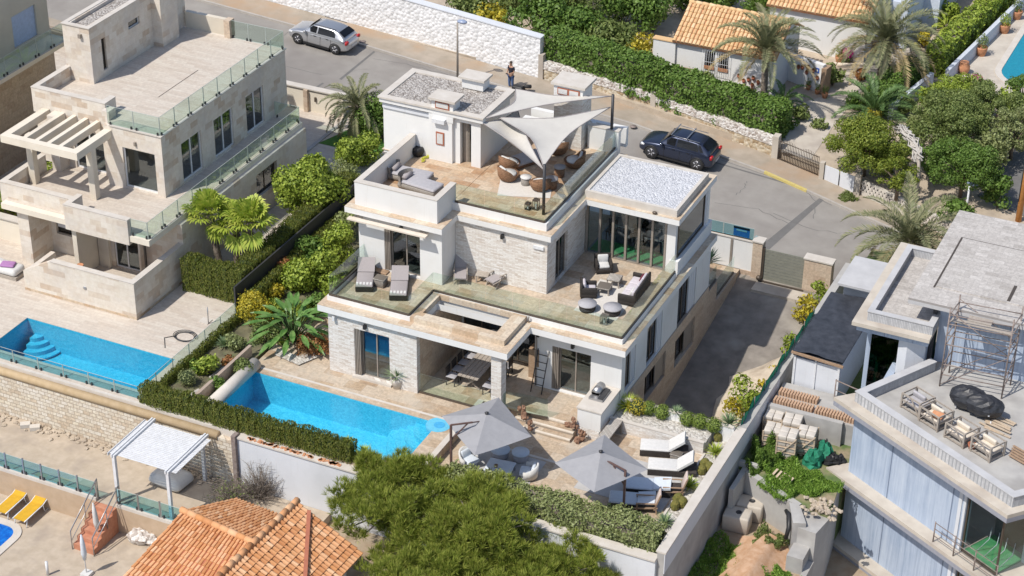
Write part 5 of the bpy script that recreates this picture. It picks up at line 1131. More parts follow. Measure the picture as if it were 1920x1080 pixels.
# scaffold
t = thing('scaffold_tower', 'rusty scaffold tower standing against the pale blue upper wall', 'scaffold', (27, 7.6, 2.4))
m = MB(); zb, zt_ = 2.4, 6.3
px = [(25.75, 7.1), (25.85, 8.3), (28.35, 7.3), (28.45, 8.5)]
for p in px: m.tube([(p[0], p[1], zb), (p[0], p[1], zt_)], .035, 6)
for z in (3.0, 3.5, 4.5, 4.95, 5.5, 5.95):
    m.tube([(*px[0], z), (*px[2], z)], .025, 5); m.tube([(*px[1], z), (*px[3], z)], .025, 5); m.tube([(*px[0], z), (*px[1], z)], .025, 5); m.tube([(*px[2], z), (*px[3], z)], .025, 5)
for a, b in ((0, 2), (1, 3)):
    m.tube([(*px[a], 2.5), (*px[b], 4.4)], .02, 5); m.tube([(*px[b], 4.5), (*px[a], 6.1)], .02, 5)
for a, b in ((0, 1), (2, 3)): m.tube([(*px[a], 2.6), (*px[b], 4.4)], .02, 5)
m.build('poles', mt['rust'], t)
m = MB(); m.box(25.8, 7.3, 5.52, 28.4, 7.6, 5.56); m.box(26.4, 7.65, 5.52, 27.4, 8.1, 5.56); m.build('planks', mt['gwood'], t)
t = thing('slab_guard_rail', 'thin rusty guard rail on the slab edge under the corner window of the construction house', 'railing', (28.5, 1, -1.2))
m = MB(); A, B_ = Q(6.3, .12), Q(9.7, .15)
for a in (0, .33, .66, 1): x, y = A[0]+(B_[0]-A[0])*a, A[1]+(B_[1]-A[1])*a; m.tube([(x, y, -1.26), (x, y, -.25)], .03, 6)
for z in (-.95, -.6, -.3): m.tube([(*A, z), (*B_, z)], .02, 5)
m.build('rails', mt['rust'], t)
# crated armchairs on the terrace
def crate_chair(label, p, rot, kind):
    t = thing('crated_armchair', label, 'crate', p, rot, 'wooden crated armchairs standing in a row on the construction terrace')
    m = MB(); w_, d_, h_ = 1.0, .85, .72
    for x in (-w_/2, w_/2):
        for y in (-d_/2, d_/2): m.box(x-.04, y-.04, 0, x+.04, y+.04, h_)
    for z in (.05, .36, h_-.06):
        for y in (-d_/2, d_/2): m.box(-w_/2, y-.02, z, w_/2, y+.02, z+.07)
        for x in (-w_/2, w_/2): m.box(x-.02, -d_/2, z+.003, x+.02, d_/2, z+.067)
    m.bar((-w_/2, -d_/2-.03, .1), (0, -d_/2-.03, h_), .05, .03); m.bar((w_/2, -d_/2-.03, .1), (0, -d_/2-.03, h_), .05, .03)
    m.build('crate_frame', mt['gwood'], t, world=False)
    m = MB(); m.rbox((0, 0, .3), w_-.14, d_-.14, .2, .05); m.rbox((-.1, .2, .5), .7, .14, .34, .05, tilt=.25); m.build('cushion', mt['coping'] if kind else mt['greycush'], t, world=False)
    if kind == 2: m = MB(); m.rbox((.15, -.1, .52), .5, .35, .08, .03, rot=.3, tilt=.3); m.build('orange_cloth', mt['terra'], t, world=False)
crate_chair('open wooden crate with grey cushions, nearest the shed side of the terrace row', (25.35, 4.95, 2.4), -.5, 0)
crate_chair('tall wooden crate with pale boards and an orange cloth, second in the terrace row', (26.3, 4.3, 2.4), -.5, 2)
crate_chair('lattice wooden crate with white cushions beside the red clay pot', (27.55, 3.6, 2.4), -.5, 1)
crate_chair('wooden crate with grey seat pad, furthest right in the terrace row', (28.75, 3.1, 2.4), -.5, 1)
t = thing('plant_pot', 'small red clay pot between two wooden crates on the terrace', 'plant pot', (28.1, 3.15, 2.4)); m = MB(); m.lathe((28.1, 3.15, 2.4), [(.12, 0), (.18, .25), (.15, .25), (.1, .2)], 12); m.build('pot', mt['red'], t)
t = thing('covered_barbecue', 'bulky object under a black cover on the construction terrace', 'cover', (27.7, 5.7, 2.4))
m = MB(); m.ball((27.25, 5.85, 3.0), .85, .5, .52, 16, 10, .07, 4); m.ball((27.95, 5.6, 2.95), .85, .48, .5, 16, 10, .08, 5); m.ball((27.0, 5.9, 2.65), .3, .3, .28, 10, 6, .1); m.build('black_cover', m_noise('black_sheeting', (.015, .016, .02), (.04, .042, .05), 5, .45, .5, 9), t)
m = MB()
for s in (-.8, .8): m.tube([(27.6+s, 5.4-s*.36, 2.4), (27.6+s, 5.4-s*.36, 2.6)], .03, 6)
m.tube([(26.7, 5.75, 2.95), (28.3, 5.15, 2.8)], .03, 6); m.build('legs', mt['walu'], t)
t = thing('stacked_boards', 'pile of pale boards lying behind the red clay pot on the terrace', 'timber', (28.6, 4.9, 2.4))
m = MB(); rs = random.Random(2)
for i in range(9): m.cbox((28.5+.3*rs.random(), 4.7+.13*i, 2.44+.03*(i % 3)), 1.2, .1, .03, -.4+.15*rs.random())
m.build('boards', mt['pwood'], t)
t = thing('wooden_pallet', 'brown wooden pallet lying flat at the right picture edge', 'pallet', (29.9, 3.1, 2.4))
m = MB()
for i in range(5): m.cbox((30.1, 3.0+.18*i, 2.5), 1.1, .1, .03, -.45)
m.build('slats', mt['wood'], t)
# yard: pallet stacks, retaining walls, tanks, rubble
def stack(label, x, y, h, n):
    t = thing('block_pallet', label, 'pallet', (x, y, -1.35), .1, 'pallets of wrapped white blocks in the yard')
    m = MB(); 
    for i in range(4): m.box(-.4+.23*i, -.42, 0, -.28+.23*i, .42, .1)
    for i in range(n): m.box(-.42, -.44, .12+(h-.1)*i/n, .42, .44, .15+(h-.1)*i/n)
    for a, b in ((-.43, -.43), (.38, -.43), (-.43, .38), (.38, .38)): m.box(a, b, 0, a+.06, b+.06, h)
    m.bar((-.42, -.46, .1), (.42, -.46, h), .06, .03); m.build('crate_frame', mt['pwood'], t, world=False)
    m = MB(); rs = random.Random(int(x*10))
    for i in range(n):
        for a in (-.2, .2):
            for b in (-.2, .2): m.rbox((a, b, .16+(h-.1)*(i+.45)/n), .38, .38, (h-.1)/n*.86, .03, rs.uniform(-.05, .05))
    m.build('wrapped_blocks', mt['copw'], t, world=False)
stack('single pallet stack of white blocks, frontmost by the green netting heap', 20.1, 4.55, 1.2, 4)
stack('pallet stack of white blocks in the middle of the front row', 20.75, 5.2, 1.1, 4)
stack('pallet stack of white blocks closest to the concrete boundary wall', 19.3, 5.1, .9, 3)
stack('pallet stack of white blocks at the back by the blockwork wall', 19.9, 5.8, 1.1, 4)
stack('low pallet stack in the back corner by the boundary wall', 19.0, 6.0, 1.0, 4)
t = thing('netting_heap', 'heap of green plastic netting beside the white block pallets', 'netting', (21.3, 4.6, -1.35))
m = MB(); m.ball((21.3, 4.5, -1.2), .45, .5, .5, 12, 8, .25, 5); m.ball((21.6, 5.1, -1.1), .35, .4, .5, 12, 8, .3, 6); m.build('netting', m_noise('dark_green_netting', (.01, .12, .07), (.02, .25, .14), 6, .8), t)
t = thing('black_sheeting_heap', 'crumpled black plastic sheeting on the concrete path by the blue wall', 'sheeting', (22.0, 4.9, -1.3))
m = MB(); m.ball((22.0, 4.9, -1.2), .4, .35, .25, 12, 8, .3, 8); m.ball((22.3, 5.1, -1.2), .3, .25, .2, 12, 8, .3, 9); m.build('sheeting', mt['black'], t)
t = thing('yard_retaining_wall', 'grey concrete retaining wall stepping down in the construction yard', 'wall', (20.5, 1.5, -3))
m = MB(); m.box(18.5, 2.9, -6, 19.4, 3.1, -1.1); m.prism([(18.7, 1.1), (18.9, 1.1), (18.95, 3.1), (18.7, 3.1)], -3.1, -1.3); m.prism([(18.9, 2.55), (21.7, 1.2), (21.8, 1.45), (19.0, 2.85)], -3.1, -1.3); m.prism([(21.3, 1.3), (21.8, 1.25), (22.4, .2), (21.9, .0)], -3.1, -1.28); m.box(22.0, -.9, -6, 22.71, .9, -2.3); m.box(22.71, -30, -6, 22.95, -.02, -2.95); m.build('wall_body', mt['conc'], t)
m = MB(); m.prism([(18.5, 2.9), (21.7, 1.4), (23.1, 1.2), (22.75, 4.0), (18.5, 4.0), (18.5, 3.2)], -1.5, -1.36); struct(m.build('yard_ground', mt['dirtgreen']))
m = MB(); m.prism([(18.5, 2.88), (21.7, 1.38), (21.9, .1), (22.9, .0), (23.1, 1.2), (22.75, 4.0), (18.5, 3.2)], -6, -1.501 ); struct(m.build('concrete_retaining_block', mt['conc']))
def tank(label, x, y):
    t = thing('septic_tank', label, 'tank', (x, y, -3.1), .1, 'grey concrete tanks by the boundary wall')
    m = MB(); m.rbox((0, 0, .4), 1.15, .85, .8, .08); m.build('tank_body', mt['concw'], t, world=False); m = MB(); m.lathe((.05, 0, .8), [(.13, 0), (.13, .02), (.1, .02), (.1, .01)], 16); m.build('hole_cover', mt['dkmetal'], t, world=False)
tank('grey concrete tank with a round hole, the upper one beside the retaining wall', 19.45, 2.0); tank('grey concrete tank with a round hole, the lower one nearer the camera', 19.2, 1.0)
t = thing('rolled_membrane', 'black folded membrane hanging over the end of the yard retaining wall', 'sheeting', (21.7, .4, -1.3))
m = MB(); m.tube([(21.3, .9, -1.45), (21.55, .6, -1.42), (21.7, .15, -1.7), (21.65, .0, -2.2)], [.08, .13, .1, .09], 8); m.build('membrane', mt['black'], t)
t = thing('rubble_pile', 'pile of broken stones and timber in the construction yard', 'rubble', (22.7, 1.6, -1.3)); m = MB(); rs = random.Random(3)
for i in range(70): m.ball((22.6+.7*rs.gauss(0, .5), 1.5+.6*rs.gauss(0, .5), -1.3+.1*rs.random()), .06+.07*rs.random(), None, .06, 6, 4, .3, i)
m.build('stones', mt['sand'], t)
t = thing('wooden_pallet', 'small pale pallet half buried in the yard weeds', 'pallet', (20.3, 3.0, -1.3)); m = MB()
for i in range(5): m.cbox((20.1+.2*i, 2.9-.08*i, -1.2), .1, .5, .03, -.3, .3)
m.build('slats', mt['pwood'], t)
# sandy spoil slope
m = MB(); vs = []; N = 12
for j in range(N+1):
    for i in range(N+1): x = 19.6+2.5*i/N; y = -4.5+5.0*j/N; vs.append((x, y, -3.1+.75*math.exp(-((i-6)/3.5)**2)*(1-.5*abs(j/N-.5))+.12*math.sin(i*2.3+j*1.7)*math.sin(j*2.1)))
m.add(vs, [(j*(N+1)+i, j*(N+1)+i+1, (j+1)*(N+1)+i+1, (j+1)*(N+1)+i) for j in range(N) for i in range(N)], True); struct(m.build('spoil_heap', m_noise('orange_earth', (.42, .24, .13), (.56, .38, .26), 3, .95, .8, 9)))
# ------------------------------------------------------------------ across the street: walls, cottage, pool garden
def runwall(mb, pts, f0, f1, w_=.35):
    for a, b in zip(pts, pts[1:]):
        d = Vector((b[0]-a[0], b[1]-a[1])).normalized(); n = Vector((-d.y, d.x))*w_
        mb.hexa([(a[0], a[1], f0(*a)), (b[0], b[1], f0(*b)), (b[0]+n.x, b[1]+n.y, f0(*b)), (a[0]+n.x, a[1]+n.y, f0(*a)), (a[0], a[1], f1(*a)), (b[0], b[1], f1(*b)), (b[0]+n.x, b[1]+n.y, f1(*b)), (a[0]+n.x, a[1]+n.y, f1(*a))])
fz = lambda d: (lambda x, y: rz(x)+d)
t = thing('whitewashed_rubble_wall', 'tall whitewashed rubble stone wall along the far side of the street', 'wall', (-14, 33, .3))
m = MB(); runwall(m, [(-60, 33.9), (-17, 33.7), (-4.7, 33.1)], fz(-.5), lambda x, y: rz(x)+2.6 if x < -9 else rz(x)+2.6, .5); m.build('wall_body', mt['rubble'], t)
m = MB(); runwall(m, [(-60, 33.86), (-17, 33.66), (-4.66, 33.06)], fz(2.601), fz(2.66), .58); m.build('coping', mt['ghost'], t)
t = thing('stone_garden_wall', 'low sandstone rubble wall with pale rough capping below the clipped street hedge', 'wall', (3, 32.5, -.7))
pts = [(-4.6, 33.1), (2.3, 32.75), (10.6, 31.2)]
m = MB(); runwall(m, pts, fz(-.5), fz(.75), .5); m.build('wall_body', mt['rubble2'], t)
m = MB(); runwall(m, [(a, b-.04) for a, b in pts], fz(.751), fz(1.2), .42); m.build('pale_capping', mt['rubble3'], t)
m = MB(); m.box(2.5, 32.6, -1, 2.8, 33.0, rz(2.5)+1.4); m.box(10.4, 31.0, -2, 10.75, 31.5, rz(10.5)+1.45); m.box(-4.75, 33.0, -1, -4.45, 33.4, 1.3); m.build('pier', mt['concw'], t)
Fh = Fc((-4.6, 33.6), (15.2, -1.9)); hz = lambda a: -.04*(a-4.6)
hedge('clipped_ficus_hedge', 'long thick clipped dark green hedge above the street wall', Fh, 0, 7.5, .0, 1.5, .1, 2.1, 'ficus', 330, .17, .12, lambda a: -.3-.06*(a-4.6)+.3)
hedge('clipped_ficus_hedge', 'clipped dark green street hedge section ending at the iron gate', Fh, 7.5, 15.1, .0, 1.7, .0, 1.9, 'ficus', 330, .17, .12, lambda a: -.06*(a-4.6)+.0)
# gates
t = thing('iron_gate', 'dark iron double gate with upright bars in the street wall', 'gate', (11.9, 30.9, -1.3))
m = MB(); A, B_ = Vector((10.8, 31.05)), Vector((13.3, 30.4))
for i in range(26): p = A.lerp(B_, i/25); m.tube([(p.x, p.y, rz(p.x)+.1), (p.x, p.y, rz(p.x)+1.3+.15*math.sin(math.pi*i/12.5)**2)], .018, 5)
for h in (.2, .75, 1.25): m.tube([(A.x, A.y, rz(A.x)+h), (B_.x, B_.y, rz(B_.x)+h)], .025, 5)
m.build('bars', mt['bronze'], t)
t = thing('white_panel_gate', 'low pale grey sheet metal gate under the drooping green tree', 'gate', (14.4, 29.9, -1.5))
m = MB(); A, B_ = Vector((13.7, 30.2)), Vector((15.6, 29.6)); d = (B_-A).normalized()
for k in (0, 1):
    a = A.lerp(B_, .02+.5*k); b = A.lerp(B_, .48+.5*k); seg(m, a, b, .05, -1.6, -.45)
m.build('panels', mt['ghost'], t); m = MB(); m.box(13.45, 30.1, -2, 13.7, 30.4, -.3); m.box(15.65, 29.4, -2, 15.95, 29.75, -.2); m.build('pier', mt['concw'], t)
t = thing('pierced_block_wall', 'white pierced block garden wall stretching right behind the palm', 'wall', (20, 28, -1.8))
m = MB(); P2 = [(16.0, 29.6), (18.6, 28.7), (23.5, 26.8)]
runwall(m, P2, fz(-.5), fz(.35), .3)
for a, b in zip(P2, P2[1:]):
    L = math.dist(a, b); n = int(L/.22)
    for j in range(3):
        for i in range(n):
            q = (i+.5*(j % 2))/n; x, y = a[0]+(b[0]-a[0])*q, a[1]+(b[1]-a[1])*q; m.box(x-.07, y, rz(x)+.35+.2*j, x+.07, y+.25, rz(x)+.47+.2*j)
        m2 = [(a[0], a[1]+.02), (b[0], b[1]+.02)]; runwall(m, m2, fz(.47+.2*j), fz(.55+.2*j), .22)
m.build('pierced_blocks', mt['copw'], t)
t = thing('concrete_ramp_wall', 'smooth grey concrete wall with a pale patch at the right edge of the street', 'wall', (25, 26, -2))
m = MB(); runwall(m, [(23.6, 27.0), (27.5, 25.6)], fz(-.5), fz(1.3), .3); m.build('wall_body', mt['concw'], t)
m = MB(); m.prism([(24.6, 26.6), (25.4, 26.3), (26.3, 26.1), (25.3, 26.5)], -3, -1.2); m.build('patch', mt['coping'], t)
m = MB(); m.flat([tuple(P(u, v, -1.2))[:2] for u, v in ((1832, 372), (1900, 400), (1990, 430), (1990, 180), (1920, 262))], lambda x, y: gz(x, y)+.03); struct(m.build('side_ramp', mt['asph2']))
# cottage
K = thing('white_cottage', 'low white cottage with a golden canal tile roof and barred windows behind the street hedge', 'house', (8.5, 39, -.5))
def gabled(K, x0, x1, y0, y1, zb, ze, zr_, tile='tile2', ov=.3, wins=(), tw=.24, back=True):
    ym = (y0+y1)/2; m = MB(); F = FY(y0); wall(m, F, x0, x1, zb, ze+.05, .3, wins); m.box(x0, y0+.3, zb, x0+.3, y1, ze+.05); m.box(x1-.3, y0+.3, zb, x1, y1, ze+.05); m.box(x0+.3, y1-.3, zb, x1-.3, y1, ze+.05)
    for x in (x0, x1-.3): m.add([(x, y0, ze+.05), (x+.3, y0, ze+.05), (x+.3, y1, ze+.05), (x, y1, ze+.05), (x, ym, zr_-.1), (x+.3, ym, zr_-.1)], [(0, 1, 5, 4), (2, 3, 4, 5), (0, 4, 3), (1, 2, 5)])
    m.build('wall', mt['ghost'] if tile == 'tile1' else mt['plaster'], K)
    a, b = canal_tiles((x0-ov*.6, y0-ov, ze), (x1+ov*.6, y0-ov, ze), (x1+ov*.6, ym, zr_), (x0-ov*.6, ym, zr_), tw); r_ = a.build('roof', mt[tile], K); b.build('roof_deck', mt['terra'], r_)
    if back: a, b = canal_tiles((x1+ov*.6, y1+ov, ze), (x0-ov*.6, y1+ov, ze), (x0-ov*.6, ym, zr_), (x1+ov*.6, ym, zr_), tw); a.build('roof', mt[tile], K)
    m = MB(); n = int((x1-x0+ov)/.4)
    for i in range(n): q = x0-ov*.6+i*(x1-x0+1.2*ov)/n; m.tube([(q, ym, zr_+.05), (q+.45, ym, zr_+.03)], [.13, .11], 8)
    m.build('ridge_tiles', mt[tile], r_)
    return r_
gabled(K, 2.3, 8.3, 37.05, 41.8, -.8, 2.05, 3.5, wins=[(4.1, 4.7, .6, 1.7), (4.95, 5.55, .6, 1.7)])
for a in (4.1, 4.95):
    o = window(FY(37.05), a, a+.6, .6, 1.7, K, 1, mt['walu'], mt['glassD'], .12, .04, .5); m = MB()
    for i in range(7): m.tube([(a-.1+.8*i/6, 36.9, .4), (a-.1+.8*i/6, 36.9, 1.85)], .012, 5)
    for z in (.4, 1.1, 1.85): m.tube([(a-.1, 36.9, z), (a+.7, 36.9, z)], .012, 5)
    m.build('window_grille', mt['walu'], o)
    m = MB(); m.box(a, 36.98, .61, a+.6, 37.04, .8); m.build('flower_box', mt['terra'], o)
m = MB(); m.box(.9, 36.9, -.8, 2.29, 37.3, 1.9); m.build('side_wing', mt['plaster'], K); m = MB(); m.box(.85, 36.85, 1.9, 2.31, 37.35, 1.96); m.build('coping', mt['tile2'], K)
t = thing('garden_gate_wall', 'white garden wall end with clay wall pots and a small blue number plate', 'wall', (9.8, 39.8, -.8))
m = MB(); m.prism([(8.3, 40.0), (10.6, 39.3), (10.7, 39.6), (8.4, 40.3)], -1, 1.15); m.build('wall_body', mt['plaster'], t); m = MB(); m.prism([(10.55, 39.2), (10.85, 39.2), (10.95, 39.9), (10.65, 39.9)], -1, 1.0); m.build('wooden_post', mt['wood'], t)
m = MB(); m.cbox((10.25, 39.38, .75), .26, .02, .3, -.3); m.build('number_plate', m_plain('blue_number_plate', (.03, .1, .45), .4), t); m = MB(); m.cbox((10.25, 39.365, .75), .12, .02, .12, -.3); m.build('plate_mark', mt['whitecush'], t)
# wall pots (individually)
def wallpot(x, y, z, label):
    t = thing('wall_pot', label, 'plant pot', (x, y, z), 0, 'clay pots hung on the white cottage walls')
    m = MB(); m.lathe((x, y-.08, z-.1), [(.04, 0), (.1, .12), (.11, .2), (.08, .2), (.06, .1)], 10); m.build('pot', mt['red'], t)
    m = MB()
    for k in range(7): m.ball((x+.07*math.cos(k), y-.1+.05*math.sin(k*2), z+.13+.03*(k % 3)), .035, None, None, 5, 4)
    m.build('plant', mt['rleaf'], t)
ORD = ('first', 'second', 'third', 'fourth', 'fifth', 'sixth', 'seventh', 'eighth', 'ninth')
for i, (u_, v_) in enumerate(((1337, 153), (1357, 171), (1360, 158), (1386, 143), (1395, 152), (1404, 150), (1411, 160), (1413, 147), (1422, 155))):
    p = onY(u_, v_, 37.04); wallpot(p.x, 37.04, p.z, 'clay wall pot on the white cottage front, %s from the left' % ORD[i])
for i, (u_, v_) in enumerate(((1497, 127), (1505, 127), (1514, 135), (1517, 125), (1528, 130), (1536, 143))):
    p = onY(u_, v_, 39.7); y = 40.0-(p.x-8.3)*.304; wallpot(p.x, y, p.z, 'clay pot on the white wall beside the number plate, %s from the left' % ORD[i])
K2 = thing('rear_white_house', 'white house with golden tile roof behind the palms at the top edge', 'house', (10, 47, -.8))
gabled(K2, 5.5, 11.6, 44.6, 51, -.8, 2.1, 3.9, tw=.26)
m = MB(); m.box(11.6, 47.9, -.8, 13.2, 56, 2.3); m.box(13.0, 52.0, -.8, 14.2, 60, 2.0); m.build('wing', m_plain('pale_blue_wall', (.6, .66, .76), .8), K2)
t = thing('bench', 'dark slatted garden bench against the cottage front behind the hedge', 'bench', (2.9, 36.6, -.5)); m = MB()
for i in range(4): m.box(2.1, 36.55+.09*i, -.1, 3.7, 36.62+.09*i, -.07); m.box(2.1, 36.93, .0+.12*i, 3.7, 36.96, .09+.12*i)
for x in (2.15, 3.6): m.box(x, 36.55, -.6, x+.06, 36.61, -.1); m.box(x, 36.9, -.6, x+.06, 36.96, .45)
m.build('bench_frame', mt['wood'], t)
# paths and pool terrace of the garden
m = MB(); pth = [PG(*q) for q in ((1480, 200), (1560, 190), (1620, 80), (1690, 0), (1560, 0), (1520, 100))]
def path(pix, mat='walk', dz=.02, name='path'): q = MB(); q.flat([tuple(PG(u, v))[:2] for u, v in pix], lambda x, y: gz(x, y)+dz); return struct(q.build(name, mt[mat]))
path([(1470, 205), (1545, 180), (1590, 130), (1640, 80), (1690, 60), (1720, 90), (1640, 140), (1600, 190), (1560, 240), (1520, 300), (1465, 285)], 'concw')
m = MB(); m.prism([(16.6, 44.6), (17.2, 43.9), (26, 41), (40, 41), (60, 90), (18.6, 90)], -2.5, -.86); struct(m.build('pool_garden_terrace', mt['concw']))
def rr(x0, y0, x1, y1, r, n=8):
    o = []
    for (cx, cy, a0) in ((x0+r, y0+r, 180), (x1-r, y0+r, 270), (x1-r, y1-r, 0), (x0+r, y1-r, 90)):
        for k in range(n+1): a = math.radians(a0+90*k/n); o.append((cx+r*math.cos(a), cy+r*math.sin(a)))
    return o
def rpool(tagn, x0, y0, x1, y1, r, z, mat, cw=.4):
    O = rr(x0-cw, y0-cw, x1+cw, y1+cw, r+cw); I = rr(x0, y0, x1, y1, r); n = len(I)
    m = MB(); m.add([(a, b, z+.05) for a, b in O]+[(a, b, z+.05) for a, b in I]+[(a, b, z-.1) for a, b in I]+[(a, b, z-.02) for a, b in O], [(i, (i+1) % n, n+(i+1) % n, n+i) for i in range(n)]+[(n+i, n+(i+1) % n, 2*n+(i+1) % n, 2*n+i) for i in range(n)]+[(3*n+i, 3*n+(i+1) % n, (i+1) % n, i) for i in range(n)]); struct(m.build(tagn+'_coping', mt['copw']))
    m = MB(); m.flat(I, z+.012); struct(m.build(tagn+'_basin', mt[mat])); m = MB(); m.flat(I, z+.03); struct(m.build(tagn+'_water', mt['water']))
rpool('garden_pool', 19.3, 46.1, 30, 62, 2.0, -.86, 'poolC')
t = thing('pool_garden_wall', 'long low pale blue wall with a recessed rail between the hedge and the garden pool terrace', 'wall', (17, 50, -.9))
m = MB(); m.prism([(16.6, 44.7), (16.85, 44.7), (18.6, 60), (18.3, 60)], -1, -.05); m.prism([(15.0, 38.0), (15.25, 38.0), (16.2, 43.5), (15.95, 43.6)], -1.2, .1); m.build('wall_body', m_plain('pale_blue_wall2', (.58, .62, .7), .8), t)
Fq = Fc((16.5, 44.8), (-1.7, -15.2)); hedge('pool_garden_hedge', 'bright green clipped hedge running along the pale blue wall to the top edge', Fc((18.0, 60), (-1.55, -15.2)), 0, 15, -1.35, -.25, -.8, .75, 'lime', 260, .17, .12)
hedge('dark_garden_hedge', 'rounded dark green hedge beside the sunlit garden path', Fc((15.8, 43.6), (-1.0, -5.6)), 0, 5.5, -1.35, -.15, -.9, .7, 'ficus', 300, .16, .11)
t = thing('garden_steps', 'shadow striped stone garden steps down from the pool terrace', 'steps', (16.4, 44.2, -.9)); m = MB()
for i in range(5): m.prism([(15.6-.12*i, 45.5-.55*i), (17.4-.12*i, 45.0-.55*i), (17.2-.12*i, 44.4-.55*i), (15.4-.12*i, 44.95-.55*i)], -2, -.84-.07*i)
m.build('treads', mt['coping'], t)
def pot(label, base, s=1.0, plant=None, jar=False, seed=1):
    t = thing('plant_pot', label, 'plant pot', base, 0, 'terracotta pots in the garden across the street'); x, y, z = base
    m = MB(); pf = [(.2, 0), (.3, .35), (.33, .5), (.33, .56), (.28, .56), (.26, .45)] if not jar else [(.2, 0), (.36, .3), (.36, .5), (.24, .7), (.28, .78), (.22, .78)]
    m.lathe(base, [(a*s, b*s) for a, b in pf], 16); m.build('pot', mt['terra'], t)
    if plant:
        V_, F_ = clumps_mesh([(x, y, z+.9*s, .35*s, .35*s, .45*s)], 90, .2, .05, .3, up=1.5); npmesh('plant', V_, F_, mt[plant], t)
    return t
for (u_, v_, s, pl, jar, lb) in ((1905, 37, 1.1, 'olive', 0, 'large clay pot with bushy plant at the top right corner by the garden pool'), (1882, 63, 1.1, 'lime', 0, 'clay pot with small succulent, second from the top beside the garden pool'), (1839, 105, 1.1, 'olive', 0, 'clay pot holding a tall spiky grey shrub by the pale blue wall'), (1806, 138, 1.0, None, 1, 'empty tall clay jar casting a shadow at the rounded pool corner'),
                                 (1573, 118, .8, 'lime', 0, 'clay bowl under the magenta flowers beside the cottage path'), (1697, 140, .6, 'rleaf', 0, 'cluster clay bowl left of the hedge end'), (1735, 132, .6, 'rleaf', 0, 'broken clay bowl by the top of the garden steps'), (1752, 135, .6, None, 0, 'small clay pot beside the top of the garden steps'),
                                 (1515, 168, .5, 'olive', 0, 'small orange pot at the foot of the white garden wall, leftmost'), (1532, 176, .5, 'olive', 0, 'small orange pot at the foot of the white garden wall, middle'), (1546, 184, .6, 'olive', 0, 'orange pot with tall leaves at the foot of the wooden post'),
                                 (1640, 100, .6, 'rleaf', 0, 'brown round pot on the path right of the curved step')):
    pot(lb, PG(u_, v_), s, pl, jar)
t = thing('curved_step', 'curved low stone step across the cottage path', 'steps', PG(1605, 120)); p = PG(1605, 122); m = MB(); m.tube([(p.x-1.3, p.y-.5, p.z+.02), (p.x-.4, p.y-.3, p.z+.05), (p.x+.5, p.y+.2, p.z+.05), (p.x+1.1, p.y+.8, p.z+.02)], .12, 8); m.build('kerb', mt['coping'], t)
# street furniture
def lamp(label, base, H, ang, col='steel'):
    t = thing('street_lamp', label, 'street lamp', base); m = MB(); m.tube([base, (base[0], base[1], base[2]+H)], [.07, .05], 10); m.build('pole', mt['taupe' if col == 't' else 'walu'], t)
    m = MB(); c = Vector(base)+Vector((.28*math.cos(ang), .28*math.sin(ang), H+.05)); m.ball(c, .32, .2, .12); m.build('lamp_head', m_plain('lamp_shell', (.3, .36, .5), .3), t); return t
p = PR(858, 150, .12); lamp('tall grey street lamp standing in front of the whitewashed wall', tuple(p), 3.6, .6, 't')
p = PR(1808, 418, .12); lamp('white street lamp with rounded head near the pierced block wall', tuple(p), 2.2, 1.2)
t = thing('telegraph_pole', 'orange brown wooden telegraph pole at the right picture edge', 'pole', (25.6, 24.5, -2.2)); p = P(1905, 440, -2.0); m = MB(); m.tube([(p.x, p.y, -3), (p.x, p.y, 7)], [.17, .13], 12); m.build('pole', m_noise('orange_wood', (.42, .17, .04), (.56, .26, .08), 5, .7), t)
m = MB(); m.tube([(p.x-.12, p.y-.1, 0), (p.x-.12, p.y-.1, 3)], .035, 6); m.build('conduit', mt['dkmetal'], t)
p = PR(1745, 405); t = thing('turquoise_bin_bag', 'turquoise sack lying behind the palm near the street lamp', 'bag', p); m = MB(); m.ball((p.x, p.y, p.z+.3), .35, .3, .35, 12, 8, .12); m.build('sack', m_plain('turquoise_plastic', (.02, .4, .45), .5), t)
for u_, v_, lb in ((1187, 237, 'small rusty manhole lid on the pavement nearest the white tower'), (680, 78, 'dark drain cover on the street corner pavement')):
    p = PR(u_, v_, .125); t = thing('manhole_cover', lb, 'manhole cover', p); m = MB(); m.lathe(p, [(.2, 0), (.2, .012), (.0, .014)], 16); m.build('lid', mt['rust'], t)
# dead pergola / bare vine structure
t = thing('bare_vine_arch', 'bleached leafless vine on a wooden post leaning over the garden wall', 'plant', (17.3, 29.8, -1.7)); m = MB(); rs = random.Random(8)
A = P(1712, 400, -1.7); tp = P(1722, 300, 1.2)
m.tube([A, (A.x+.05, A.y, .6), (tp.x, tp.y, 1.3)], [.12, .1, .09], 7); m.build('post', mt['gwood'], t); m = MB()
s0 = Vector((tp.x, tp.y, 1.3)); e0 = P(1690, 240, 1.6)
for i in range(26):
    pts = [s0.lerp(e0, k/6)+Vector((rs.gauss(0, .16), rs.gauss(0, .16), rs.gauss(0, .13)+.25*math.sin(k/6*3.1))) for k in range(7)]; m.tube(pts, .04, 5)
m.build('dry_stems', mt['dry_w'] if 'dry_w' in mt else m_plain('bleached_wood', (.5, .47, .43), .9), t)
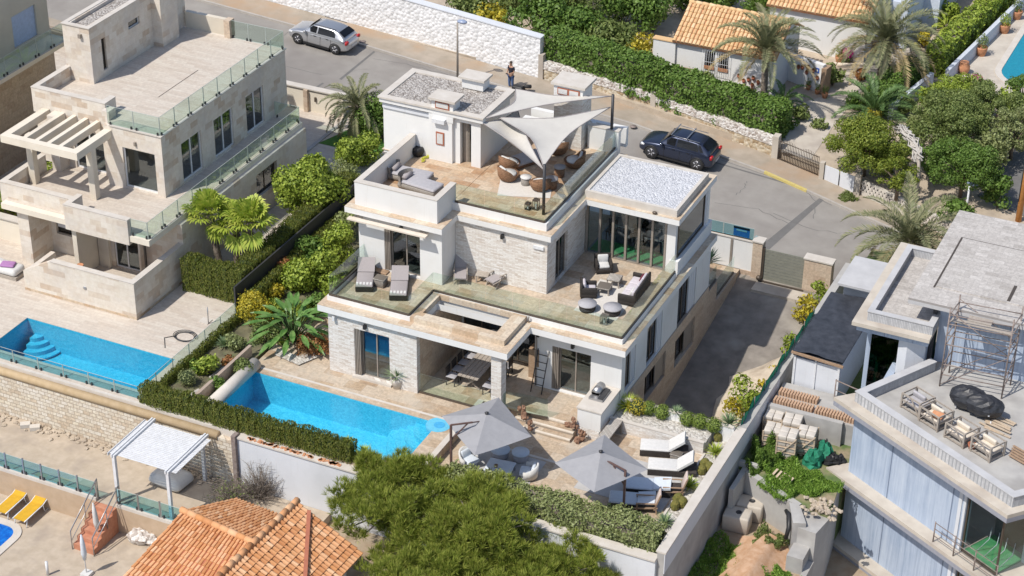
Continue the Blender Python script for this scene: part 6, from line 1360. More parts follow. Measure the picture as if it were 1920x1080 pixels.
# ------------------------------------------------------------------ lower neighbour: tiled house, patio, pool
L_ = thing('terracotta_house', 'house with broad orange terracotta tile roof cut by the bottom edge', 'house', (3, -13, -4))
def roofpart(q, tile='tile1', tw=.21, tl=.3): a, b = canal_tiles(*q, tw=tw, tl=tl, r=.095); r_ = a.build('roof', mt[tile], L_); b.build('roof_deck', mt['red'], r_); return r_
roofpart([(7.0, -18.0, -.65), (7.3, -10.25, -.65), (4.35, -10.25, .95), (4.0, -18.0, .95)])
roofpart([(2.2, -16.9, -.85), (2.5, -12.2, .12), (4.35, -10.3, .93), (4.0, -17, .93)], tw=.3) if 0 else None
roofpart([(-1.2, -16.6, -1.75), (3.9, -17.0, -1.75), (3.9, -12.5, .18), (-.05, -11.9, .12)])
roofpart([(3.4, -9.3, -.95), (.6, -9.1, -.95), (-.05, -11.9, .12), (3.4, -12.4, .16)])
m = MB(); 
for (a, b) in (((4.35, -10.2, 1.0), (4.0, -18, 1.0)), ((-.1, -11.9, .2), (3.7, -12.5, .24))):
    a, b = Vector(a), Vector(b); n = int((b-a).length/.4)
    for i in range(n): m.tube([a.lerp(b, i/n), a.lerp(b, (i+1.15)/n)], [.15, .13], 8)
m.build('ridge_tiles', mt['tile1'], L_)
m = MB(); m.add([(4.33, -10.3, .9), (4.0, -18, .9), (3.4, -18, -2.0), (3.4, -10.3, -2.0)], [(0, 1, 2, 3)]); m.box(3.4, -17.9, -4, 6.7, -10.6, -.7); m.box(-.5, -17.9, -4, 3.4, -10.0, -1.6); m.build('wall', mt['ghost'], L_)
m = MB(); m.add([(3.4, -10.6, -.7), (6.7, -10.6, -.7), (4.35, -10.6, .85)], [(0, 1, 2)]); m.build('gable', mt['ghost'], L_)
m = MB(); a, b = Vector((4.9, -10.4, .78)), Vector((6.6, -17.0, -.22)); m.bar((4.95, -10.35, .78), (6.9, -14.2, -.3), .16, .04); m.build('red_flashing', mt['red'], L_)
t = thing('patio_balustrade', 'blue tinted glass balustrade with steel posts along the sandy patio edge', 'railing', (-8, -9.8, -2.6))
a = MB(); a.box(-24, -9.95, -2.6, -5.95, -9.75, -2.45); a.box(-4.9, -9.95, -2.6, -.4, -9.75, -2.45); a.build('white_kerb', mt['copw'], t)
rail([(-24, -9.85), (-5.95, -9.85)], -2.45, t, h=.75, gm='glassB', clamps=True, base='dkmetal', step=.95); rail([(-4.9, -9.85), (-.4, -9.85)], -2.45, t, h=.75, gm='glassB', clamps=True, base='dkmetal', step=1.1)
m = MB()
for i in range(14):
    x = -5.95-.95*i; m.box(x-.03, -9.88, -2.45, x+.03, -9.82, -1.62)
for x in (-4.9, -3.8, -2.7, -1.5, -.4): m.box(x-.03, -9.88, -2.45, x+.03, -9.82, -1.62)
m.build('posts', mt['steel'], t)
m = MB(); m.box(-24, -9.951, -4, -5.95, -9.8, -2.6); m.box(-4.9, -9.951, -4, -.0, -9.8, -2.6); m.build('rendered_base', mt['concw'] if 0 else m_noise('tan_render', (.42, .31, .21), (.5, .38, .27), 2, .9, .1), t)
t = thing('terracotta_stairs', 'red clay tiled stair flight with tubular handrails down from the patio', 'stairs', (-5.4, -10.6, -3.9)); m = MB()
for i in range(6): m.box(-5.95, -9.95-.3*(i+1), -4.2, -4.9, -9.952-.3*i, -2.62-.2*i)
m.build('steps', m_noise('clay_tile', (.42, .17, .1), (.54, .26, .16), 4, .8), t); m = MB()
for x in (-5.98, -4.87):
    m.tube([(x, -9.7, -2.6), (x, -9.7, -1.6), (x, -11.8, -2.95), (x, -11.8, -3.9)], .03, 7); m.tube([(x, -9.7, -2.1), (x, -11.8, -3.45)], .02, 6); m.tube([(x, -10.7, -3.2), (x, -10.7, -2.3)], .02, 6)
m.build('handrail', mt['steel'], t)
# white louvred pergola
t = thing('white_pergola', 'white slatted pergola with four square posts on the sandy patio', 'pergola', (-3.4, -8.2, -2.6)); m = MB()
c = [P(208, 850, -.1), P(312, 880, -.1), P(393, 827, -.1), P(283, 795, -.1)]
X0, X1, Y0_, Y1_ = -5.05, -2.35, -9.55, -6.75; zp = -.25
for x, y in ((X0, Y0_), (X1, Y0_), (X1-.2, Y1_+.1), (X0, Y1_+.1)): m.box(x-.07, y-.07, -2.6, x+.07, y+.07, zp)
m.build('posts', mt['walu'], t); m = MB(); N = 24
for i in range(N): y = Y0_+.1+(Y1_-Y0_-.1)*i/N; m.box(X0-.3, y, zp+.03, X1+.35, y+(Y1_-Y0_)/N*.74, zp+.05)
m.build('slat_roof', mt['walu'], t); m = MB()
for x in (X0, X1): m.box(x-.1, Y0_-.1, zp+.001, x-.03, Y1_+.2, zp+.14); m.box(x+.03, Y0_-.1, zp+.001, x+.1, Y1_+.2, zp+.14)
m.box(X0-.33, Y0_, zp-.05, X0-.3, Y1_, zp+.1); m.build('beams', mt['walu'], t)
p = P(322, 905, -2.6); t = thing('covered_daybed', 'rounded daybed under a fitted off white cover below the white pergola', 'daybed', p); m = MB(); m.rbox((p.x, p.y, -2.3), 1.75, 1.3, .5, .3, -.1, n=6); m.build('cover', mt['whitecush'], t); m = MB(); m.box(p.x-.7, p.y-.5, -2.6, p.x+.7, p.y+.5, -2.5); m.build('base', mt['gwood'], t)
# sun loungers by the lower pool
t0 = None
for i, (u_, v_, lb) in enumerate(((28, 950, 'yellow sun lounger with white tubular frame at the left edge beside the lower pool'), (63, 965, 'yellow sun lounger with white tubular frame, the one nearer the clay stairs'))):
    p = P(u_, v_, -3.9); t = thing('sun_lounger', lb, 'sun lounger', (p.x, p.y, -3.9), 0, 'yellow sun loungers by the lower pool'); m = MB()
    m.hexa([(p.x-.28, p.y-.95, -3.55), (p.x+.28, p.y-.95, -3.55), (p.x+.28, p.y+.3, -3.5), (p.x-.28, p.y+.3, -3.5), (p.x-.28, p.y-.95, -3.51), (p.x+.28, p.y-.95, -3.51), (p.x+.28, p.y+.3, -3.46), (p.x-.28, p.y+.3, -3.46)])
    m.hexa([(p.x-.28, p.y+.3, -3.5), (p.x+.28, p.y+.3, -3.5), (p.x+.28, p.y+.9, -3.3), (p.x-.28, p.y+.9, -3.3), (p.x-.28, p.y+.3, -3.46), (p.x+.28, p.y+.3, -3.46), (p.x+.28, p.y+.9, -3.26), (p.x-.28, p.y+.9, -3.26)]); m.build('sling', m_plain('yellow_fabric', (.62, .36, .02), .8), t)
    m = MB()
    for s in (-.31, .31): m.tube([(p.x+s, p.y-1.0, -3.52), (p.x+s, p.y+.3, -3.5), (p.x+s, p.y+.95, -3.27), (p.x+s, p.y+.95, -3.85), (p.x+s, p.y+.4, -3.88), (p.x+s, p.y+.3, -3.5)], .025, 6); m.tube([(p.x+s, p.y-.8, -3.52), (p.x+s, p.y-.9, -3.9)], .025, 6)
    m.build('tubular_frame', mt['walu'], t)
lc_ = P(58, 990, -3.9); rpool('lower_pool', lc_.x-8, lc_.y-6, lc_.x-.35, lc_.y-.35, .6, -3.9, 'poolD', .35)
def closed_umb(label, base, H, col, lean=0):
    t = thing('closed_umbrella', label, 'umbrella', base); x, y, z = base; m = MB(); m.tube([base, (x+lean, y, z+H)], .025, 7); m.build('pole', mt['walu'], t)
    m = MB(); m.tube([(x+lean*.35, y, z+H*.38), (x+lean*.5, y, z+H*.55), (x+lean*.8, y, z+H*.8), (x+lean, y, z+H)], [.07, .13, .1, .03], 7); m.build('folded_canopy', col, t); m = MB(); m.box(x-.2, y-.2, z, x+.2, y+.2, z+.14); m.build('base', mt['whitecush'], t)
closed_umb('folded white umbrella standing beside the bottom of the clay stairs', tuple(P(187, 1022, -3.9)), 2.2, mt['whitecush'], -.1)
closed_umb('folded blue grey striped umbrella near the bottom left of the yard', tuple(P(163, 1078, -3.9)), 2.1, mt['lblue'], -.05)
t = thing('short_bollard', 'short white post at the bottom left edge of the yard', 'post', P(90, 1078, -3.9)); p = P(90, 1078, -3.9); m = MB(); m.tube([p, (p.x, p.y, -3.2)], .06, 8); m.build('post', mt['walu'], t)
t = thing('white_boulder', 'rough white limestone boulder beside the driftwood in the yard', 'rock', P(262, 1015, -3.9)); p = P(262, 1015, -3.9); m = MB(); m.ball((p.x, p.y, -3.65), .55, .4, .35, 10, 7, .18, 2); m.ball((p.x+.5, p.y+.1, -3.7), .35, .3, .3, 8, 6, .2, 4); m.build('rock', mt['rubble3'], t)
t = thing('driftwood', 'upright grey driftwood sculpture behind the white boulder', 'driftwood', P(250, 992, -3.9)); p = P(250, 992, -3.9); m = MB()
for i in range(5): m.tube([(p.x-.4+.2*i, p.y, -3.9), (p.x-.35+.22*i, p.y+.1, -3.4), (p.x-.45+.27*i, p.y+.05, -3.0-.12*(i % 2))], [.1, .09, .03], 7)
m.build('wood', mt['gwood'], t)
for u_, v_, lb in ((48, 800, 'flat white stone slab lying on the sandy patio'), (66, 805, 'small cut stone block lying on the sandy patio')):
    p = P(u_, v_, -2.6); t = thing('stone_block', lb, 'stone', p); m = MB(); m.cbox((p.x, p.y, -2.5), .45, .3, .18, .6); m.build('block', mt['copw'], t)
# ------------------------------------------------------------------ planting
mt['ficus2'] = m_leaf('clipped_shrub_leaf', [(.09, .14, .02), (.16, .22, .04), (.22, .28, .06)])
def top_z(u, v, base): return onY(u, v, base[1]).z
# front cypress hedge: rows of clipped columns
def cyp_hedge(name, label, F, a0, a1, d0, d1, z0, z1, dens=620, n=None):
    t = thing(name, label, 'hedge', F.m((a0+a1)/2, (d0+d1)/2, z0)); rs = random.Random(int(a1*10)); n = n or int((a1-a0)/.42); out = []; m = MB()
    for i in range(n):
        A = a0+(a1-a0)*i/n; B = a0+(a1-a0)*(i+1)/n-.03; h = z1+rs.uniform(-.06, .06); e = rs.uniform(-.04, .04)
        out.append(box_leaves(F, A, B, d0+e, d1+e, z0, h, dens, .11, .035, None, 2.2, jit=.015, bm=.2))
        m.fbox(F, A+.1, B-.08, d0+.12, d1-.12, z0, h-.1)
    m.build('branches', mt['cypcore'], t); V_, F_ = join(out); npmesh('foliage', V_, F_, mt['cyp'], t); return t  # these boxes are a solid dark core, inner shade given as colour
mt['cypcore'] = m_plain('dark_foliage_core', (.04, .06, .02), .95)  # dark green core: shade inside the foliage put into its colour
cyp_hedge('cypress_hedge', 'low row of clipped cypress columns along the front edge of the main pool', FY(-6.0), -6.15, 4.4, .0, .62, 0, .88)
cyp_hedge('cypress_hedge', 'tall clipped cypress hedge wrapping the fan palms beside the stone house', FY(2.95), -9.75, -6.35, 0, .8, 0, 1.75)
cyp_hedge('cypress_hedge', 'dense green cypress hedge running back along the stone house side of the divider', Fc((-6.95, 3.8), (0, 1)), 0, 10.5, -.65, .25, 0, 1.85, 420)
cyp_hedge('cypress_hedge', 'thin clipped cypress hedge on the villa side of the dark divider fence', Fc((-5.65, -5.4), (0, 1)), 0, 7.4, 0, .3, 0, .5, 600)
cyp_hedge('cypress_hedge', 'clipped cypress hedge continuing behind the yellow shrub towards the street', Fc((-5.5, 2.0), (0, 1)), 0, 11.0, 0, .45, 0, 1.1, 420)
t = thing('divider_wall', 'thin dark capped divider wall between the two cypress hedges', 'wall', (-6.1, 6, 0)); m = MB(); m.box(-6.16, 1.9, 0, -6.08, 17, 1.7); m.build('wall_body', mt['dkmetal'], t)
for i, (x, y, H, lx, lb) in enumerate(((-9.3, 5.5, 2.95, -.35, 'fan palm with yellow green leaves, the left one of the clump by the stone house'), (-8.55, 5.9, 2.5, .1, 'fan palm in the middle of the clump by the stone house'), (-8.0, 5.7, 2.95, .5, 'fan palm with red brown trunk, the right one of the clump by the stone house'))):
    fan_palm('fan_palm', lb, (x, y, 0), H, .85, 20, 11+i, (lx, 0), 'fan palms beside the stone house', .85)
p = P(585, 415, 0); tree('round_tree', 'bright green round leafy tree behind the fan palms', 'tree', (p.x, p.y, 0), 1.75, 2.3, 34, 'lime', 95, .17, .12, 1.9, 3)
p = P(650, 325, 0); shrub('leafy_bush', 'yellow green leafy bush left of the villa parapet', (p.x, p.y, 0), .95, 1.6, 'lime', 90, .15, .11, 4, 10)
p = P(692, 305, 0); shrub('leafy_bush', 'yellow green bush close to the villa wall below the date palm', (p.x, p.y, 0), .8, 1.3, 'lime', 90, .14, .1, 5, 9)
p = P(640, 370, 0); shrub('leafy_bush', 'mixed green bush beside the end of the cypress hedges', (p.x, p.y, 0), 1.0, 1.5, 'hedge2', 90, .14, .08, 6, 10)
date_palm('date_palm', 'feathery date palm between the stone house and the villa penthouse', (-10.3, 21.3, 0), 1.9, 2.3, 46, seed=2, nl=38, els=(-.75, 1.35), tr=.2)
p = P(715, 262, 0); shrub('dark_bush', 'dark green bush in shade against the villa side wall', (p.x, p.y, 0), 1.3, 2.2, 'ficus', 80, .16, .1, 7, 12)
p = P(105, 70, 0)
date_palm('date_palm', 'small date palm behind the roof tower at the top left', (-27.5, 25.5, 0), 2.6, 2.2, 34, seed=5, tr=.16)
p = P(95, 175, 0); date_palm('green_palm', 'short green palm squeezed between the beige house and the stone house, upper', (-21.3, 13.5, 0), 4.3, 1.3, 22, 'fanp', 6, tr=.1)
date_palm('green_palm', 'short green palm between the beige house and the stone house, lower', (-21.4, 11.6, 0), 3.4, 1.3, 22, 'fanp', 8, tr=.1)
hedge('leafy_hedge', 'leafy green hedge at the left picture edge beside the stone house', Fc((-21.3, 3.5), (0, 1)), 0, 6, -.1, 1.1, 0, 1.3, 'lime', 260, .16, .1)
# strip between plots
def S_(u, v): q = P(u, v, .06); return (q.x, q.y, .06)
shrub('yellow_shrub', 'golden yellow flowering shrub left of the big strelitzia', S_(478, 610), .85, 1.5, 'yleaf', 120, .1, .08, 12, 12)
def strel(label, base, R, n, seed):
    t = thing('strelitzia', label, 'plant', base); rs = random.Random(seed); V_ = []; F_ = []; st = MB()
    for i in range(n):
        az = i*2.399; k = (i+.5)/n; el = 1.45-1.0*k; L = R*rs.uniform(.6, 1.0); h = np.array([math.cos(az), math.sin(az), 0]); b = np.array(base); e = h*math.cos(el)+np.array([0, 0, math.sin(el)]); c = b+e*L; s = np.array([-h[1], h[0], 0])
        d = h*math.cos(el-.7)+np.array([0, 0, math.sin(el-.7)]); l = .95*rs.uniform(.8, 1.2)
        for q in range(6):
            k0, k1 = q/6, (q+1)/6; w0, w1 = .14*math.sin(math.pi*min(.98, k0+.04))**.7, .14*math.sin(math.pi*min(.99, k1+.0001))**.7 if q < 5 else .01
            for sg in (-1, 1):
                n0 = len(V_); p0 = c+d*l*k0-np.array([0, 0, .25*l*k0*k0]); p1 = c+d*l*k1-np.array([0, 0, .25*l*k1*k1]); V_ += [p0, p0+s*sg*w0+[0, 0, .04], p1+s*sg*w1+[0, 0, .04], p1]; F_.append((n0, n0+1, n0+2, n0+3))
        st.tube([b+h*.06, b+e*L*.6, c], [.03, .02, .015], 5)
    npmesh('leaves', np.array(V_), np.array(F_), mt['bleaf'], t); st.build('leaf_stalks', mt['greenp'], t); return t
strel('large strelitzia with broad green leaves beside the villa left corner', S_(550, 640), 1.8, 52, 3)
spiky('blue_yucca', 'grey blue round yucca in the pebble bed below the yellow shrub', S_(420, 650), .62, 110, 'agave', 4, .035, .8)
shrub('ball_shrub', 'grey green clipped ball shrub above the corner of the low cypress hedge', S_(352, 722), .42, .8, 'hedge2', 260, .07, .05, 3, rnd=True)
shrub('leafy_bush', 'fresh green leafy bush right of the grey green ball shrub', S_(390, 700), .6, .7, 'lime', 120, .16, .1, 9, 8)
shrub('russet_groundcover', 'russet red ground plants at the foot of the strelitzia', S_(592, 655), .9, .4, 'rleaf', 130, .1, .06, 10, 12, ry=.7)
shrub('leafy_bush', 'green bush under the strelitzia on the left', S_(500, 640), .7, .8, 'olive', 110, .12, .08, 11, 8)
for i, (u_, v_, R_, H_, mm, lb) in enumerate(((560, 545, .9, 1.1, 'lime', 'bright leafy philodendron bush behind the strelitzia'), (605, 535, .9, 1.3, 'lime', 'bright leafy bush below the glass corner of the villa terrace'), (640, 490, .8, 1.6, 'lime', 'green bush against the left villa wall under the upper storey'), (530, 520, .8, .9, 'rleaf', 'reddish green bush behind the yellow shrub'), (580, 495, .9, 1.0, 'ficus', 'dark green bush between the hedge and the villa'), (645, 450, .7, 1.2, 'hedge2', 'grey green bush high on the left side of the villa'))):
    shrub('leafy_bush', lb, S_(u_, v_), R_, H_, mm, 110, .16, .11, 20+i, 9)
spiky('small_fan_plant', 'small spiky fan plant beside the white pebbles below the villa corner', S_(530, 650), .5, 40, 'lime', 3, .05, .5)
spiky('yucca', 'yellow green yucca at the front corner of the main pool', (*P(650, 838, 0)[:2], 0), .55, 70, 'fanp', 6, .05, .8)
spiky('yucca', 'second yellow green yucca beside the pool corner and the pine', (*P(683, 852, 0)[:2], 0), .5, 60, 'fanp', 7, .05, .8)
p = P(745, 726, 0); t = thing('potted_palm', 'spiky potted plant on the pool terrace in front of the stone wall', 'potted plant', (p.x, p.y, 0)); m = MB(); m.lathe((p.x, p.y, 0), [(.2, 0), (.28, .35), (.3, .5), (.24, .5), (.22, .44)], 14); m.build('pot', mt['copw'], t)
q = spiky('leaf_rosette', 'x', (p.x, p.y, .45), .8, 70, 'agave', 8, .05, .7); 
for ch in list(q.children): ch.parent = t; ch.location = Vector(q.location)-Vector(t.location); ch.name = 'leaf_rosette' if ch.name.startswith('leaves') else 'plant_stem'
bpy.data.objects.remove(q)
# clipped ficus hedge on the lower terrace front
Fz = FY(-5.78); hedge('trimmed_hedge', 'thick trimmed sage green hedge on top of the white retaining wall', Fz, 8.6, 18.0, 0, 1.15, -.5, .62, 'hedge2', 520, .12, .075)
# raised planter
PB = lambda u, v, z=.02: (*P(u, v, z)[:2], z)
spiky('yellow_yucca', 'big yellow green spiky bush at the left end of the raised planter', PB(1177, 765), .8, 170, 'fanp', 9, .045, .85)
shrub('ball_shrub', 'yellow green rounded shrub next to the big spiky bush in the raised planter', PB(1194, 775), .45, .7, 'yleaf', 260, .07, .05, 13, rnd=True)
for i, (u_, v_, R_, lb) in enumerate(((1216, 776, .24, 'small round green shrub, first ball from the left in the raised planter'), (1241, 783, .26, 'small round green shrub, second ball from the left in the raised planter'), (1288, 796, .25, 'small round green shrub in the planter below the feathery palm'), (1312, 801, .27, 'small round green shrub in the middle right of the planter'), (1338, 808, .27, 'round green shrub at the right end of the raised planter'))):
    shrub('ball_shrub', lb, PB(u_, v_), R_*1.35, .6, 'ficus2', 900, .06, .045, 30+i, rnd=True, group='round clipped shrubs in the raised planter')
spiky('small_yucca', 'pale feathery yucca between the round planter shrubs', PB(1268, 787), .5, 90, 'agave', 10, .035, .8, H=.25)
spiky('small_yucca', 'pale green bushy yucca at the right end of the raised planter by the boundary wall', PB(1366, 806), .65, 130, 'agave', 11, .035, .8, H=.25)
BW = lambda u, v: (*P(u, v, -.38)[:2], -.38)
for i, (u_, v_, k_, lb) in enumerate(((1340, 852, 'y', 'yellow green yucca by the boundary wall above the sun loungers'), (1322, 882, 'b', 'brown green cactus clump beside the lower sun lounger'), (1291, 915, 'y', 'yellow green yucca overhanging the lower sun lounger corner'), (1272, 948, 'b', 'rounded olive cactus clump near the shaded chairs'), (1246, 985, 'y', 'pale green agave at the bottom corner of the terrace'), (1352, 820, 'b', 'olive brown cactus mound under the planter end'), (1203, 985, 'y', 'small yellow yucca behind the trimmed hedge'))):
    if k_ == 'y': spiky('yucca', lb, BW(u_, v_), .62 if i < 6 else .3, 80, 'fanp' if i != 4 else 'agave', 40+i, .05, .7)
    else:
        t = thing('cactus_clump', lb, 'cactus', BW(u_, v_)); b = BW(u_, v_); m = MB()
        for j in range(5): m.ball((b[0]+.16*math.cos(j*2.2), b[1]+.3*math.sin(j*2.2), b[2]+.18), .2, .22, .24, 9, 7, .07, j)
        m.build('cactus_body', m_noise('olive_cactus', (.09, .1, .02), (.2, .17, .04), 9, .9, .6, 40), t)
# climbers along the driveway wall
for i, (u_, v_, z_, R_, H_, mm, lb) in enumerate(((1508, 610, -2.2, .7, 1.5, 'yleaf', 'yellowing leafy creeper high on the driveway bank'), (1535, 575, -1.8, .5, 1.1, 'lime', 'small green creeper near the grey gate'), (1478, 670, -2.5, .6, 1.2, 'lime', 'light green creeper in the middle of the driveway bank'), (1455, 710, -2.7, .45, .8, 'yleaf', 'sparse yellow creeper below the middle of the driveway bank'), (1395, 780, -2.6, .8, 1.7, 'lime', 'broad yellow green creeper at the foot of the driveway bank'), (1370, 800, -2.4, .5, 1.5, 'yleaf', 'yellow creeper touching the end of the raised planter'), (1430, 740, -2.6, .4, .8, 'yleaf', 'thin yellow creeper against the green netting'))):
    p = P(u_, v_, z_); shrub('creeper', lb, (p.x, p.y, z_), R_, H_, mm, 34, .24, .1, 50+i, 9, .55)
p = P(1527, 545, -1.8); t = tree('young_tree', 'thin young tree with few leaves in front of the sliding gate', 'tree', (p.x, p.y, -1.8), .4, .7, 6, 'lime', 40, .12, .06, 1.6, 5, tr=.03)
spiky('yucca', 'dark spiky yucca behind the glass room corner at street level', (12.2, 15.9, -1.2), .9, 90, 'agave', 44, .06, .7, H=1.6)
# pines at the bottom
def pine(label, base, R, H, n, ch, seed, lean=(0, 0)):
    t = thing('pine_tree', label, 'tree', base, 0, 'pine trees below the white retaining wall'); rs = random.Random(seed); c = (base[0]+lean[0], base[1]+lean[1], base[2]+ch)
    cl = crown_clumps(c, R, H, n, seed, .17, .7); m = MB(); m.tube([base, (base[0]+lean[0]*.4, base[1]+lean[1]*.4, base[2]+ch*.5), (c[0], c[1], c[2]+H*.15)], [.2, .16, .08], 9)
    for x, y, z, *_ in cl: m.tube([(base[0]+lean[0]*.6, base[1]+lean[1]*.6, base[2]+ch*.55), ((c[0]+x)/2, (c[1]+y)/2, (c[2]+z)/2-.2), (x, y, z-.1)], [.07, .045, .015], 5)
    m.build('trunk', mt['twig'], t); out = []
    for (x, y, z, a, b, q) in cl:
        nt_ = int(46*a*a/.36)+12; d = rdir(nt_); d[:, 2] = np.abs(d[:, 2])*1.1-.15; d /= np.linalg.norm(d, axis=1)[:, None]; tip = np.array([x, y, z])+d*np.array([a, b, q])*RS.uniform(.35, 1.15, (nt_, 1))
        K = 22; T = np.repeat(tip, K, 0); up_ = np.repeat(d*.5+np.array([0, 0, .75]), K, 0)+RS.normal(size=(nt_*K, 3))*.42; up_ /= np.linalg.norm(up_, axis=1)[:, None]
        sd_ = np.cross(up_, RS.normal(size=(nt_*K, 3))); sd_ /= np.linalg.norm(sd_, axis=1)[:, None]; L = RS.uniform(.2, .4, (nt_*K, 1)); A = T
        Vv = np.stack([A, A+up_*L*.45-sd_*.0105, A+up_*L, A+up_*L*.45+sd_*.0105], 1).reshape(-1, 3); out.append((Vv, np.arange(4*nt_*K).reshape(-1, 4)))
    V_, F_ = join(out); npmesh('crown', V_, F_, mt['pine'], t); return t
pc = lambda u, v, z: P(u, v, z)
a = pc(745, 935, -.4); pine('big light green pine covering the front of the white retaining wall', (a.x, a.y-.3, -3.4), 2.8, 2.4, 80, 3.0, 3)
a = pc(905, 985, -.4); pine('large light green pine right of the main one in front of the trimmed hedge', (a.x, a.y-.3, -3.6), 2.8, 2.4, 80, 3.2, 4)
a = pc(1060, 1065, -1.0); pine('lower pine with sparse grey twigs at the bottom edge by the white wall', (a.x, a.y, -3.8), 2.1, 1.8, 40, 2.8, 5)
a = pc(790, 1075, -1.0); pine('pine crown cut by the bottom edge beside the terracotta roof', (a.x, a.y, -3.9), 2.5, 1.8, 70, 2.9, 6)
a = pc(960, 1100, -1.2); pine('pine crown cut by the bottom edge in the middle', (a.x, a.y, -3.9), 2.6, 1.8, 70, 2.7, 7)
def twiggy(label, base, R, H, n, seed, green=0):
    t = thing('dry_bush', label, 'bush', base); rs = random.Random(seed); m = MB(); ends = []
    for i in range(n):
        az = rs.uniform(0, 6.28); el = rs.uniform(.3, 1.4); L = H*rs.uniform(.5, 1.1); d = Vector((math.cos(az)*math.cos(el)*R/H, math.sin(az)*math.cos(el)*R/H, math.sin(el))); p = Vector(base)
        q = p+d*L*.5+Vector((rs.gauss(0, .06), rs.gauss(0, .06), 0)); r_ = p+d*L; m.tube([p, q, r_], [.02, .012, .005], 4)
        for k in range(4): e = q.lerp(r_, rs.random()); f = e+Vector((rs.gauss(0, .16), rs.gauss(0, .16), abs(rs.gauss(0, .18)))); m.tube([e, f], [.008, .003], 3); ends.append(f)
    m.build('twigs', mt['twig'], t)
    if green:
        E = np.array([tuple(e) for e in ends if rs.random() < green]); V_, F_ = leaves(E, rdir(len(E)), .12, .05); npmesh('leaves', V_, F_, mt['olive'], t)
    return t
p = P(495, 925, -2.6); twiggy('bare grey twiggy bush in front of the blue grey retaining wall', (p.x, p.y-.4, -2.6), 1.3, 1.7, 150, 1)
p = P(440, 940, -2.6); twiggy('dry grey green bush beside the tile roof ridge', (p.x, p.y-.2, -2.6), 1.4, .9, 190, 2, .5)
p = P(285, 1010, -3.9); twiggy('low dry twiggy bush behind the tile roof edge', (p.x, p.y, -3.9), .6, .6, 60, 3)
# right yard weeds
g_ = MB()
def weeds(name, label, c, rx, ry, h, n, mm, ln=.14, wd=.03, stuff=True):
    a = RS.uniform(0, 6.283, n); r = np.sqrt(RS.uniform(0, 1, n)); x = c[0]+rx*r*np.cos(a); y = c[1]+ry*r*np.sin(a); r = r*(1+.22*np.sin(a*3+1)+.15*np.sin(a*7)); x = c[0]+rx*r*np.cos(a); y = c[1]+ry*r*np.sin(a); z = c[2]+h*RS.uniform(0, 1, n)*np.clip(.35+.5*np.sin(x*3.3)*np.cos(y*3.9)+.35*np.sin(x*7+y*5), .08, 1.2); Pn = np.stack([x, y, z], 1); N = RS.normal(size=(n, 3)); N[:, 2] += .6; N /= np.linalg.norm(N, axis=1)[:, None]
    V_, F_ = leaves(Pn, N, ln, wd, 1.2); o = npmesh(name, V_, F_, mt[mm], None, c); tag(o, label, 'weeds'); o['kind'] = 'stuff'; return o
weeds('yard_weeds', 'lush green weeds covering the upper construction yard', (21.0, 2.9, -1.36), 1.55, 1.25, .42, 12000, 'grass', .17, .045)
weeds('yard_weeds', 'dark green undergrowth beside the concrete boundary wall in the yard', (19.3, 3.9, -1.35), .65, 1.2, .9, 7000, 'ficus', .2, .05)
weeds('slope_weeds', 'green weeds in the shaded lower yard below the tanks', (19.4, -1.6, -3.1), 1.2, 1.7, .3, 7000, 'grass', .16, .04)
weeds('slope_weeds', 'green weeds at the bottom of the orange earth heap', (21.9, -1.8, -3.0), .8, .8, .4, 3500, 'grass', .2, .06)
weeds('slope_weeds', 'small weeds on the orange earth heap', (20.9, .2, -2.7), .7, .6, .5, 2200, 'olive', .16, .05)
weeds('pavement_weeds', 'weeds growing in the pavement below the grey sheet gate', tuple(PR(1588, 372, .12)), .5, .4, .35, 900, 'olive', .16, .05)
for i in range(26):
    pass
# upper garden trees and shrubs
def U_(u, v): q = PG(u, v); return (q.x, q.y, q.z)
for i, (u_, v_, R_, H_, mm, lb) in enumerate(((880, 45, 1.6, 1.6, 'olive', 'olive green shrub above the whitewashed wall, leftmost'), (925, 58, 1.3, 1.5, 'yleaf', 'yellow green shrub behind the end of the whitewashed wall'), (955, 20, 1.5, 1.4, 'olive', 'green shrub at the top edge behind the yellow green one'), (1010, 75, 1.9, 2.6, 'ficus', 'dark bushy shrub rising at the left end of the clipped hedge'), (1075, 85, 1.8, 2.0, 'ficus', 'dark green shrub behind the clipped hedge'), (1150, 105, 1.7, 1.6, 'olive', 'loose olive shrub behind the middle of the clipped hedge'), (1195, 120, 1.2, 1.3, 'yleaf', 'yellowish leafy bush left of the cottage'),
                                           (1060, 30, 2.2, 2.2, 'olive', 'rounded olive tree at the top edge left of the conifer'), (1170, 50, 2.2, 2.6, 'ficus', 'dense dark tree behind the conifer at the top'), (1225, 60, 2.0, 3.0, 'ficus', 'dense dark green tree left of the cottage roof'), (1280, 20, 2.0, 2.4, 'ficus', 'dark green tree behind the cottage ridge'), (1345, 15, 1.6, 2.0, 'ficus', 'dark tree behind the cottage roof under the tall palm'), (1130, 5, 1.8, 2.0, 'olive', 'grey green tree cut by the top edge'), (1320, 165, .8, .8, 'olive', 'small bush against the cottage wall by the bench'), (1395, 190, .6, .7, 'rleaf', 'flowering bush at the foot of the tall palm'), (1560, 160, .7, 1.2, 'olive', 'bushy plant beside the wooden post of the garden wall'), (1540, 60, 1.0, 1.8, 'ficus', 'dark climber on the rear house wall'), (1770, 45, .9, 1.4, 'lime', 'bright bush at the top of the hedge near the rear house'), (1730, 90, .6, .8, 'yleaf', 'yellow green succulent bed by the hedge end'))):
    shrub('garden_shrub', lb, U_(u_, v_), R_, H_, mm, 34, .24, .15, 60+i, 14, .45)
t = thing('conifer', 'young conifer with tiered bare branches in the upper garden', 'tree', U_(1110, 75)); b = U_(1110, 75); m = MB(); m.tube([b, (b[0], b[1], b[2]+3.6)], [.09, .02], 7)
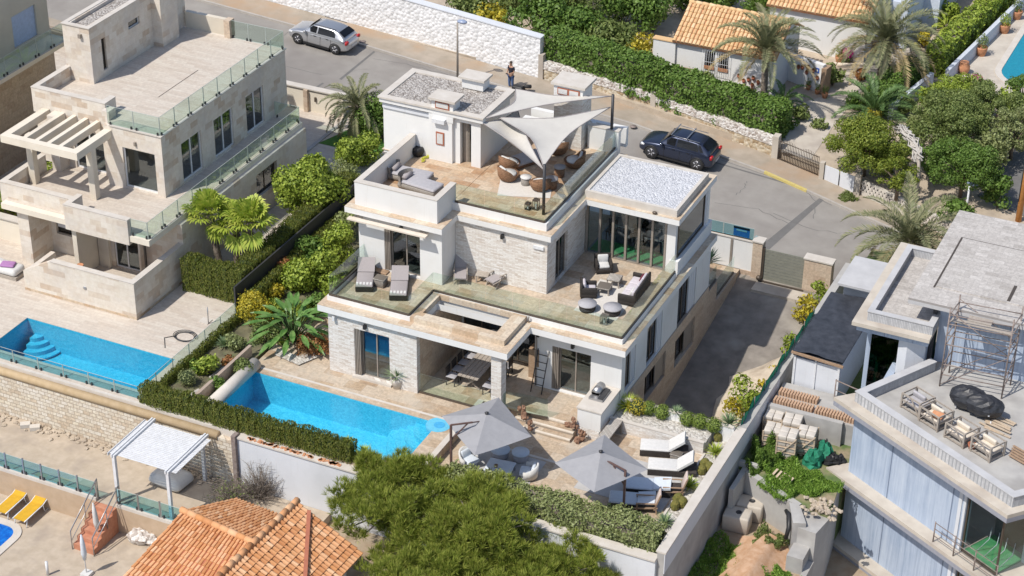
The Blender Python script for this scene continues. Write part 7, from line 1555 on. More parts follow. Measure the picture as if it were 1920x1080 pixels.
for k in range(8):
    for j in range(5): a = j*1.257+k; L = 1.1*(1-k/9); z = b[2]+.8+.35*k; m.tube([(b[0], b[1], z), (b[0]+L*math.cos(a), b[1]+L*math.sin(a), z+.12)], [.03, .012], 4)
m.build('trunk', mt['twig'], t); V_, F_ = clumps_mesh([(b[0]+.6*(1-k/9)*math.cos(j*1.257+k), b[1]+.6*(1-k/9)*math.sin(j*1.257+k), b[2]+.9+.35*k, .4*(1-k/10), .4*(1-k/10), .1) for k in range(8) for j in range(5)], 90, .16, .05, .4); npmesh('foliage', V_, F_, mt['olive'], t)
def dp(label, bu, bv, tu, tv, L, nf, mat, seed, tr=.2, **kw):
    b = U_(bu, bv); z = onY(tu, tv, b[1]); return date_palm('date_palm', label, b, z.z-b[2], L, nf, mat, seed, (z.x-b[0], 0), tr, 'date palms in the upper garden', **kw)
dp('tall date palm with ringed trunk in front of the white cottage', 1430, 208, 1437, 88, 3.3, 38, 'datep', 21, .2, nl=60, els=(.0, 1.45), lw=.07, dry=.12, droop=1.25)
dp('broad drooping date palm with stubby trunk behind the garden path', 1655, 150, 1662, 72, 3.9, 48, 'datep', 22, .34, nl=60, els=(-.2, 1.4), lw=.075, droop=1.3)
dp('green young date palm with orange fruit stalks above the carob tree', 1638, 225, 1640, 205, 2.9, 38, 'greenp', 23, .3, nl=40, els=(-.2, 1.35), dry=.0, fruit=True, lw=.075, droop=1.2)
dp('small dark green palm right of the tall ringed palm', 1468, 208, 1468, 188, 1.7, 26, 'greenp', 24, .14, nl=30, dry=0)
dp('small pale palm beside the upper hedge', 1775, 60, 1775, 45, 1.3, 20, 'fanp', 25, .1, nl=24, dry=0)
b = P(1706, 530, -1.4); z = onY(1706, 448, b.y); date_palm('date_palm', 'feathery date palm between the street and the construction house roof', (b.x, b.y, -1.5), z.z+1.5, 3.6, 46, 'datep', 26, (z.x-b.x, 0), .26, None, .15, (-.35, 1.35), 58, .42, 1.3, lw=.075)
for i, (u_, v_, R_, H_, n_, mm, lb) in enumerate(((1620, 330, 2.3, 2.4, 34, 'pineb', 'spreading yellow green tree over the street gates'), (1680, 375, 1.2, 1.7, 14, 'pineb', 'small yellow green tree beside the bare vine post'), (1765, 290, 2.4, 2.8, 30, 'olive', 'large round green tree right of the bare vine'), (1800, 370, 2.2, 2.6, 28, 'ficus', 'dense dark green tree above the pierced block wall'), (1850, 250, 2.0, 2.2, 24, 'olive', 'green shrub tree below the garden pool'), (1895, 300, 1.6, 2.4, 18, 'hedge2', 'grey green tree at the right picture edge'), (1800, 215, 1.8, 1.6, 22, 'lime', 'bright green bush below the rounded pool corner'), (1910, 220, 1.5, 2.0, 16, 'ficus', 'dark green tree at the right edge below the pool'))):
    if 'pineb' not in mt: mt['pineb'] = m_leaf('yellow_green_foliage', [(.08, .12, .015), (.15, .19, .025), (.22, .25, .04), (.1, .15, .02)])
    tree('garden_tree', lb, 'tree', U_(u_, v_), R_, H_, int(n_*2.5), mm, 120, .14, .07, H_*.5+.5, 80+i, group='trees beside the street across from the villa', cr=.2)
def flowers(label, u, v, R_, z): q = PG(u, v); t = thing('bougainvillea', label, 'flowering plant', (q.x, q.y, q.z)); V_, F_ = clumps_mesh([(q.x, q.y, q.z+z, R_, R_, R_*.7)], 260, .1, .09); npmesh('blossom', V_, F_, mt['pink'], t); V_, F_ = clumps_mesh([(q.x, q.y, q.z+z-.3, R_, R_, R_*.7)], 120, .12, .08); npmesh('foliage', V_, F_, mt['olive'], t)
flowers('magenta flower clump above the clay pot by the cottage path', 1586, 116, .38, .55)
flowers('magenta flowers on the bush below the rounded pool corner', 1825, 188, .42, 1.3)

rs = random.Random(77)
for i, (u_, v_, R_, H_, mm, lb) in enumerate(((455, 700, .45, .5, 'olive', 'low grey green plant left of the retaining wall end'), (440, 655, .5, .6, 'hedge2', 'silvery plant above the blue grey yucca'), (515, 600, .6, .9, 'lime', 'leafy plant right behind the yellow shrub'), (560, 600, .7, 1.0, 'bleaf2', 'broad leaved plant behind the strelitzia'), (410, 730, .4, .5, 'ficus', 'small green plant at the bottom of the pebble bed'), (372, 700, .4, .5, 'ficus', 'small plant beside the clipped ball shrub'), (600, 590, .7, 1.0, 'ficus', 'dark bush against the villa stone wall corner'), (470, 580, .6, .8, 'olive', 'olive green bush above the yellow shrub'), (625, 560, .6, 1.1, 'lime', 'leafy bush touching the villa terrace glass'), (545, 470, .8, .8, 'rleaf', 'reddish shrub beside the cypress hedge'), (655, 400, .6, 1.2, 'olive', 'narrow bush beside the villa upper wall'), (520, 560, .5, .6, 'yleaf', 'small yellow tinted shrub beside the hedge'), (430, 690, .35, .4, 'rleaf', 'small red leaved plant in the pebbles'))):
    shrub('bed_plant', lb, S_(u_, v_), R_, H_, mm if mm in mt else 'lime', 110, .14, .09, 120+i, 8)
for i, (u_, v_, R_, H_, mm, lb) in enumerate(((1480, 240, .5, .5, 'ficus', 'low plant at the palm foot beside the garden path'), (1500, 225, .6, .7, 'olive', 'leafy plant beside the small dark palm'), (1600, 205, .6, .8, 'ficus', 'plant left of the green young palm'), (1690, 215, .8, 1.0, 'olive', 'bush right of the green young palm'), (1720, 250, .8, 1.2, 'hedge2', 'grey bush behind the bare vine'), (1640, 45, .8, 1.0, 'olive', 'bush behind the broad drooping palm'), (1700, 60, .6, .7, 'rleaf', 'russet plants behind the broad palm'), (1420, 30, 1.2, 1.6, 'ficus', 'dark tree behind the cottage roof end'), (1740, 200, .9, 1.2, 'lime', 'bright bush by the garden steps'), (1555, 95, .6, .9, 'ficus', 'dark climber left of the magenta flowers'), (1820, 430, .5, .6, 'olive', 'small bush beside the concrete ramp wall'), (1870, 390, .9, 1.6, 'ficus', 'dark bush beside the telegraph pole'), (1660, 330, 1.2, 1.6, 'olive', 'bush filling the gap behind the bare vine'), (1745, 330, 1.2, 1.8, 'ficus', 'dark bush right of the bare vine post'), (1760, 225, 1.1, 1.3, 'olive', 'mixed bush below the garden steps'), (1705, 285, .9, 1.2, 'olive', 'bush beside the top of the bare vine'), (1880, 235, 1.3, 1.6, 'lime', 'light green bush at the right below the pool coping'), (1790, 415, 1.0, 1.2, 'ficus', 'bush behind the pierced block wall'), (1850, 320, 1.5, 2.0, 'hedge2', 'silvery green bush in the mass of trees on the right'), (1615, 150, .5, .6, 'rleaf', 'reddish potted plants by the broad palm trunk'), (1535, 240, .5, .5, 'olive', 'small bush on the sunny garden path'))):
    shrub('garden_plant', lb, U_(u_, v_), R_, H_, mm, 60, .2, .12, 150+i, 10, .45)
# ------------------------------------------------------------------ furniture
TZ = Z1; RZ = Z2+.085; LZ = -.445
def at(u, v, z): q = P(u, v, z); return (q.x, q.y, z)
def lounger(label, base, rot, W=.75, L=1.9, mats=('lwicker', 'lilac'), back=.75, towel=False, group=None, h=.32):
    """foot at -y, head at +y (before rotation)"""
    t = thing('sun_lounger', label, 'sun lounger', base, rot, group); m = MB(); m.box(-W/2, -L/2, .04, W/2, L*.5, h-.08)
    m.build('base', mt[mats[0]], t, world=False); m = MB(); yb = L*.12
    m.rbox((0, (-L/2+yb)/2, h-.02), W*.96, L/2+yb, .1, .05); m.build('seat_cushion', mt[mats[1]], t, world=False)
    m = MB(); bl = L/2-yb; a = back; M_ = [(-W*.48, yb, h-.05), (W*.48, yb, h-.05), (W*.48, yb+bl*math.cos(a), h-.05+bl*1.15*math.sin(a)), (-W*.48, yb+bl*math.cos(a), h-.05+bl*1.15*math.sin(a))]
    m.hexa(M_+[(x, y-.08*math.sin(a), z+.09*math.cos(a)+.02) for x, y, z in M_]); m.build('backrest', mt[mats[1]], t, world=False)
    if towel:
        m = MB()
        for i in range(5): m.box(-W*.46+i*W*.19, -L/2+.08, h+.032, -W*.46+i*W*.19+W*.12, -L/2+.3, h+.045)
        m.build('striped_towel', mt['whitecush'], t, world=False)
    return t
G1_ = 'lounge beds on the first floor terrace'
mt['greylil'] = m_noise('warm_grey_sling', (.3, .27, .27), (.36, .33, .33), 30, .9)
lounger('grey sun lounger with striped towel in front of the bedroom doors, left of the pair', at(686, 527, TZ), .43, .8, 2.0, ('dwicker', 'greylil'), .42, True, G1_)
lounger('grey sun lounger with striped towel nearest the glass corner above the skylight', at(749, 543, TZ), .43, .8, 2.0, ('dwicker', 'greylil'), .42, True, G1_)
def table_box(label, base, sx, sy, h, mat='lwicker', rot=0, name='side_table', legs=True, top=None):
    t = thing(name, label, 'table', base, rot); m = MB(); m.rbox((0, 0, h-.03), sx, sy, .06, .03); m.build('table_top', mt[top or mat], t, world=False); m = MB()
    if legs:
        for x in (-sx/2+.05, sx/2-.05):
            for y in (-sy/2+.05, sy/2-.05): m.box(x-.025, y-.025, 0, x+.025, y+.025, h-.06)
        m.box(-sx/2+.05, -.02, h-.12, sx/2-.05, .02, h-.06)
    else: m.rbox((0, 0, (h-.06)/2), sx*.9, sy*.9, h-.06, .03)
    m.build('legs', mt[mat], t, world=False); return t
table_box('grey wicker side table between the two towel covered loungers', at(714, 535, TZ), .55, .5, .42, 'lwicker', 0, legs=False)
table_box('low orange wooden mat table at the bedroom door threshold', at(708, 508, TZ), 1.1, .4, .08, 'wood', 0, 'wooden_platform', legs=False)
def steamer(label, base, rot):
    t = thing('steamer_chair', label, 'chair', base, rot, 'slatted steamer chairs by the stone wall'); m = MB(); W = .58
    for s in (-W/2, W/2): m.bar((s, -.75, .3), (s, .3, .34), .04); m.bar((s, .25, .3), (s, .75, 1.05), .04); m.bar((s, -.6, 0), (s, -.1, .55), .04); m.bar((s, .4, 0), (s, -.1, .52), .04); m.bar((s, -.35, .55), (s, .35, .55), .05, .03)
    m.build('frame', mt['gwood'], t, world=False); m = MB(); m.hexa([(-W/2+.03, -.7, .33), (W/2-.03, -.7, .33), (W/2-.03, .28, .35), (-W/2+.03, .28, .35), (-W/2+.03, -.7, .39), (W/2-.03, -.7, .39), (W/2-.03, .28, .41), (-W/2+.03, .28, .41)]); m.build('seat_pad', mt['greylil'], t, world=False)
    m = MB(); m.hexa([(-W/2+.03, .26, .38), (W/2-.03, .26, .38), (W/2-.03, .72, 1.08), (-W/2+.03, .72, 1.08), (-W/2+.03, .2, .42), (W/2-.03, .2, .42), (W/2-.03, .66, 1.12), (-W/2+.03, .66, 1.12)]); m.build('back_pad', mt['greylil'], t, world=False)
steamer('slatted steamer chair in shade facing the camera, left of the little wooden table', at(864, 521, TZ), .43); steamer('slatted steamer chair turned sideways, right of the little wooden table', at(938, 530, TZ), -.35)
table_box('small slatted wooden table between the two steamer chairs', at(905, 527, TZ), .6, .45, .4, 'gwood', .2)
def armchair(label, base, rot, W=.78, D=.75, mats=('dwicker', 'lilac'), sofa=False, group=None, cush=1, pil=None):
    t = thing('sofa' if sofa else 'armchair', label, 'sofa' if sofa else 'chair', base, rot, group); m = MB()
    m.rbox((0, 0, .17), W, D, .22, .06); m.rbox((-W/2+.06, -.02, .38), .12, D-.04, .34, .04); m.rbox((W/2-.06, -.02, .38), .12, D-.04, .34, .04); m.rbox((0, D/2-.06, .48), W, .12, .5, .05)
    for x in (-W/2+.06, W/2-.06):
        for y in (-D/2+.06, D/2-.06): m.box(x-.03, y-.03, 0, x+.03, y+.03, .1)
    m.build('frame', mt[mats[0]], t, world=False)
    for i in range(cush):
        w_ = (W-.26)/cush; x = -W/2+.13+w_*(i+.5); m = MB(); m.rbox((x, -.05, .34), w_-.02, D-.2, .13, .05); m.build('seat_cushion', mt[mats[1]], t, world=False)
        m = MB(); m.rbox((x, D/2-.2, .55), w_-.03, .13, .36, .05, tilt=-.2); m.build('back_cushion', mt[mats[1]], t, world=False)
    if pil:
        for x, pm, sz in pil: m = MB(); m.rbox((x, D/2-.33, .52), sz, .12, .3, .05, tilt=-.35); m.build('scatter_cushion', mt[pm], t, world=False)
    return t
GS = 'dark wicker lounge set on the first floor terrace'
armchair('dark wicker armchair with pale cushion near the folding glass doors', at(1131, 507, TZ), .55, mats=('dwicker', 'whitecush'), group=GS)
armchair('dark wicker armchair facing right, left of the coffee tables', at(1103, 553, TZ), 2.0, mats=('dwicker', 'lilac'), group=GS)
mt['maroon'] = m_plain('maroon_cushion', (.14, .02, .04), .9)
armchair('long dark wicker sofa with lilac cushions and a maroon pillow along the glass railing', at(1189, 553, TZ), -1.52, 2.15, .85, ('dwicker', 'lilac'), True, GS, 3, [(-.75, 'maroon', .36), (.6, 'whitecush', .45)])
table_box('square glass topped coffee table nearer the folding doors', at(1152, 534, TZ), .62, .62, .4, 'gwood', .1, 'coffee_table', top='lwicker'); table_box('square glass topped coffee table nearer the round tables', at(1133, 548, TZ), .62, .62, .36, 'gwood', .1, 'coffee_table', top='lwicker')
def roundt(label, base, r, h, mats=('dwicker', 'greycush'), name='round_table', group=None, body=True):
    t = thing(name, label, 'table', base, 0, group); m = MB(); m.lathe((0, 0, h-.05), [(0, 0), (r, 0), (r, .05), (0, .05)], 26); m.build('table_top', mt[mats[1]], t, world=False); m = MB()
    if body: m.lathe((0, 0, 0), [(r*.78, 0), (r*.85, .05), (r*.9, h-.06), (0, h-.06)], 22)
    m.build('base', mt[mats[0]], t, world=False); return t
roundt('round wicker table with grey top, left of the pair by the glass corner', at(1101, 581, TZ), .42, .36, group='round pouffe tables'); roundt('round wicker table with grey top, right of the pair by the glass corner', at(1148, 588, TZ), .42, .36, group='round pouffe tables')
def lantern(label, base, s=.3, h=.5, col='lwicker'):
    t = thing('lantern', label, 'lantern', base); m = MB(); m.box(-s/2, -s/2, 0, s/2, s/2, .03); m.box(-s/2, -s/2, h-.06, s/2, s/2, h)
    for x in (-s/2, s/2-.025):
        for y in (-s/2, s/2-.025): m.box(x, y, .03, x+.025, y+.025, h-.06)
    m.tube([(-.06, 0, h), (0, 0, h+.1), (.06, 0, h)], .01, 5); m.build('frame', mt[col], t, world=False); m = MB(); m.cyl((0, 0, .03), .05, .2, 12); m.build('candle', mt['whitecush'], t, world=False)
    m = MB(); m.box(-s/2+.03, -s/2+.03, .03, s/2-.03, s/2-.028, h-.06); m.build('glass_pane', mt['glassC'], t, world=False)
lantern('glass lantern standing on the paving in front of the right round table', at(1133, 606, TZ), .32, .42)
m = MB(); q = at(1150, 560, TZ); 
# roof terrace
def daybed(label, base, rot):
    t = thing('daybed', label, 'daybed', base, rot, 'grey daybeds on the roof terrace'); m = MB(); m.rbox((0, 0, .16), .95, 2.0, .26, .1, n=5); m.build('base', mt['lwicker'], t, world=False); m = MB(); m.rbox((0, -.1, .34), .9, 1.8, .13, .08); m.build('mattress', mt['greycush'], t, world=False)
    m = MB(); n = 9; vs = []
    for i in range(n+1): a = math.pi*i/n; vs += [(.5*math.cos(a), .75+.28*math.sin(a), .1), (.5*math.cos(a), .78+.34*math.sin(a), .62)]
    m.add(vs, [(2*i, 2*i+2, 2*i+3, 2*i+1) for i in range(n)]+[(2*i+1, 2*i+3, 2*i+2, 2*i) for i in range(0)], True); m.build('curved_back', mt['lwicker'], t, world=False)
    m = MB(); m.tube([(-.3, .72, .5), (.3, .72, .5)], .11, 10); m.build('bolster', mt['greylil'], t, world=False)
daybed('grey daybed with curved wicker back beside the roof parapet, upper of the pair', at(770, 336, RZ), 1.6); daybed('grey daybed nearest the roof parapet corner, lower of the pair', (at(789, 355, RZ)[0], at(789, 355, RZ)[1], RZ+.006), 1.45)
mt['rug'] = m_noise('pale_rug', (.55, .52, .48), (.62, .59, .55), 9, .95)
t = thing('outdoor_rug', 'pale square rug under the wicker basket chairs on the roof terrace', 'rug', at(985, 350, RZ)); m = MB(); c = at(985, 352, RZ); m.cbox((c[0], c[1], RZ+.01), 2.4, 1.8, .015, .35); m.build('rug', mt['rug'], t)
t = thing('outdoor_rug', 'pale rug under the coffee tables on the first floor terrace', 'rug', at(1145, 560, TZ)); c = at(1140, 562, TZ); m = MB(); m.cbox((c[0], c[1], TZ+.008), 2.0, 3.0, .014, .0); m.build('rug', mt['rug'], t)
def basket(label, base, rot, s=1.0):
    t = thing('basket_chair', label, 'chair', base, rot, 'brown wicker basket chairs on the roof terrace'); m = MB(); n = 20; vs = []; R_ = .5*s
    for k, (rr_, z) in enumerate(((.55, 0), (.8, .1), (.98, .28))):
        for i in range(n): a = 2*math.pi*i/n; vs.append((R_*rr_*math.cos(a), R_*rr_*math.sin(a), z*s))
    for i in range(n): a = 2*math.pi*i/n; hh = .36+.42*max(0, math.sin(a))**.6; vs.append((R_*1.04*math.cos(a), R_*1.04*math.sin(a), hh*s))
    for i in range(n): a = 2*math.pi*i/n; hh = .36+.42*max(0, math.sin(a))**.6; vs.append((R_*.92*math.cos(a), R_*.92*math.sin(a), hh*s-.01))
    for i in range(n): a = 2*math.pi*i/n; vs.append((R_*.8*math.cos(a), R_*.8*math.sin(a), .28*s))
    m.add(vs, [(k*n+i, k*n+(i+1) % n, (k+1)*n+(i+1) % n, (k+1)*n+i) for k in range(5) for i in range(n)]+[tuple(5*n+i for i in range(n))], True); m.build('wicker_shell', mt['wicker'], t, world=False)
    m = MB(); m.lathe((0, 0, .28*s), [(0, 0), (R_*.78, 0), (R_*.74, .12), (0, .13)], 18); m.build('seat_cushion', mt['whitecush'], t, world=False); m = MB(); m.rbox((0, R_*.55, .55*s), .5*s, .14, .36*s, .06, tilt=-.25); m.build('back_cushion', mt['whitecush'], t, world=False)
basket('brown wicker basket chair with white cushion, the upper of two beside the rug', at(955, 316, RZ), 2.9); basket('brown wicker basket chair with white cushion, the lower of two beside the rug', at(953, 337, RZ), 2.6)
basket('brown wicker basket chair half hidden behind the front sail pole', at(1013, 355, RZ), -2.5); basket('shaded wicker basket chair under the sail near the glass railing', at(1077, 312, RZ), -1.3)
basket('shaded wicker chair at the back under the shade sails', at(1046, 287, RZ), -2.4)
roundt('small round pale side table on the rug between the basket chairs', at(986, 346, RZ), .26, .42, ('lwicker', 'whitecush'), 'side_table'); roundt('shaded round wicker stool near the glass railing under the sail', at(1049, 330, RZ), .27, .5, ('wicker', 'greylil'), 'stool'); roundt('shaded round wicker stool behind the front sail pole', at(1034, 352, RZ), .3, .5, ('wicker', 'greylil'), 'stool')
t = thing('grey_mattress', 'flat grey cushion lounger in the shade behind the basket chairs', 'cushion', at(985, 303, RZ)); m = MB(); c = at(985, 305, RZ); m.rbox((c[0], c[1], RZ+.25), .9, 1.8, .16, .06, -.5); m.build('mattress', mt['greycush'], t); m = MB(); m.cbox((c[0], c[1], RZ+.09), .8, 1.6, .16, -.5); m.build('base', mt['wicker'], t)
lantern('tall glass lantern in the front corner of the roof terrace', at(1005, 392, RZ), .26, .5, 'bronze'); lantern('short dark wicker lantern left of the tall one in the roof terrace corner', at(990, 392, RZ), .24, .32, 'dwicker')
t = thing('black_planter', 'round black planter by the penthouse wall', 'planter', at(783, 291, RZ)); m = MB(); m.lathe(at(783, 291, RZ), [(.2, 0), (.3, .15), (.3, .38), (.24, .44), (0, .4)], 16); m.build('pot', mt['black'], t)
c = at(802, 298, RZ); t = thing('yellow_hose', 'tangled yellow green hose on the roof terrace paving', 'hose', c); m = MB(); rs = random.Random(5)
for k in range(3): m.tube([(c[0]-.1+.12*math.sin(j*1.3+k), c[1]-.45+.11*j, RZ+.03+.05*abs(math.sin(j+k))) for j in range(10)], .022, 5)
m.build('hose', m_plain('yellow_hose_rubber', (.5, .5, .05), .6), t)
# outdoor fire pit / TV under sail
t = thing('bar_cabinet', 'dark bar cabinet with white parts in the shade at the back of the roof terrace', 'cabinet', (5.8, 12.6, RZ)); m = MB(); m.box(6.0, 13.2, RZ, 6.45, 13.5, RZ+1.3); m.build('cabinet', mt['dkmetal'], t); m = MB(); m.box(6.05, 13.15, RZ+.5, 6.4, 13.199, RZ+1.1); m.build('panel', mt['whitecush'], t)
# sail poles and sails
pb = at(1019, 402, RZ); pt = onY(1019, 312, pb[1]); S1 = (pt.x, pt.y, pt.z)
t = thing('sail_pole', 'dark grey sail pole in the front corner of the roof terrace', 'pole', pb); m = MB(); m.tube([pb, (pb[0], pb[1], pt.z+.1)], .07, 12); m.build('pole', mt['dkmetal'], t)
p2 = (7.85, 13.3, RZ); q2 = onY(1152, 178, 13.3); t = thing('sail_pole', 'dark grey sail pole at the rear corner of the roof terrace beside the street', 'pole', p2); m = MB(); m.tube([p2, (p2[0], p2[1], q2.z)], .07, 12); m.build('pole', mt['dkmetal'], t)
def sail(label, pts, sag=.12, inn_=.1, N=14, dz_=-.15):
    A, B, C = [Vector(p) for p in pts]; cc = (A+B+C)/3; vs = []; idx = {}
    for i in range(N+1):
        for j in range(N+1-i):
            k = N-i-j; a, b, c = i/N, j/N, k/N; p = A*a+B*b+C*c; e = 4*(a*b*(1-c)+b*c*(1-a)+a*c*(1-b)); ed = 4*max(a*b if c < .34 else 0, b*c if a < .34 else 0, a*c if b < .34 else 0)
            w_ = 4*(a*b*(1-3*c) if c < 1/3 else 0)+4*(b*c*(1-3*a) if a < 1/3 else 0)+4*(a*c*(1-3*b) if b < 1/3 else 0)
            p = p+(cc-p)*inn_*max(0, w_)*1.6; p.z += dz_*27*a*b*c; idx[i, j] = len(vs); vs.append(p)
    fs = []
    for i in range(N):
        for j in range(N-i):
            fs.append((idx[i, j], idx[i+1, j], idx[i, j+1]))
            if i+j < N-1: fs.append((idx[i+1, j], idx[i+1, j+1], idx[i, j+1]))
    n = len(vs); m = MB(); m.add(vs+[v-Vector((0, 0, .012)) for v in vs], fs+[(c+n, b+n, a+n) for a, b, c in fs], True)
    t = thing('shade_sail', label, 'shade sail', cc, 0, 'triangular cream shade sails over the roof terrace'); m.build('sail_cloth', mt['canvas'], t)
    m = MB(); E = [A, B, C]; 
    for a, b in ((A, B), (B, C), (C, A)):
        pts_ = []
        for k in range(9): s = k/8; p = a.lerp(b, s); pts_.append(p+(cc-p)*inn_*4*s*(1-s)*1.6)
        m.tube(pts_, .022, 5)
    m.build('edge_rope', mt['greylil'], t)
W1 = (3.2, 9.0, 9.25); cr_ = onY(952, 175, 12.2); W2 = (3.3, 12.2, 9.5)
q3 = onX(1140, 198, 7.8); R2 = (7.8, 13.25, q2.z-.45)
cl_ = onY(960, 205, 10.6)
sail('large cream shade sail stretched low towards the front sail pole', [(S1[0], S1[1], S1[2]), (7.78, 13.2, onY(1140, 200, 13.2).z), (3.75, 9.6, 9.2)], inn_=.2, dz_=-.2)
sail('narrow cream shade sail running from the penthouse roof to the rear pole', [(3.35, 9.05, 9.32), (3.35, 12.25, 9.45), (7.78, 13.28, onY(1150, 181, 13.28).z)], inn_=.22, dz_=-.05)
sail('folded cream shade sail hanging between the penthouse corner and the front pole', [(3.2, 8.95, 9.12), (3.95, 11.2, 9.0), (S1[0], S1[1], S1[2]-.15)], inn_=.12, dz_=-.35)
# umbrellas
def cant(label, apex, corners, pole, ptop, arm_end):
    t = thing('cantilever_umbrella', label, 'umbrella', pole, 0, 'square grey cantilever umbrellas'); A = Vector(apex); C_ = [Vector(c) for c in corners]; m = MB(); N = 8
    for i in range(4):
        a, b = C_[i], C_[(i+1) % 4]; vs = []; ix = {}
        for r in range(N+1):
            for s in range(r+1):
                k = r/N; p = A.lerp(a.lerp(b, s/max(r, 1)), k); s2 = s/max(r, 1); p.z -= .03*4*s2*(1-s2)*k; p.z -= .02*math.sin(math.pi*k); ix[r, s] = len(vs); vs.append(p)
        fs = []
        for r in range(N):
            for s in range(r+1):
                fs.append((ix[r, s], ix[r+1, s], ix[r+1, s+1]))
                if s < r: fs.append((ix[r, s], ix[r+1, s+1], ix[r, s+1]))
        m.add(vs, fs, False)
    m.build('canopy', mt['umb'], t); m = MB()
    for c in C_: m.tube([A-Vector((0, 0, .06)), A.lerp(c, .5)-Vector((0, 0, .1)), c-Vector((0, 0, .03))], .018, 5)
    m.build('ribs', mt['bronze'], t); m = MB(); m.lathe(A, [(.07, -.02), (.09, .05), (.0, .09)], 10); m.build('top_cap', mt['dkmetal'], t)
    m = MB(); m.bar(pole, ptop, .085); m.build('pole', mt['rustp'], t); m = MB(); m.bar(ptop, arm_end, .06); m.bar((pole[0], pole[1], ptop[2]-.75), Vector(ptop).lerp(Vector(arm_end), .8), .05); m.bar(arm_end, A-Vector((0, 0, .35)), .04); m.build('arm', mt['rustp'], t); m = MB(); m.box(pole[0]-.4, pole[1]-.4, pole[2], pole[0]+.4, pole[1]+.4, pole[2]+.07); m.build('base_plate', mt['dkmetal'], t)
mt['rustp'] = m_noise('brown_painted_pole', (.1, .055, .05), (.16, .1, .085), 4, .5)
ez = LZ+2.25
def mid(u, v, z): q = P(u, v, z); return (q.x, q.y, z)
cs = [mid(828, 780, ez), mid(890, 862-8, ez-.0), mid(997, 818, ez), mid(935, 745, ez)]
cen = sum((Vector(c) for c in cs), Vector())/4
pb = at(846, 898, LZ); cant('grey square umbrella with brown pole over the white table, left of the steps', (cen.x, cen.y, ez+.62), cs, pb, (pb[0], pb[1], onY(846, 797, pb[1]).z), (pb[0]+.75, pb[1]+.5, onY(846, 797, pb[1]).z+.05))
cs = [mid(1040, 868, ez), mid(1114, 923, ez), mid(1215, 880, ez), mid(1133, 815, ez)]; cen = sum((Vector(c) for c in cs), Vector())/4
pb = at(1168, 978, LZ); tz_ = onY(1172, 882, pb[1]).z; cant('grey square umbrella with tan pole beside the sun loungers', (cen.x, cen.y, ez+.62), cs, pb, (pb[0], pb[1], tz_), (pb[0]-.75, pb[1]+.1, tz_+.12))
# lower terrace furniture
table_box('low white square table under the left umbrella with a small pot on it', at(937, 889, LZ), 1.15, .95, .42, 'greycush', .12, 'low_table', top='lblue')
c = at(930, 876, LZ+.42); t = thing('small_pot', 'small brown pot on the low white table', 'pot', c); m = MB(); m.lathe(c, [(.06, 0), (.09, .12), (.07, .12), (.05, .05)], 10); m.build('pot', mt['wood'], t)
roundt('round pale table under the umbrella edge, right of the pair behind the low table', at(976, 862, LZ), .38, .42, ('greycush', 'lblue'), 'round_table', 'round pale tables under the left umbrella'); roundt('round pale table mostly hidden by the left umbrella', at(938, 856, LZ), .42, .4, ('greycush', 'lblue'), 'round_table', 'round pale tables under the left umbrella')
def tub(label, base, rot):
    t = thing('tub_chair', label, 'chair', base, rot, 'white tub chairs round the low table'); m = MB(); n = 12; vs = []
    for i in range(n+1):
        a = -.35+(math.pi+.7)*i/n; hh = .5+.22*max(0, math.sin(a)); vs += [(.42*math.cos(a), .42*math.sin(a), .12), (.46*math.cos(a), .46*math.sin(a), hh), (.38*math.cos(a), .38*math.sin(a), hh), (.35*math.cos(a), .35*math.sin(a), .12)]
    m.add(vs, [(4*i+k, 4*i+4+k, 4*i+4+(k+1) % 4, 4*i+(k+1) % 4) for i in range(n) for k in range(4)]+[(0, 1, 2, 3), (4*n+3, 4*n+2, 4*n+1, 4*n)], True); m.lathe((0, 0, 0), [(.3, 0), (.36, .14), (0, .14)], 16); m.build('shell', mt['whitecush'], t, world=False)
    m = MB(); m.rbox((0, -.05, .3), .6, .62, .18, .08); m.build('seat_cushion', mt['lblue'], t, world=False); m = MB(); m.rbox((0, .22, .5), .5, .14, .36, .06, tilt=-.3); m.build('back_cushion', mt['lblue'], t, world=False)
tub('white tub chair with grey cushion left of the low table under the umbrella pole', at(880, 872, LZ), 1.2); tub('white tub chair with pale blue cushions right of the low table', at(990, 895, LZ), -1.3)
GL_ = 'white cushioned sun loungers on the lower terrace'
lounger('white cushioned sun lounger with dark base, the upper one by the raised planter', at(1245, 848, LZ), -math.pi/2+.28+.05, .85, 2.05, ('dwicker', 'whitecush'), .6, False, GL_, .36); lounger('white cushioned sun lounger with dark base, the lower one beside the right umbrella', at(1260, 884, LZ), -math.pi/2+.28+.05, .85, 2.05, ('dwicker', 'whitecush'), .6, False, GL_, .36)
table_box('small grey table between the two white sun loungers', at(1268, 862, LZ), .5, .4, .36, 'lwicker', .0, legs=False)
lounger('grey sun bed in the umbrella shade, the one closer to the white loungers', at(1215, 920, LZ), -math.pi/2+.3, .85, 1.9, ('dwicker', 'lblue'), .12, False, 'sun beds in the umbrella shade', .36); lounger('grey sun bed in the umbrella shade nearest the trimmed hedge', at(1185, 947, LZ), -math.pi/2+.3, .85, 1.9, ('dwicker', 'lblue'), .12, False, 'sun beds in the umbrella shade', .36)
mt['pinkw'] = m_noise('pinkish_blanket', (.5, .4, .36), (.6, .5, .45), 12, .9)
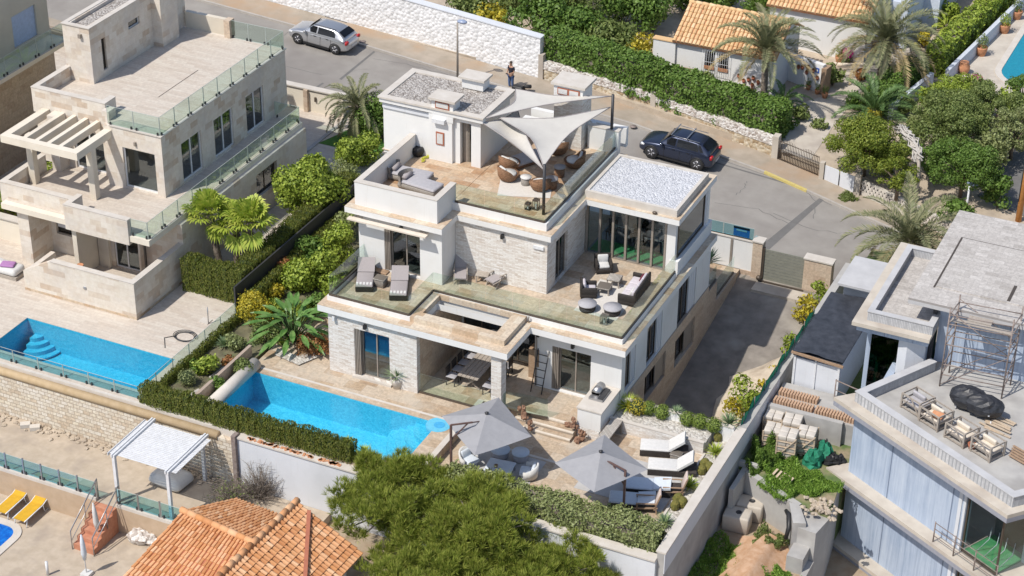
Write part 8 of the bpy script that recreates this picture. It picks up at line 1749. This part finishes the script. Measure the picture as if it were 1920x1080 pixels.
def highback(label, base, rot):
    t = thing('deck_chair', label, 'chair', base, rot, 'deck chairs with pinkish pads'); m = MB()
    for s in (-.3, .3): m.bar((s, -.5, .25), (s, .45, .3), .05); m.bar((s, .3, .2), (s, .55, .95), .05); m.bar((s, -.4, 0), (s, -.4, .5), .05); m.bar((s, .4, 0), (s, .35, .5), .05); m.bar((s, -.45, .5), (s, .4, .5), .06, .03)
    m.build('frame', mt['wood'], t, world=False); m = MB(); m.rbox((0, -.05, .33), .54, .8, .08, .03); m.build('seat_pad', mt['dwicker'], t, world=False); m = MB(); m.rbox((0, .45, .68), .56, .1, .62, .04, tilt=-.3); m.build('back_pad', mt['pinkw'], t, world=False)
highback('wooden deck chair with pinkish back pad near the tan umbrella pole', at(1212, 955, LZ), -1.2); highback('wooden deck chair with pinkish back pad beside the lower white lounger', at(1262, 925, LZ), -1.2)
mt['matp'] = m_noise('pale_stone_mat', (.42, .41, .4), (.48, .47, .46), 3, .9)
t = thing('outdoor_rug', 'pale grey rug under the right umbrella and sun loungers', 'rug', at(1180, 900, LZ)); m = MB(); c = at(1165, 905, LZ); m.cbox((c[0]+.3, c[1]+.3, LZ+.006), 3.9, 3.0, .012, 0); m.build('rug', mt['matp'], t)
t = thing('outdoor_rug', 'pale grey rug under the low white table and tub chairs', 'rug', at(935, 885, LZ)); m = MB(); c = at(940, 880, LZ); m.cbox((c[0], c[1], LZ+.006), 3.0, 2.6, .012, 0); m.build('rug', mt['matp'], t)
def figures(label, u, v, z, s=1):
    c = at(u, v, z); t = thing('driftwood_sculpture', label, 'sculpture', c); m = MB(); rs = random.Random(int(u))
    for i in range(5): m.ball((c[0]+.09*rs.gauss(0, 1)*s, c[1]+.09*rs.gauss(0, 1)*s, c[2]+.1+.1*i*s), (.15-.015*i)*s, (.12-.01*i)*s, .13*s, 8, 6, .4, i)
    m.build('wood', m_noise('brown_driftwood', (.16, .08, .05), (.34, .2, .13), 10, .9, .8, 20), t)
figures('brown root sculpture at the top left end of the terrace steps', 984, 783, 0); figures('brown root sculpture at the left side halfway down the steps', 992, 806, -.3, .8); figures('brown root sculpture at the right top of the terrace steps', 1075, 806, -.15); figures('tall brown root sculpture at the bottom right of the terrace steps', 1090, 830, -.55, 1.2)
# ladder, dining table
c0 = at(994, 722, 0); t = thing('ladder', 'dark metal ladder leaning on the white wall beside the covered dining terrace', 'ladder', c0); m = MB()
for dx in (0, .52): m.tube([(9.0+dx-.15, 2.35, 0), (9.0+dx-.05, 2.86, 2.0)], .025, 7)
for k in range(5): f = .2+.17*k; m.tube([(8.85+.1*f, 2.35+.51*f, 2.0*f), (9.37+.1*f, 2.35+.51*f, 2.0*f)], .02, 6)
m.build('ladder_frame', mt['dkmetal'], t)
DT = (6.35, 2.3, 0); t = thing('dining_table', 'long grey slatted dining table with crossed trestle legs under the roof opening', 'table', DT); m = MB()
for i in range(5): m.box(5.85+.2*i, 1.1, .72, 5.85+.2*i+.18, 3.5, .76)
m.build('table_top', mt['gwood'], t); m = MB()
for y in (1.4, 3.2): m.bar((5.95, y, 0), (6.75, y, .7), .07); m.bar((6.75, y+.075, 0), (5.95, y+.075, .7), .07)
m.build('legs', mt['gwood'], t)
def dchair(label, base, rot):
    t = thing('dining_chair', label, 'chair', base, rot, 'dark dining chairs round the long slatted table'); m = MB(); m.rbox((0, 0, .45), .46, .46, .05, .03); m.build('seat', mt['greycush'], t, world=False); m = MB(); m.rbox((0, .22, .7), .46, .05, .42, .03); m.build('backrest', mt['dwicker'], t, world=False)
    for x in (-.2, .2):
        for y in (-.2, .2): m = MB(); m.box(x-.02, y-.02, 0, x+.02, y+.02, .43); m.build('leg', mt['dkmetal'], t, world=False)
rows = ('front', 'second', 'third', 'rear')
for i in range(4):
    dchair('dining chair on the left side of the slatted table, %s one' % rows[i], (5.45, 1.4+.6*i, 0), math.pi/2); dchair('dining chair on the right side of the slatted table, %s one' % rows[i], (7.25, 1.4+.6*i, 0), -math.pi/2)
c = at(935, 735, 0); t = thing('white_floor_lamp', 'pale stand with cushions glimpsed behind the dining terrace pillar', 'cabinet', (8.6, 3.6, 0)); m = MB(); m.box(8.25, 3.4, 0, 8.7, 3.9, 1.5); m.build('cabinet', mt['wood'], t)
# ------------------------------------------------------------------ cars
def car(label, base, rot, L, W, H, paint, suv=False, kind='hatchback'):
    t = thing('parked_car', label, 'car', base, rot); h = L/2; wb = L*.305; cl_ = .19 if not suv else .24; R_ = .33 if not suv else .38; belt = H*.66
    # stations: x, half width, bottom, top(hood/boot line)
    st = [(-h, .36*W, .38, .60*H*.85), (-h+.12, .44*W, .28, belt*.93), (-h+.5, .49*W, cl_, belt), (-wb, .5*W, cl_, belt*1.02), (0, .5*W, cl_, belt*1.0), (wb*.75, .5*W, cl_, belt*.97), (h-.75, .49*W, cl_, belt*.92), (h-.28, .46*W, .26, belt*.84), (h-.05, .38*W, .34, belt*.66), (h, .3*W, .4, belt*.55)]
    sec = 12; vs = []
    for x, w_, b, tp in st:
        for (fy, fz_) in ((.86, 0), (1.0, .14), (1.0, .5), (.985, .78), (.93, .94), (.8, 1.0)): vs.append((x, w_*fy, b+(tp-b)*fz_))
        for (fy, fz_) in ((.8, 1.0), (.93, .94), (.985, .78), (1.0, .5), (1.0, .14), (.86, 0)): vs.append((x, -w_*fy, b+(tp-b)*fz_))
    m = MB(); n = len(st); m.add(vs, [(k*sec+j, (k+1)*sec+j, (k+1)*sec+(j+1) % sec, k*sec+(j+1) % sec) for k in range(n-1) for j in range(sec)]+[tuple(range(sec)), tuple((n-1)*sec+j for j in range(sec-1, -1, -1))], True)
    body = m.build('body', paint, t, world=False)
    sb = body.modifiers.new('s', 'SUBSURF'); sb.levels = sb.render_levels = 2
    gs = [(-h+.22, .40, belt*.93, belt*1.0), (-h+.3, .385, belt*.97, belt*1.1), (-h+.78, .36, belt, H*.95), (-h+1.3, .345, belt, H*.99), (-.1, .35, belt, H), (.42, .345, belt, H*.975), (h-1.3, .39, belt*.95, belt*1.04), (h-1.2, .40, belt*.93, belt*.97)]
    vs = []
    for x, wt, b, tp in gs: vs += [(x, W*.475, b-.06), (x, W*.47, b), (x, W*(wt+.03), b+(tp-b)*.6), (x, W*wt*.96, tp-.05*(tp-b)), (x, W*wt*.7, tp), (x, 0, tp+.012), (x, -W*wt*.7, tp), (x, -W*wt*.96, tp-.05*(tp-b)), (x, -W*(wt+.03), b+(tp-b)*.6), (x, -W*.47, b), (x, -W*.475, b-.06)]
    m = MB(); sec = 11; n = len(gs); m.add(vs, [(k*sec+j, (k+1)*sec+j, (k+1)*sec+j+1, k*sec+j+1) for k in range(n-1) for j in range(sec-1)]+[tuple(range(sec)), tuple((n-1)*sec+j for j in range(sec-1, -1, -1))], True); cab = m.build('cabin', paint, t, world=False); sb = cab.modifiers.new('s', 'SUBSURF'); sb.levels = sb.render_levels = 2
    def gp(x, f, s):
        for (x0, w0, b0, t0_), (x1, w1, b1, t1_) in zip(gs, gs[1:]):
            if x0 <= x <= x1:
                k = (x-x0)/(x1-x0); w_, b, tp = w0+(w1-w0)*k, b0+(b1-b0)*k, t0_+(t1_-t0_)*k; z = belt+(H*.97-belt)*f; q = min(1, max(0, (z-b)/max(tp-b, .01)))
                yy = W*.47+(W*(w_+.03)-W*.47)*(q/.6) if q < .6 else W*(w_+.03)+(W*w_*.96-W*(w_+.03))*(q-.6)/.4
                return (x, s*(yy+.004), z)
    def panel(name, q): m = MB(); m.add(q, [tuple(range(len(q))), tuple(range(len(q)-1, -1, -1))]); m.build(name, mt['carglass'], t, world=False)
    for s in (-1, 1):
        xf = h-1.45; panel('side_window', [gp(.04, .1, s), gp(xf-.22, .1, s), gp((xf+.42)/2, .5, s), gp(.36, .84, s), gp(.04, .86, s), gp(.04, .5, s)])
        xr = -h+1.02; panel('side_window', [gp(-.05, .1, s), gp(-.05, .5, s), gp(-.05, .86, s), gp(xr+.05, .84, s), gp(xr-.12, .5, s), gp(xr-.14, .12, s)])
        if suv: panel('side_window', [gp(xr-.22, .14, s), gp(xr-.04, .82, s), gp(xr-.18, .78, s), gp(xr-.42, .16, s)])
    panel('windscreen', [(h-1.36, -W*.37, belt*1.07), (h-1.36, W*.37, belt*1.07), (.5, W*.315, H*.955), (.5, -W*.315, H*.955)][::1])
    o_ = t.children[-1]; o_.location = (.03, 0, .035)
    panel('rear_window', [(-h+.34, -W*.35, belt*1.18), (-h+.34, W*.35, belt*1.18), (-h+.74, W*.31, H*.92), (-h+.74, -W*.31, H*.92)]); o_ = t.children[-1]; o_.location = (-.035, 0, .03)
    m = MB()
    for s in (-1, 1):
        m.tube([(-h+.9, s*W*.36, H*.985+.03), (.3, s*W*.36, H*.99+.03)], .02, 5)
    if suv:
        for x in (-.55, .35): m.box(x-.03, -W*.4, H+.06, x+.03, W*.4, H+.09)
    m.build('roof_bars', mt['dkmetal'] if not suv else mt['steel'], t, world=False)
    for x in (-wb, wb):
        for s in (-1, 1):
            m = MB(); m.lathe((0, 0, 0), [(R_*.7, -.1), (R_*.97, -.1), (R_, -.06), (R_, .06), (R_*.97, .1), (R_*.7, .1)], 22); wv_ = [(a, c, b) for a, b, c in m.v]; m.v = [(x+a, s*(W/2-.1)+b, R_+c) for a, b, c in wv_]; tyre = m.build('wheel', mt['rubber'], t, world=False)
            m = MB(); m.lathe((0, 0, 0), [(0, -.02), (R_*.2, .03), (R_*.68, .02), (R_*.7, -.06)], 18); m.v = [(x+a, s*(W/2-.1+.085+c), R_+b) for a, b, c in m.v]; r_ = m.build('rim', mt['alloy'], tyre, world=False)
            m = MB()
            for k in range(5): a = k*1.2566+.5; m.tube([(x+R_*.12*math.cos(a), s*(W/2+.012), R_+R_*.12*math.sin(a)), (x+R_*.62*math.cos(a), s*(W/2+.0), R_+R_*.62*math.sin(a))], .035, 4)
            m.build('spokes', mt['alloyd'], r_, world=False)
            m = MB(); m.tube([(x+R_*1.12*math.cos(a), s*(W/2-.01), R_+R_*1.12*math.sin(a)) for a in [math.pi*k/10 for k in range(11)]], .03, 5); m.build('wheel_arch', mt['black'], t, world=False)
    m = MB()
    for s in (-1, 1): m.rbox((-h+.13, s*W*.38, belt*.86), .14, .3, .2, .04)
    m.build('tail_light', mt['taill'], t, world=False); m = MB()
    for s in (-1, 1): m.rbox((h-.3, s*W*.36, belt*.68), .3, .34, .14, .05)
    m.build('headlight', mt['headl'], t, world=False); m = MB(); m.box(-h-.012, -.28, .52, -h+.02, .28, .64); m.build('number_plate', mt['whitecush'], t, world=False)
    m = MB()
    for s in (-1, 1): m.rbox((.75, s*(W/2+.08), belt+.04), .14, .2, .13, .03)
    m.build('mirror', paint, t, world=False); m = MB()
    for x in (.62, -.28, -1.0):
        for s in (-1, 1): m.box(x-.006, s*W*.5-.004*s-.004, cl_+.12, x+.006, s*W*.5+.004, belt*.9)
    for s in (-1, 1):
        for x in (.1, -.75): m.box(x-.09, s*(W/2+.008)-.006, belt*.86, x+.09, s*(W/2+.008)+.006, belt*.89)
    m.box(-wb+.4, -W/2-.006, cl_, wb-.4, W/2+.006, cl_+.1); m.build('door_lines', mt['black'], t, world=False)
    return t
def paintm(name, c, metal=.5):
    k = NT(name); k.b.inputs['Base Color'].default_value = (*c, 1); k.b.inputs['Metallic'].default_value = metal; k.b.inputs['Roughness'].default_value = .28; k.b.inputs['Coat Weight'].default_value = .6; k.b.inputs['Coat Roughness'].default_value = .06; return k.m
mt['carglass'] = paintm('car_window', (.01, .012, .016), 0); mt['alloy'] = m_plain('alloy_rim', (.1, .1, .11), .4, .6); mt['alloyd'] = m_plain('alloy_spokes', (.5, .5, .52), .35, .7); mt['taill'] = m_plain('red_light', (.5, .01, .015), .3); mt['headl'] = m_plain('headlight_glass', (.6, .62, .65), .15)
def road_rot(x): return math.atan2(fary(x+.5)-fary(x-.5), 1.0)
def place_car(label, pf, pr_, side, L, W, H, paint, **kw):
    """near-side front wheel and rear wheel contact pixels"""
    a, b = PR(*pf), PR(*pr_); d = (Vector(a[:2])-Vector(b[:2])).normalized(); c = (Vector(a[:2])+Vector(b[:2]))/2; n = Vector((-d.y, d.x))*side*(W/2-.1); c += n
    t = car(label, (c.x, c.y, rz(c.x)), math.atan2(d.y, d.x), L, W, H, paint, **kw); t.rotation_euler = (0, -math.atan(-.06*d.x), math.atan2(d.y, d.x)); return t
place_car('silver five door hatchback parked beside the whitewashed rubble wall', (561, 82), (627, 101), -1, 4.25, 1.76, 1.48, paintm('silver_paint', (.5, .51, .53), .7))
place_car('dark blue grey crossover car with roof bars parked behind the villa', (1223, 297), (1303, 319), -1, 4.4, 1.85, 1.62, paintm('dark_blue_paint', (.035, .045, .08), .6), suv=True)
# ------------------------------------------------------------------ the person with the bag
def skin_body(name, J, E, mat, parent, lv=2):
    me = bpy.data.meshes.new(name); me.from_pydata([Vector(p) for p, r in J], E, []); o = bpy.data.objects.new(name, me); COL.objects.link(o); o.parent = parent
    sm = o.modifiers.new('skin', 'SKIN'); ss = o.modifiers.new('sub', 'SUBSURF'); ss.levels = lv; ss.render_levels = lv
    for i, (p, r) in enumerate(J): me.skin_vertices[0].data[i].radius = (r if isinstance(r, tuple) else (r, r)); me.skin_vertices[0].data[i].use_root = (i == 0)
    sm.use_smooth_shade = True; me.materials.append(mat); return o
b = PR(958, 167, .0); T = thing('person', 'standing person in dark T-shirt and blue jeans looking down at a handheld controller', 'person', (b.x, b.y, rz(b.x)+.0), -.35)
skin = m_plain('skin', (.42, .24, .16), .6); shirt = m_plain('dark_tshirt', (.02, .02, .035), .9); jeans = m_plain('blue_jeans', (.08, .13, .26), .9)
J = [((0, 0, .93), (.15, .11)), ((0, .0, 1.1), (.14, .105)), ((0, .01, 1.3), (.17, .115)), ((0, .01, 1.42), (.11, .08)), ((0, -.0, 1.5), .055), ((0, -.03, 1.6), (.075, .09)), ((0, -.04, 1.68), (.07, .085)),
     ((.19, .01, 1.4), .06), ((.25, -.02, 1.13), .045), ((.1, -.24, 1.08), .033), ((-.19, .01, 1.4), .06), ((-.25, -.02, 1.13), .045), ((-.1, -.24, 1.08), .033),
     ((.1, 0, .86), .1), ((.12, -.01, .48), .065), ((.13, .02, .09), .045), ((.14, -.13, .04), .04), ((-.1, 0, .86), .1), ((-.12, -.02, .48), .065), ((-.13, .02, .09), .045), ((-.14, -.13, .04), .04)]
E_ = [(0, 1), (1, 2), (2, 3), (3, 4), (4, 5), (5, 6), (3, 7), (7, 8), (8, 9), (3, 10), (10, 11), (11, 12), (0, 13), (13, 14), (14, 15), (15, 16), (0, 17), (17, 18), (18, 19), (19, 20)]
skin_body('body', J, E_, skin, T)
g = .018; Jt = [((0, 0, .93), (.15+g, .11+g)), ((0, 0, 1.1), (.145+g, .105+g)), ((0, .01, 1.3), (.18+g, .12+g)), ((0, .01, 1.42), (.12+g, .085+g)), ((.19, .01, 1.4), .075), ((.235, -.0, 1.22), .065), ((-.19, .01, 1.4), .075), ((-.235, 0, 1.22), .065)]
skin_body('tshirt', Jt, [(0, 1), (1, 2), (2, 3), (3, 4), (4, 5), (3, 6), (6, 7)], shirt, T)
Jj = [((0, 0, .95), (.155+g, .115+g)), ((.1, 0, .84), .115), ((.12, -.01, .48), .085), ((.13, .02, .12), .068), ((-.1, 0, .84), .115), ((-.12, -.02, .48), .085), ((-.13, .02, .12), .068)]
skin_body('jeans', Jj, [(0, 1), (1, 2), (2, 3), (0, 4), (4, 5), (5, 6)], jeans, T)
for s in (-1, 1):                                                    # hands: palm, four curled fingers and a thumb
    hb = Vector((s*.1, -.24, 1.08)); Jh = [(hb, .03), (hb+Vector((-s*.02, -.07, 0)), (.034, .018))]; Eh = [(0, 1)]
    for k in range(4):
        o_ = hb+Vector((-s*.02+(-.027+.018*k), -.09, 0)); n = len(Jh); l = (.04, .045, .043, .034)[k]; Jh += [(o_, .009), (o_+Vector((-s*.01, -l*.6, -.008)), .008), (o_+Vector((-s*.03, -l*.75, -.03)), .007)]; Eh += [(1, n), (n, n+1), (n+1, n+2)]
    n = len(Jh); Jh += [(hb+Vector((-s*.045, -.04, .012)), .011), (hb+Vector((-s*.07, -.06, .022)), .009)]; Eh += [(0, n), (n, n+1)]
    skin_body('hand', Jh, Eh, skin, T, 1)
m = MB(); m.ball((0, -.012, 1.705), .088, .098, .085, 14, 10); m.build('hair', m_plain('grey_brown_hair', (.09, .07, .055), .9), T, world=False)
m = MB(); m.ball((0, -.135, 1.63), .014, .02, .018, 8, 6)
for s in (-1, 1): m.ball((s*.085, -.03, 1.635), .012, .02, .03, 8, 6)
m.build('nose_and_ears', skin, T, world=False); m = MB()
for s in (-1, 1): m.ball((s*.03, -.118, 1.655), .01, .006, .007, 8, 6)
m.build('eyes', mt['dkmetal'], T, world=False); m = MB(); m.rbox((0, -.12, 1.585), .05, .014, .012, .004); m.build('mouth', m_plain('lips', (.3, .1, .08), .6), T, world=False)
m = MB()
for s in (-1, 1): m.rbox((s*.135, -.06, .045), .1, .27, .09, .04)
m.build('shoes', m_plain('dark_shoes', (.05, .05, .07), .7), T, world=False)
cc_ = thing('controller', 'dark remote controller held by the standing person', 'controller', (0, 0, 0)); m = MB(); m.rbox((0, -.33, 1.08), .19, .1, .03, .015); co = m.build('controller_body', mt['black'], cc_, world=False); cc_.location = T.location; cc_.rotation_euler = T.rotation_euler
b = PR(972, 172, 0); t = thing('black_case', 'black soft equipment case with a dark strap lying by the standing person', 'bag', b); m = MB(); m.rbox((b.x, b.y, b.z+.2), .75, .45, .4, .12, -.1); m.build('case_body', mt['black'], t)
m = MB(); m.rbox((b.x+.55, b.y+.1, b.z+.42), .45, .25, .2, .08, .3); m.tube([(b.x+.3, b.y, b.z+.4), (b.x+.5, b.y, b.z+.55), (b.x+.8, b.y, b.z+.5)], .03, 6); m.build('strap', mt['black'], t); m = MB(); m.box(b.x-.02, b.y-.236, b.z+.22, b.x+.1, b.y-.228, b.z+.28); m.build('tag', mt['whitecush'], t)
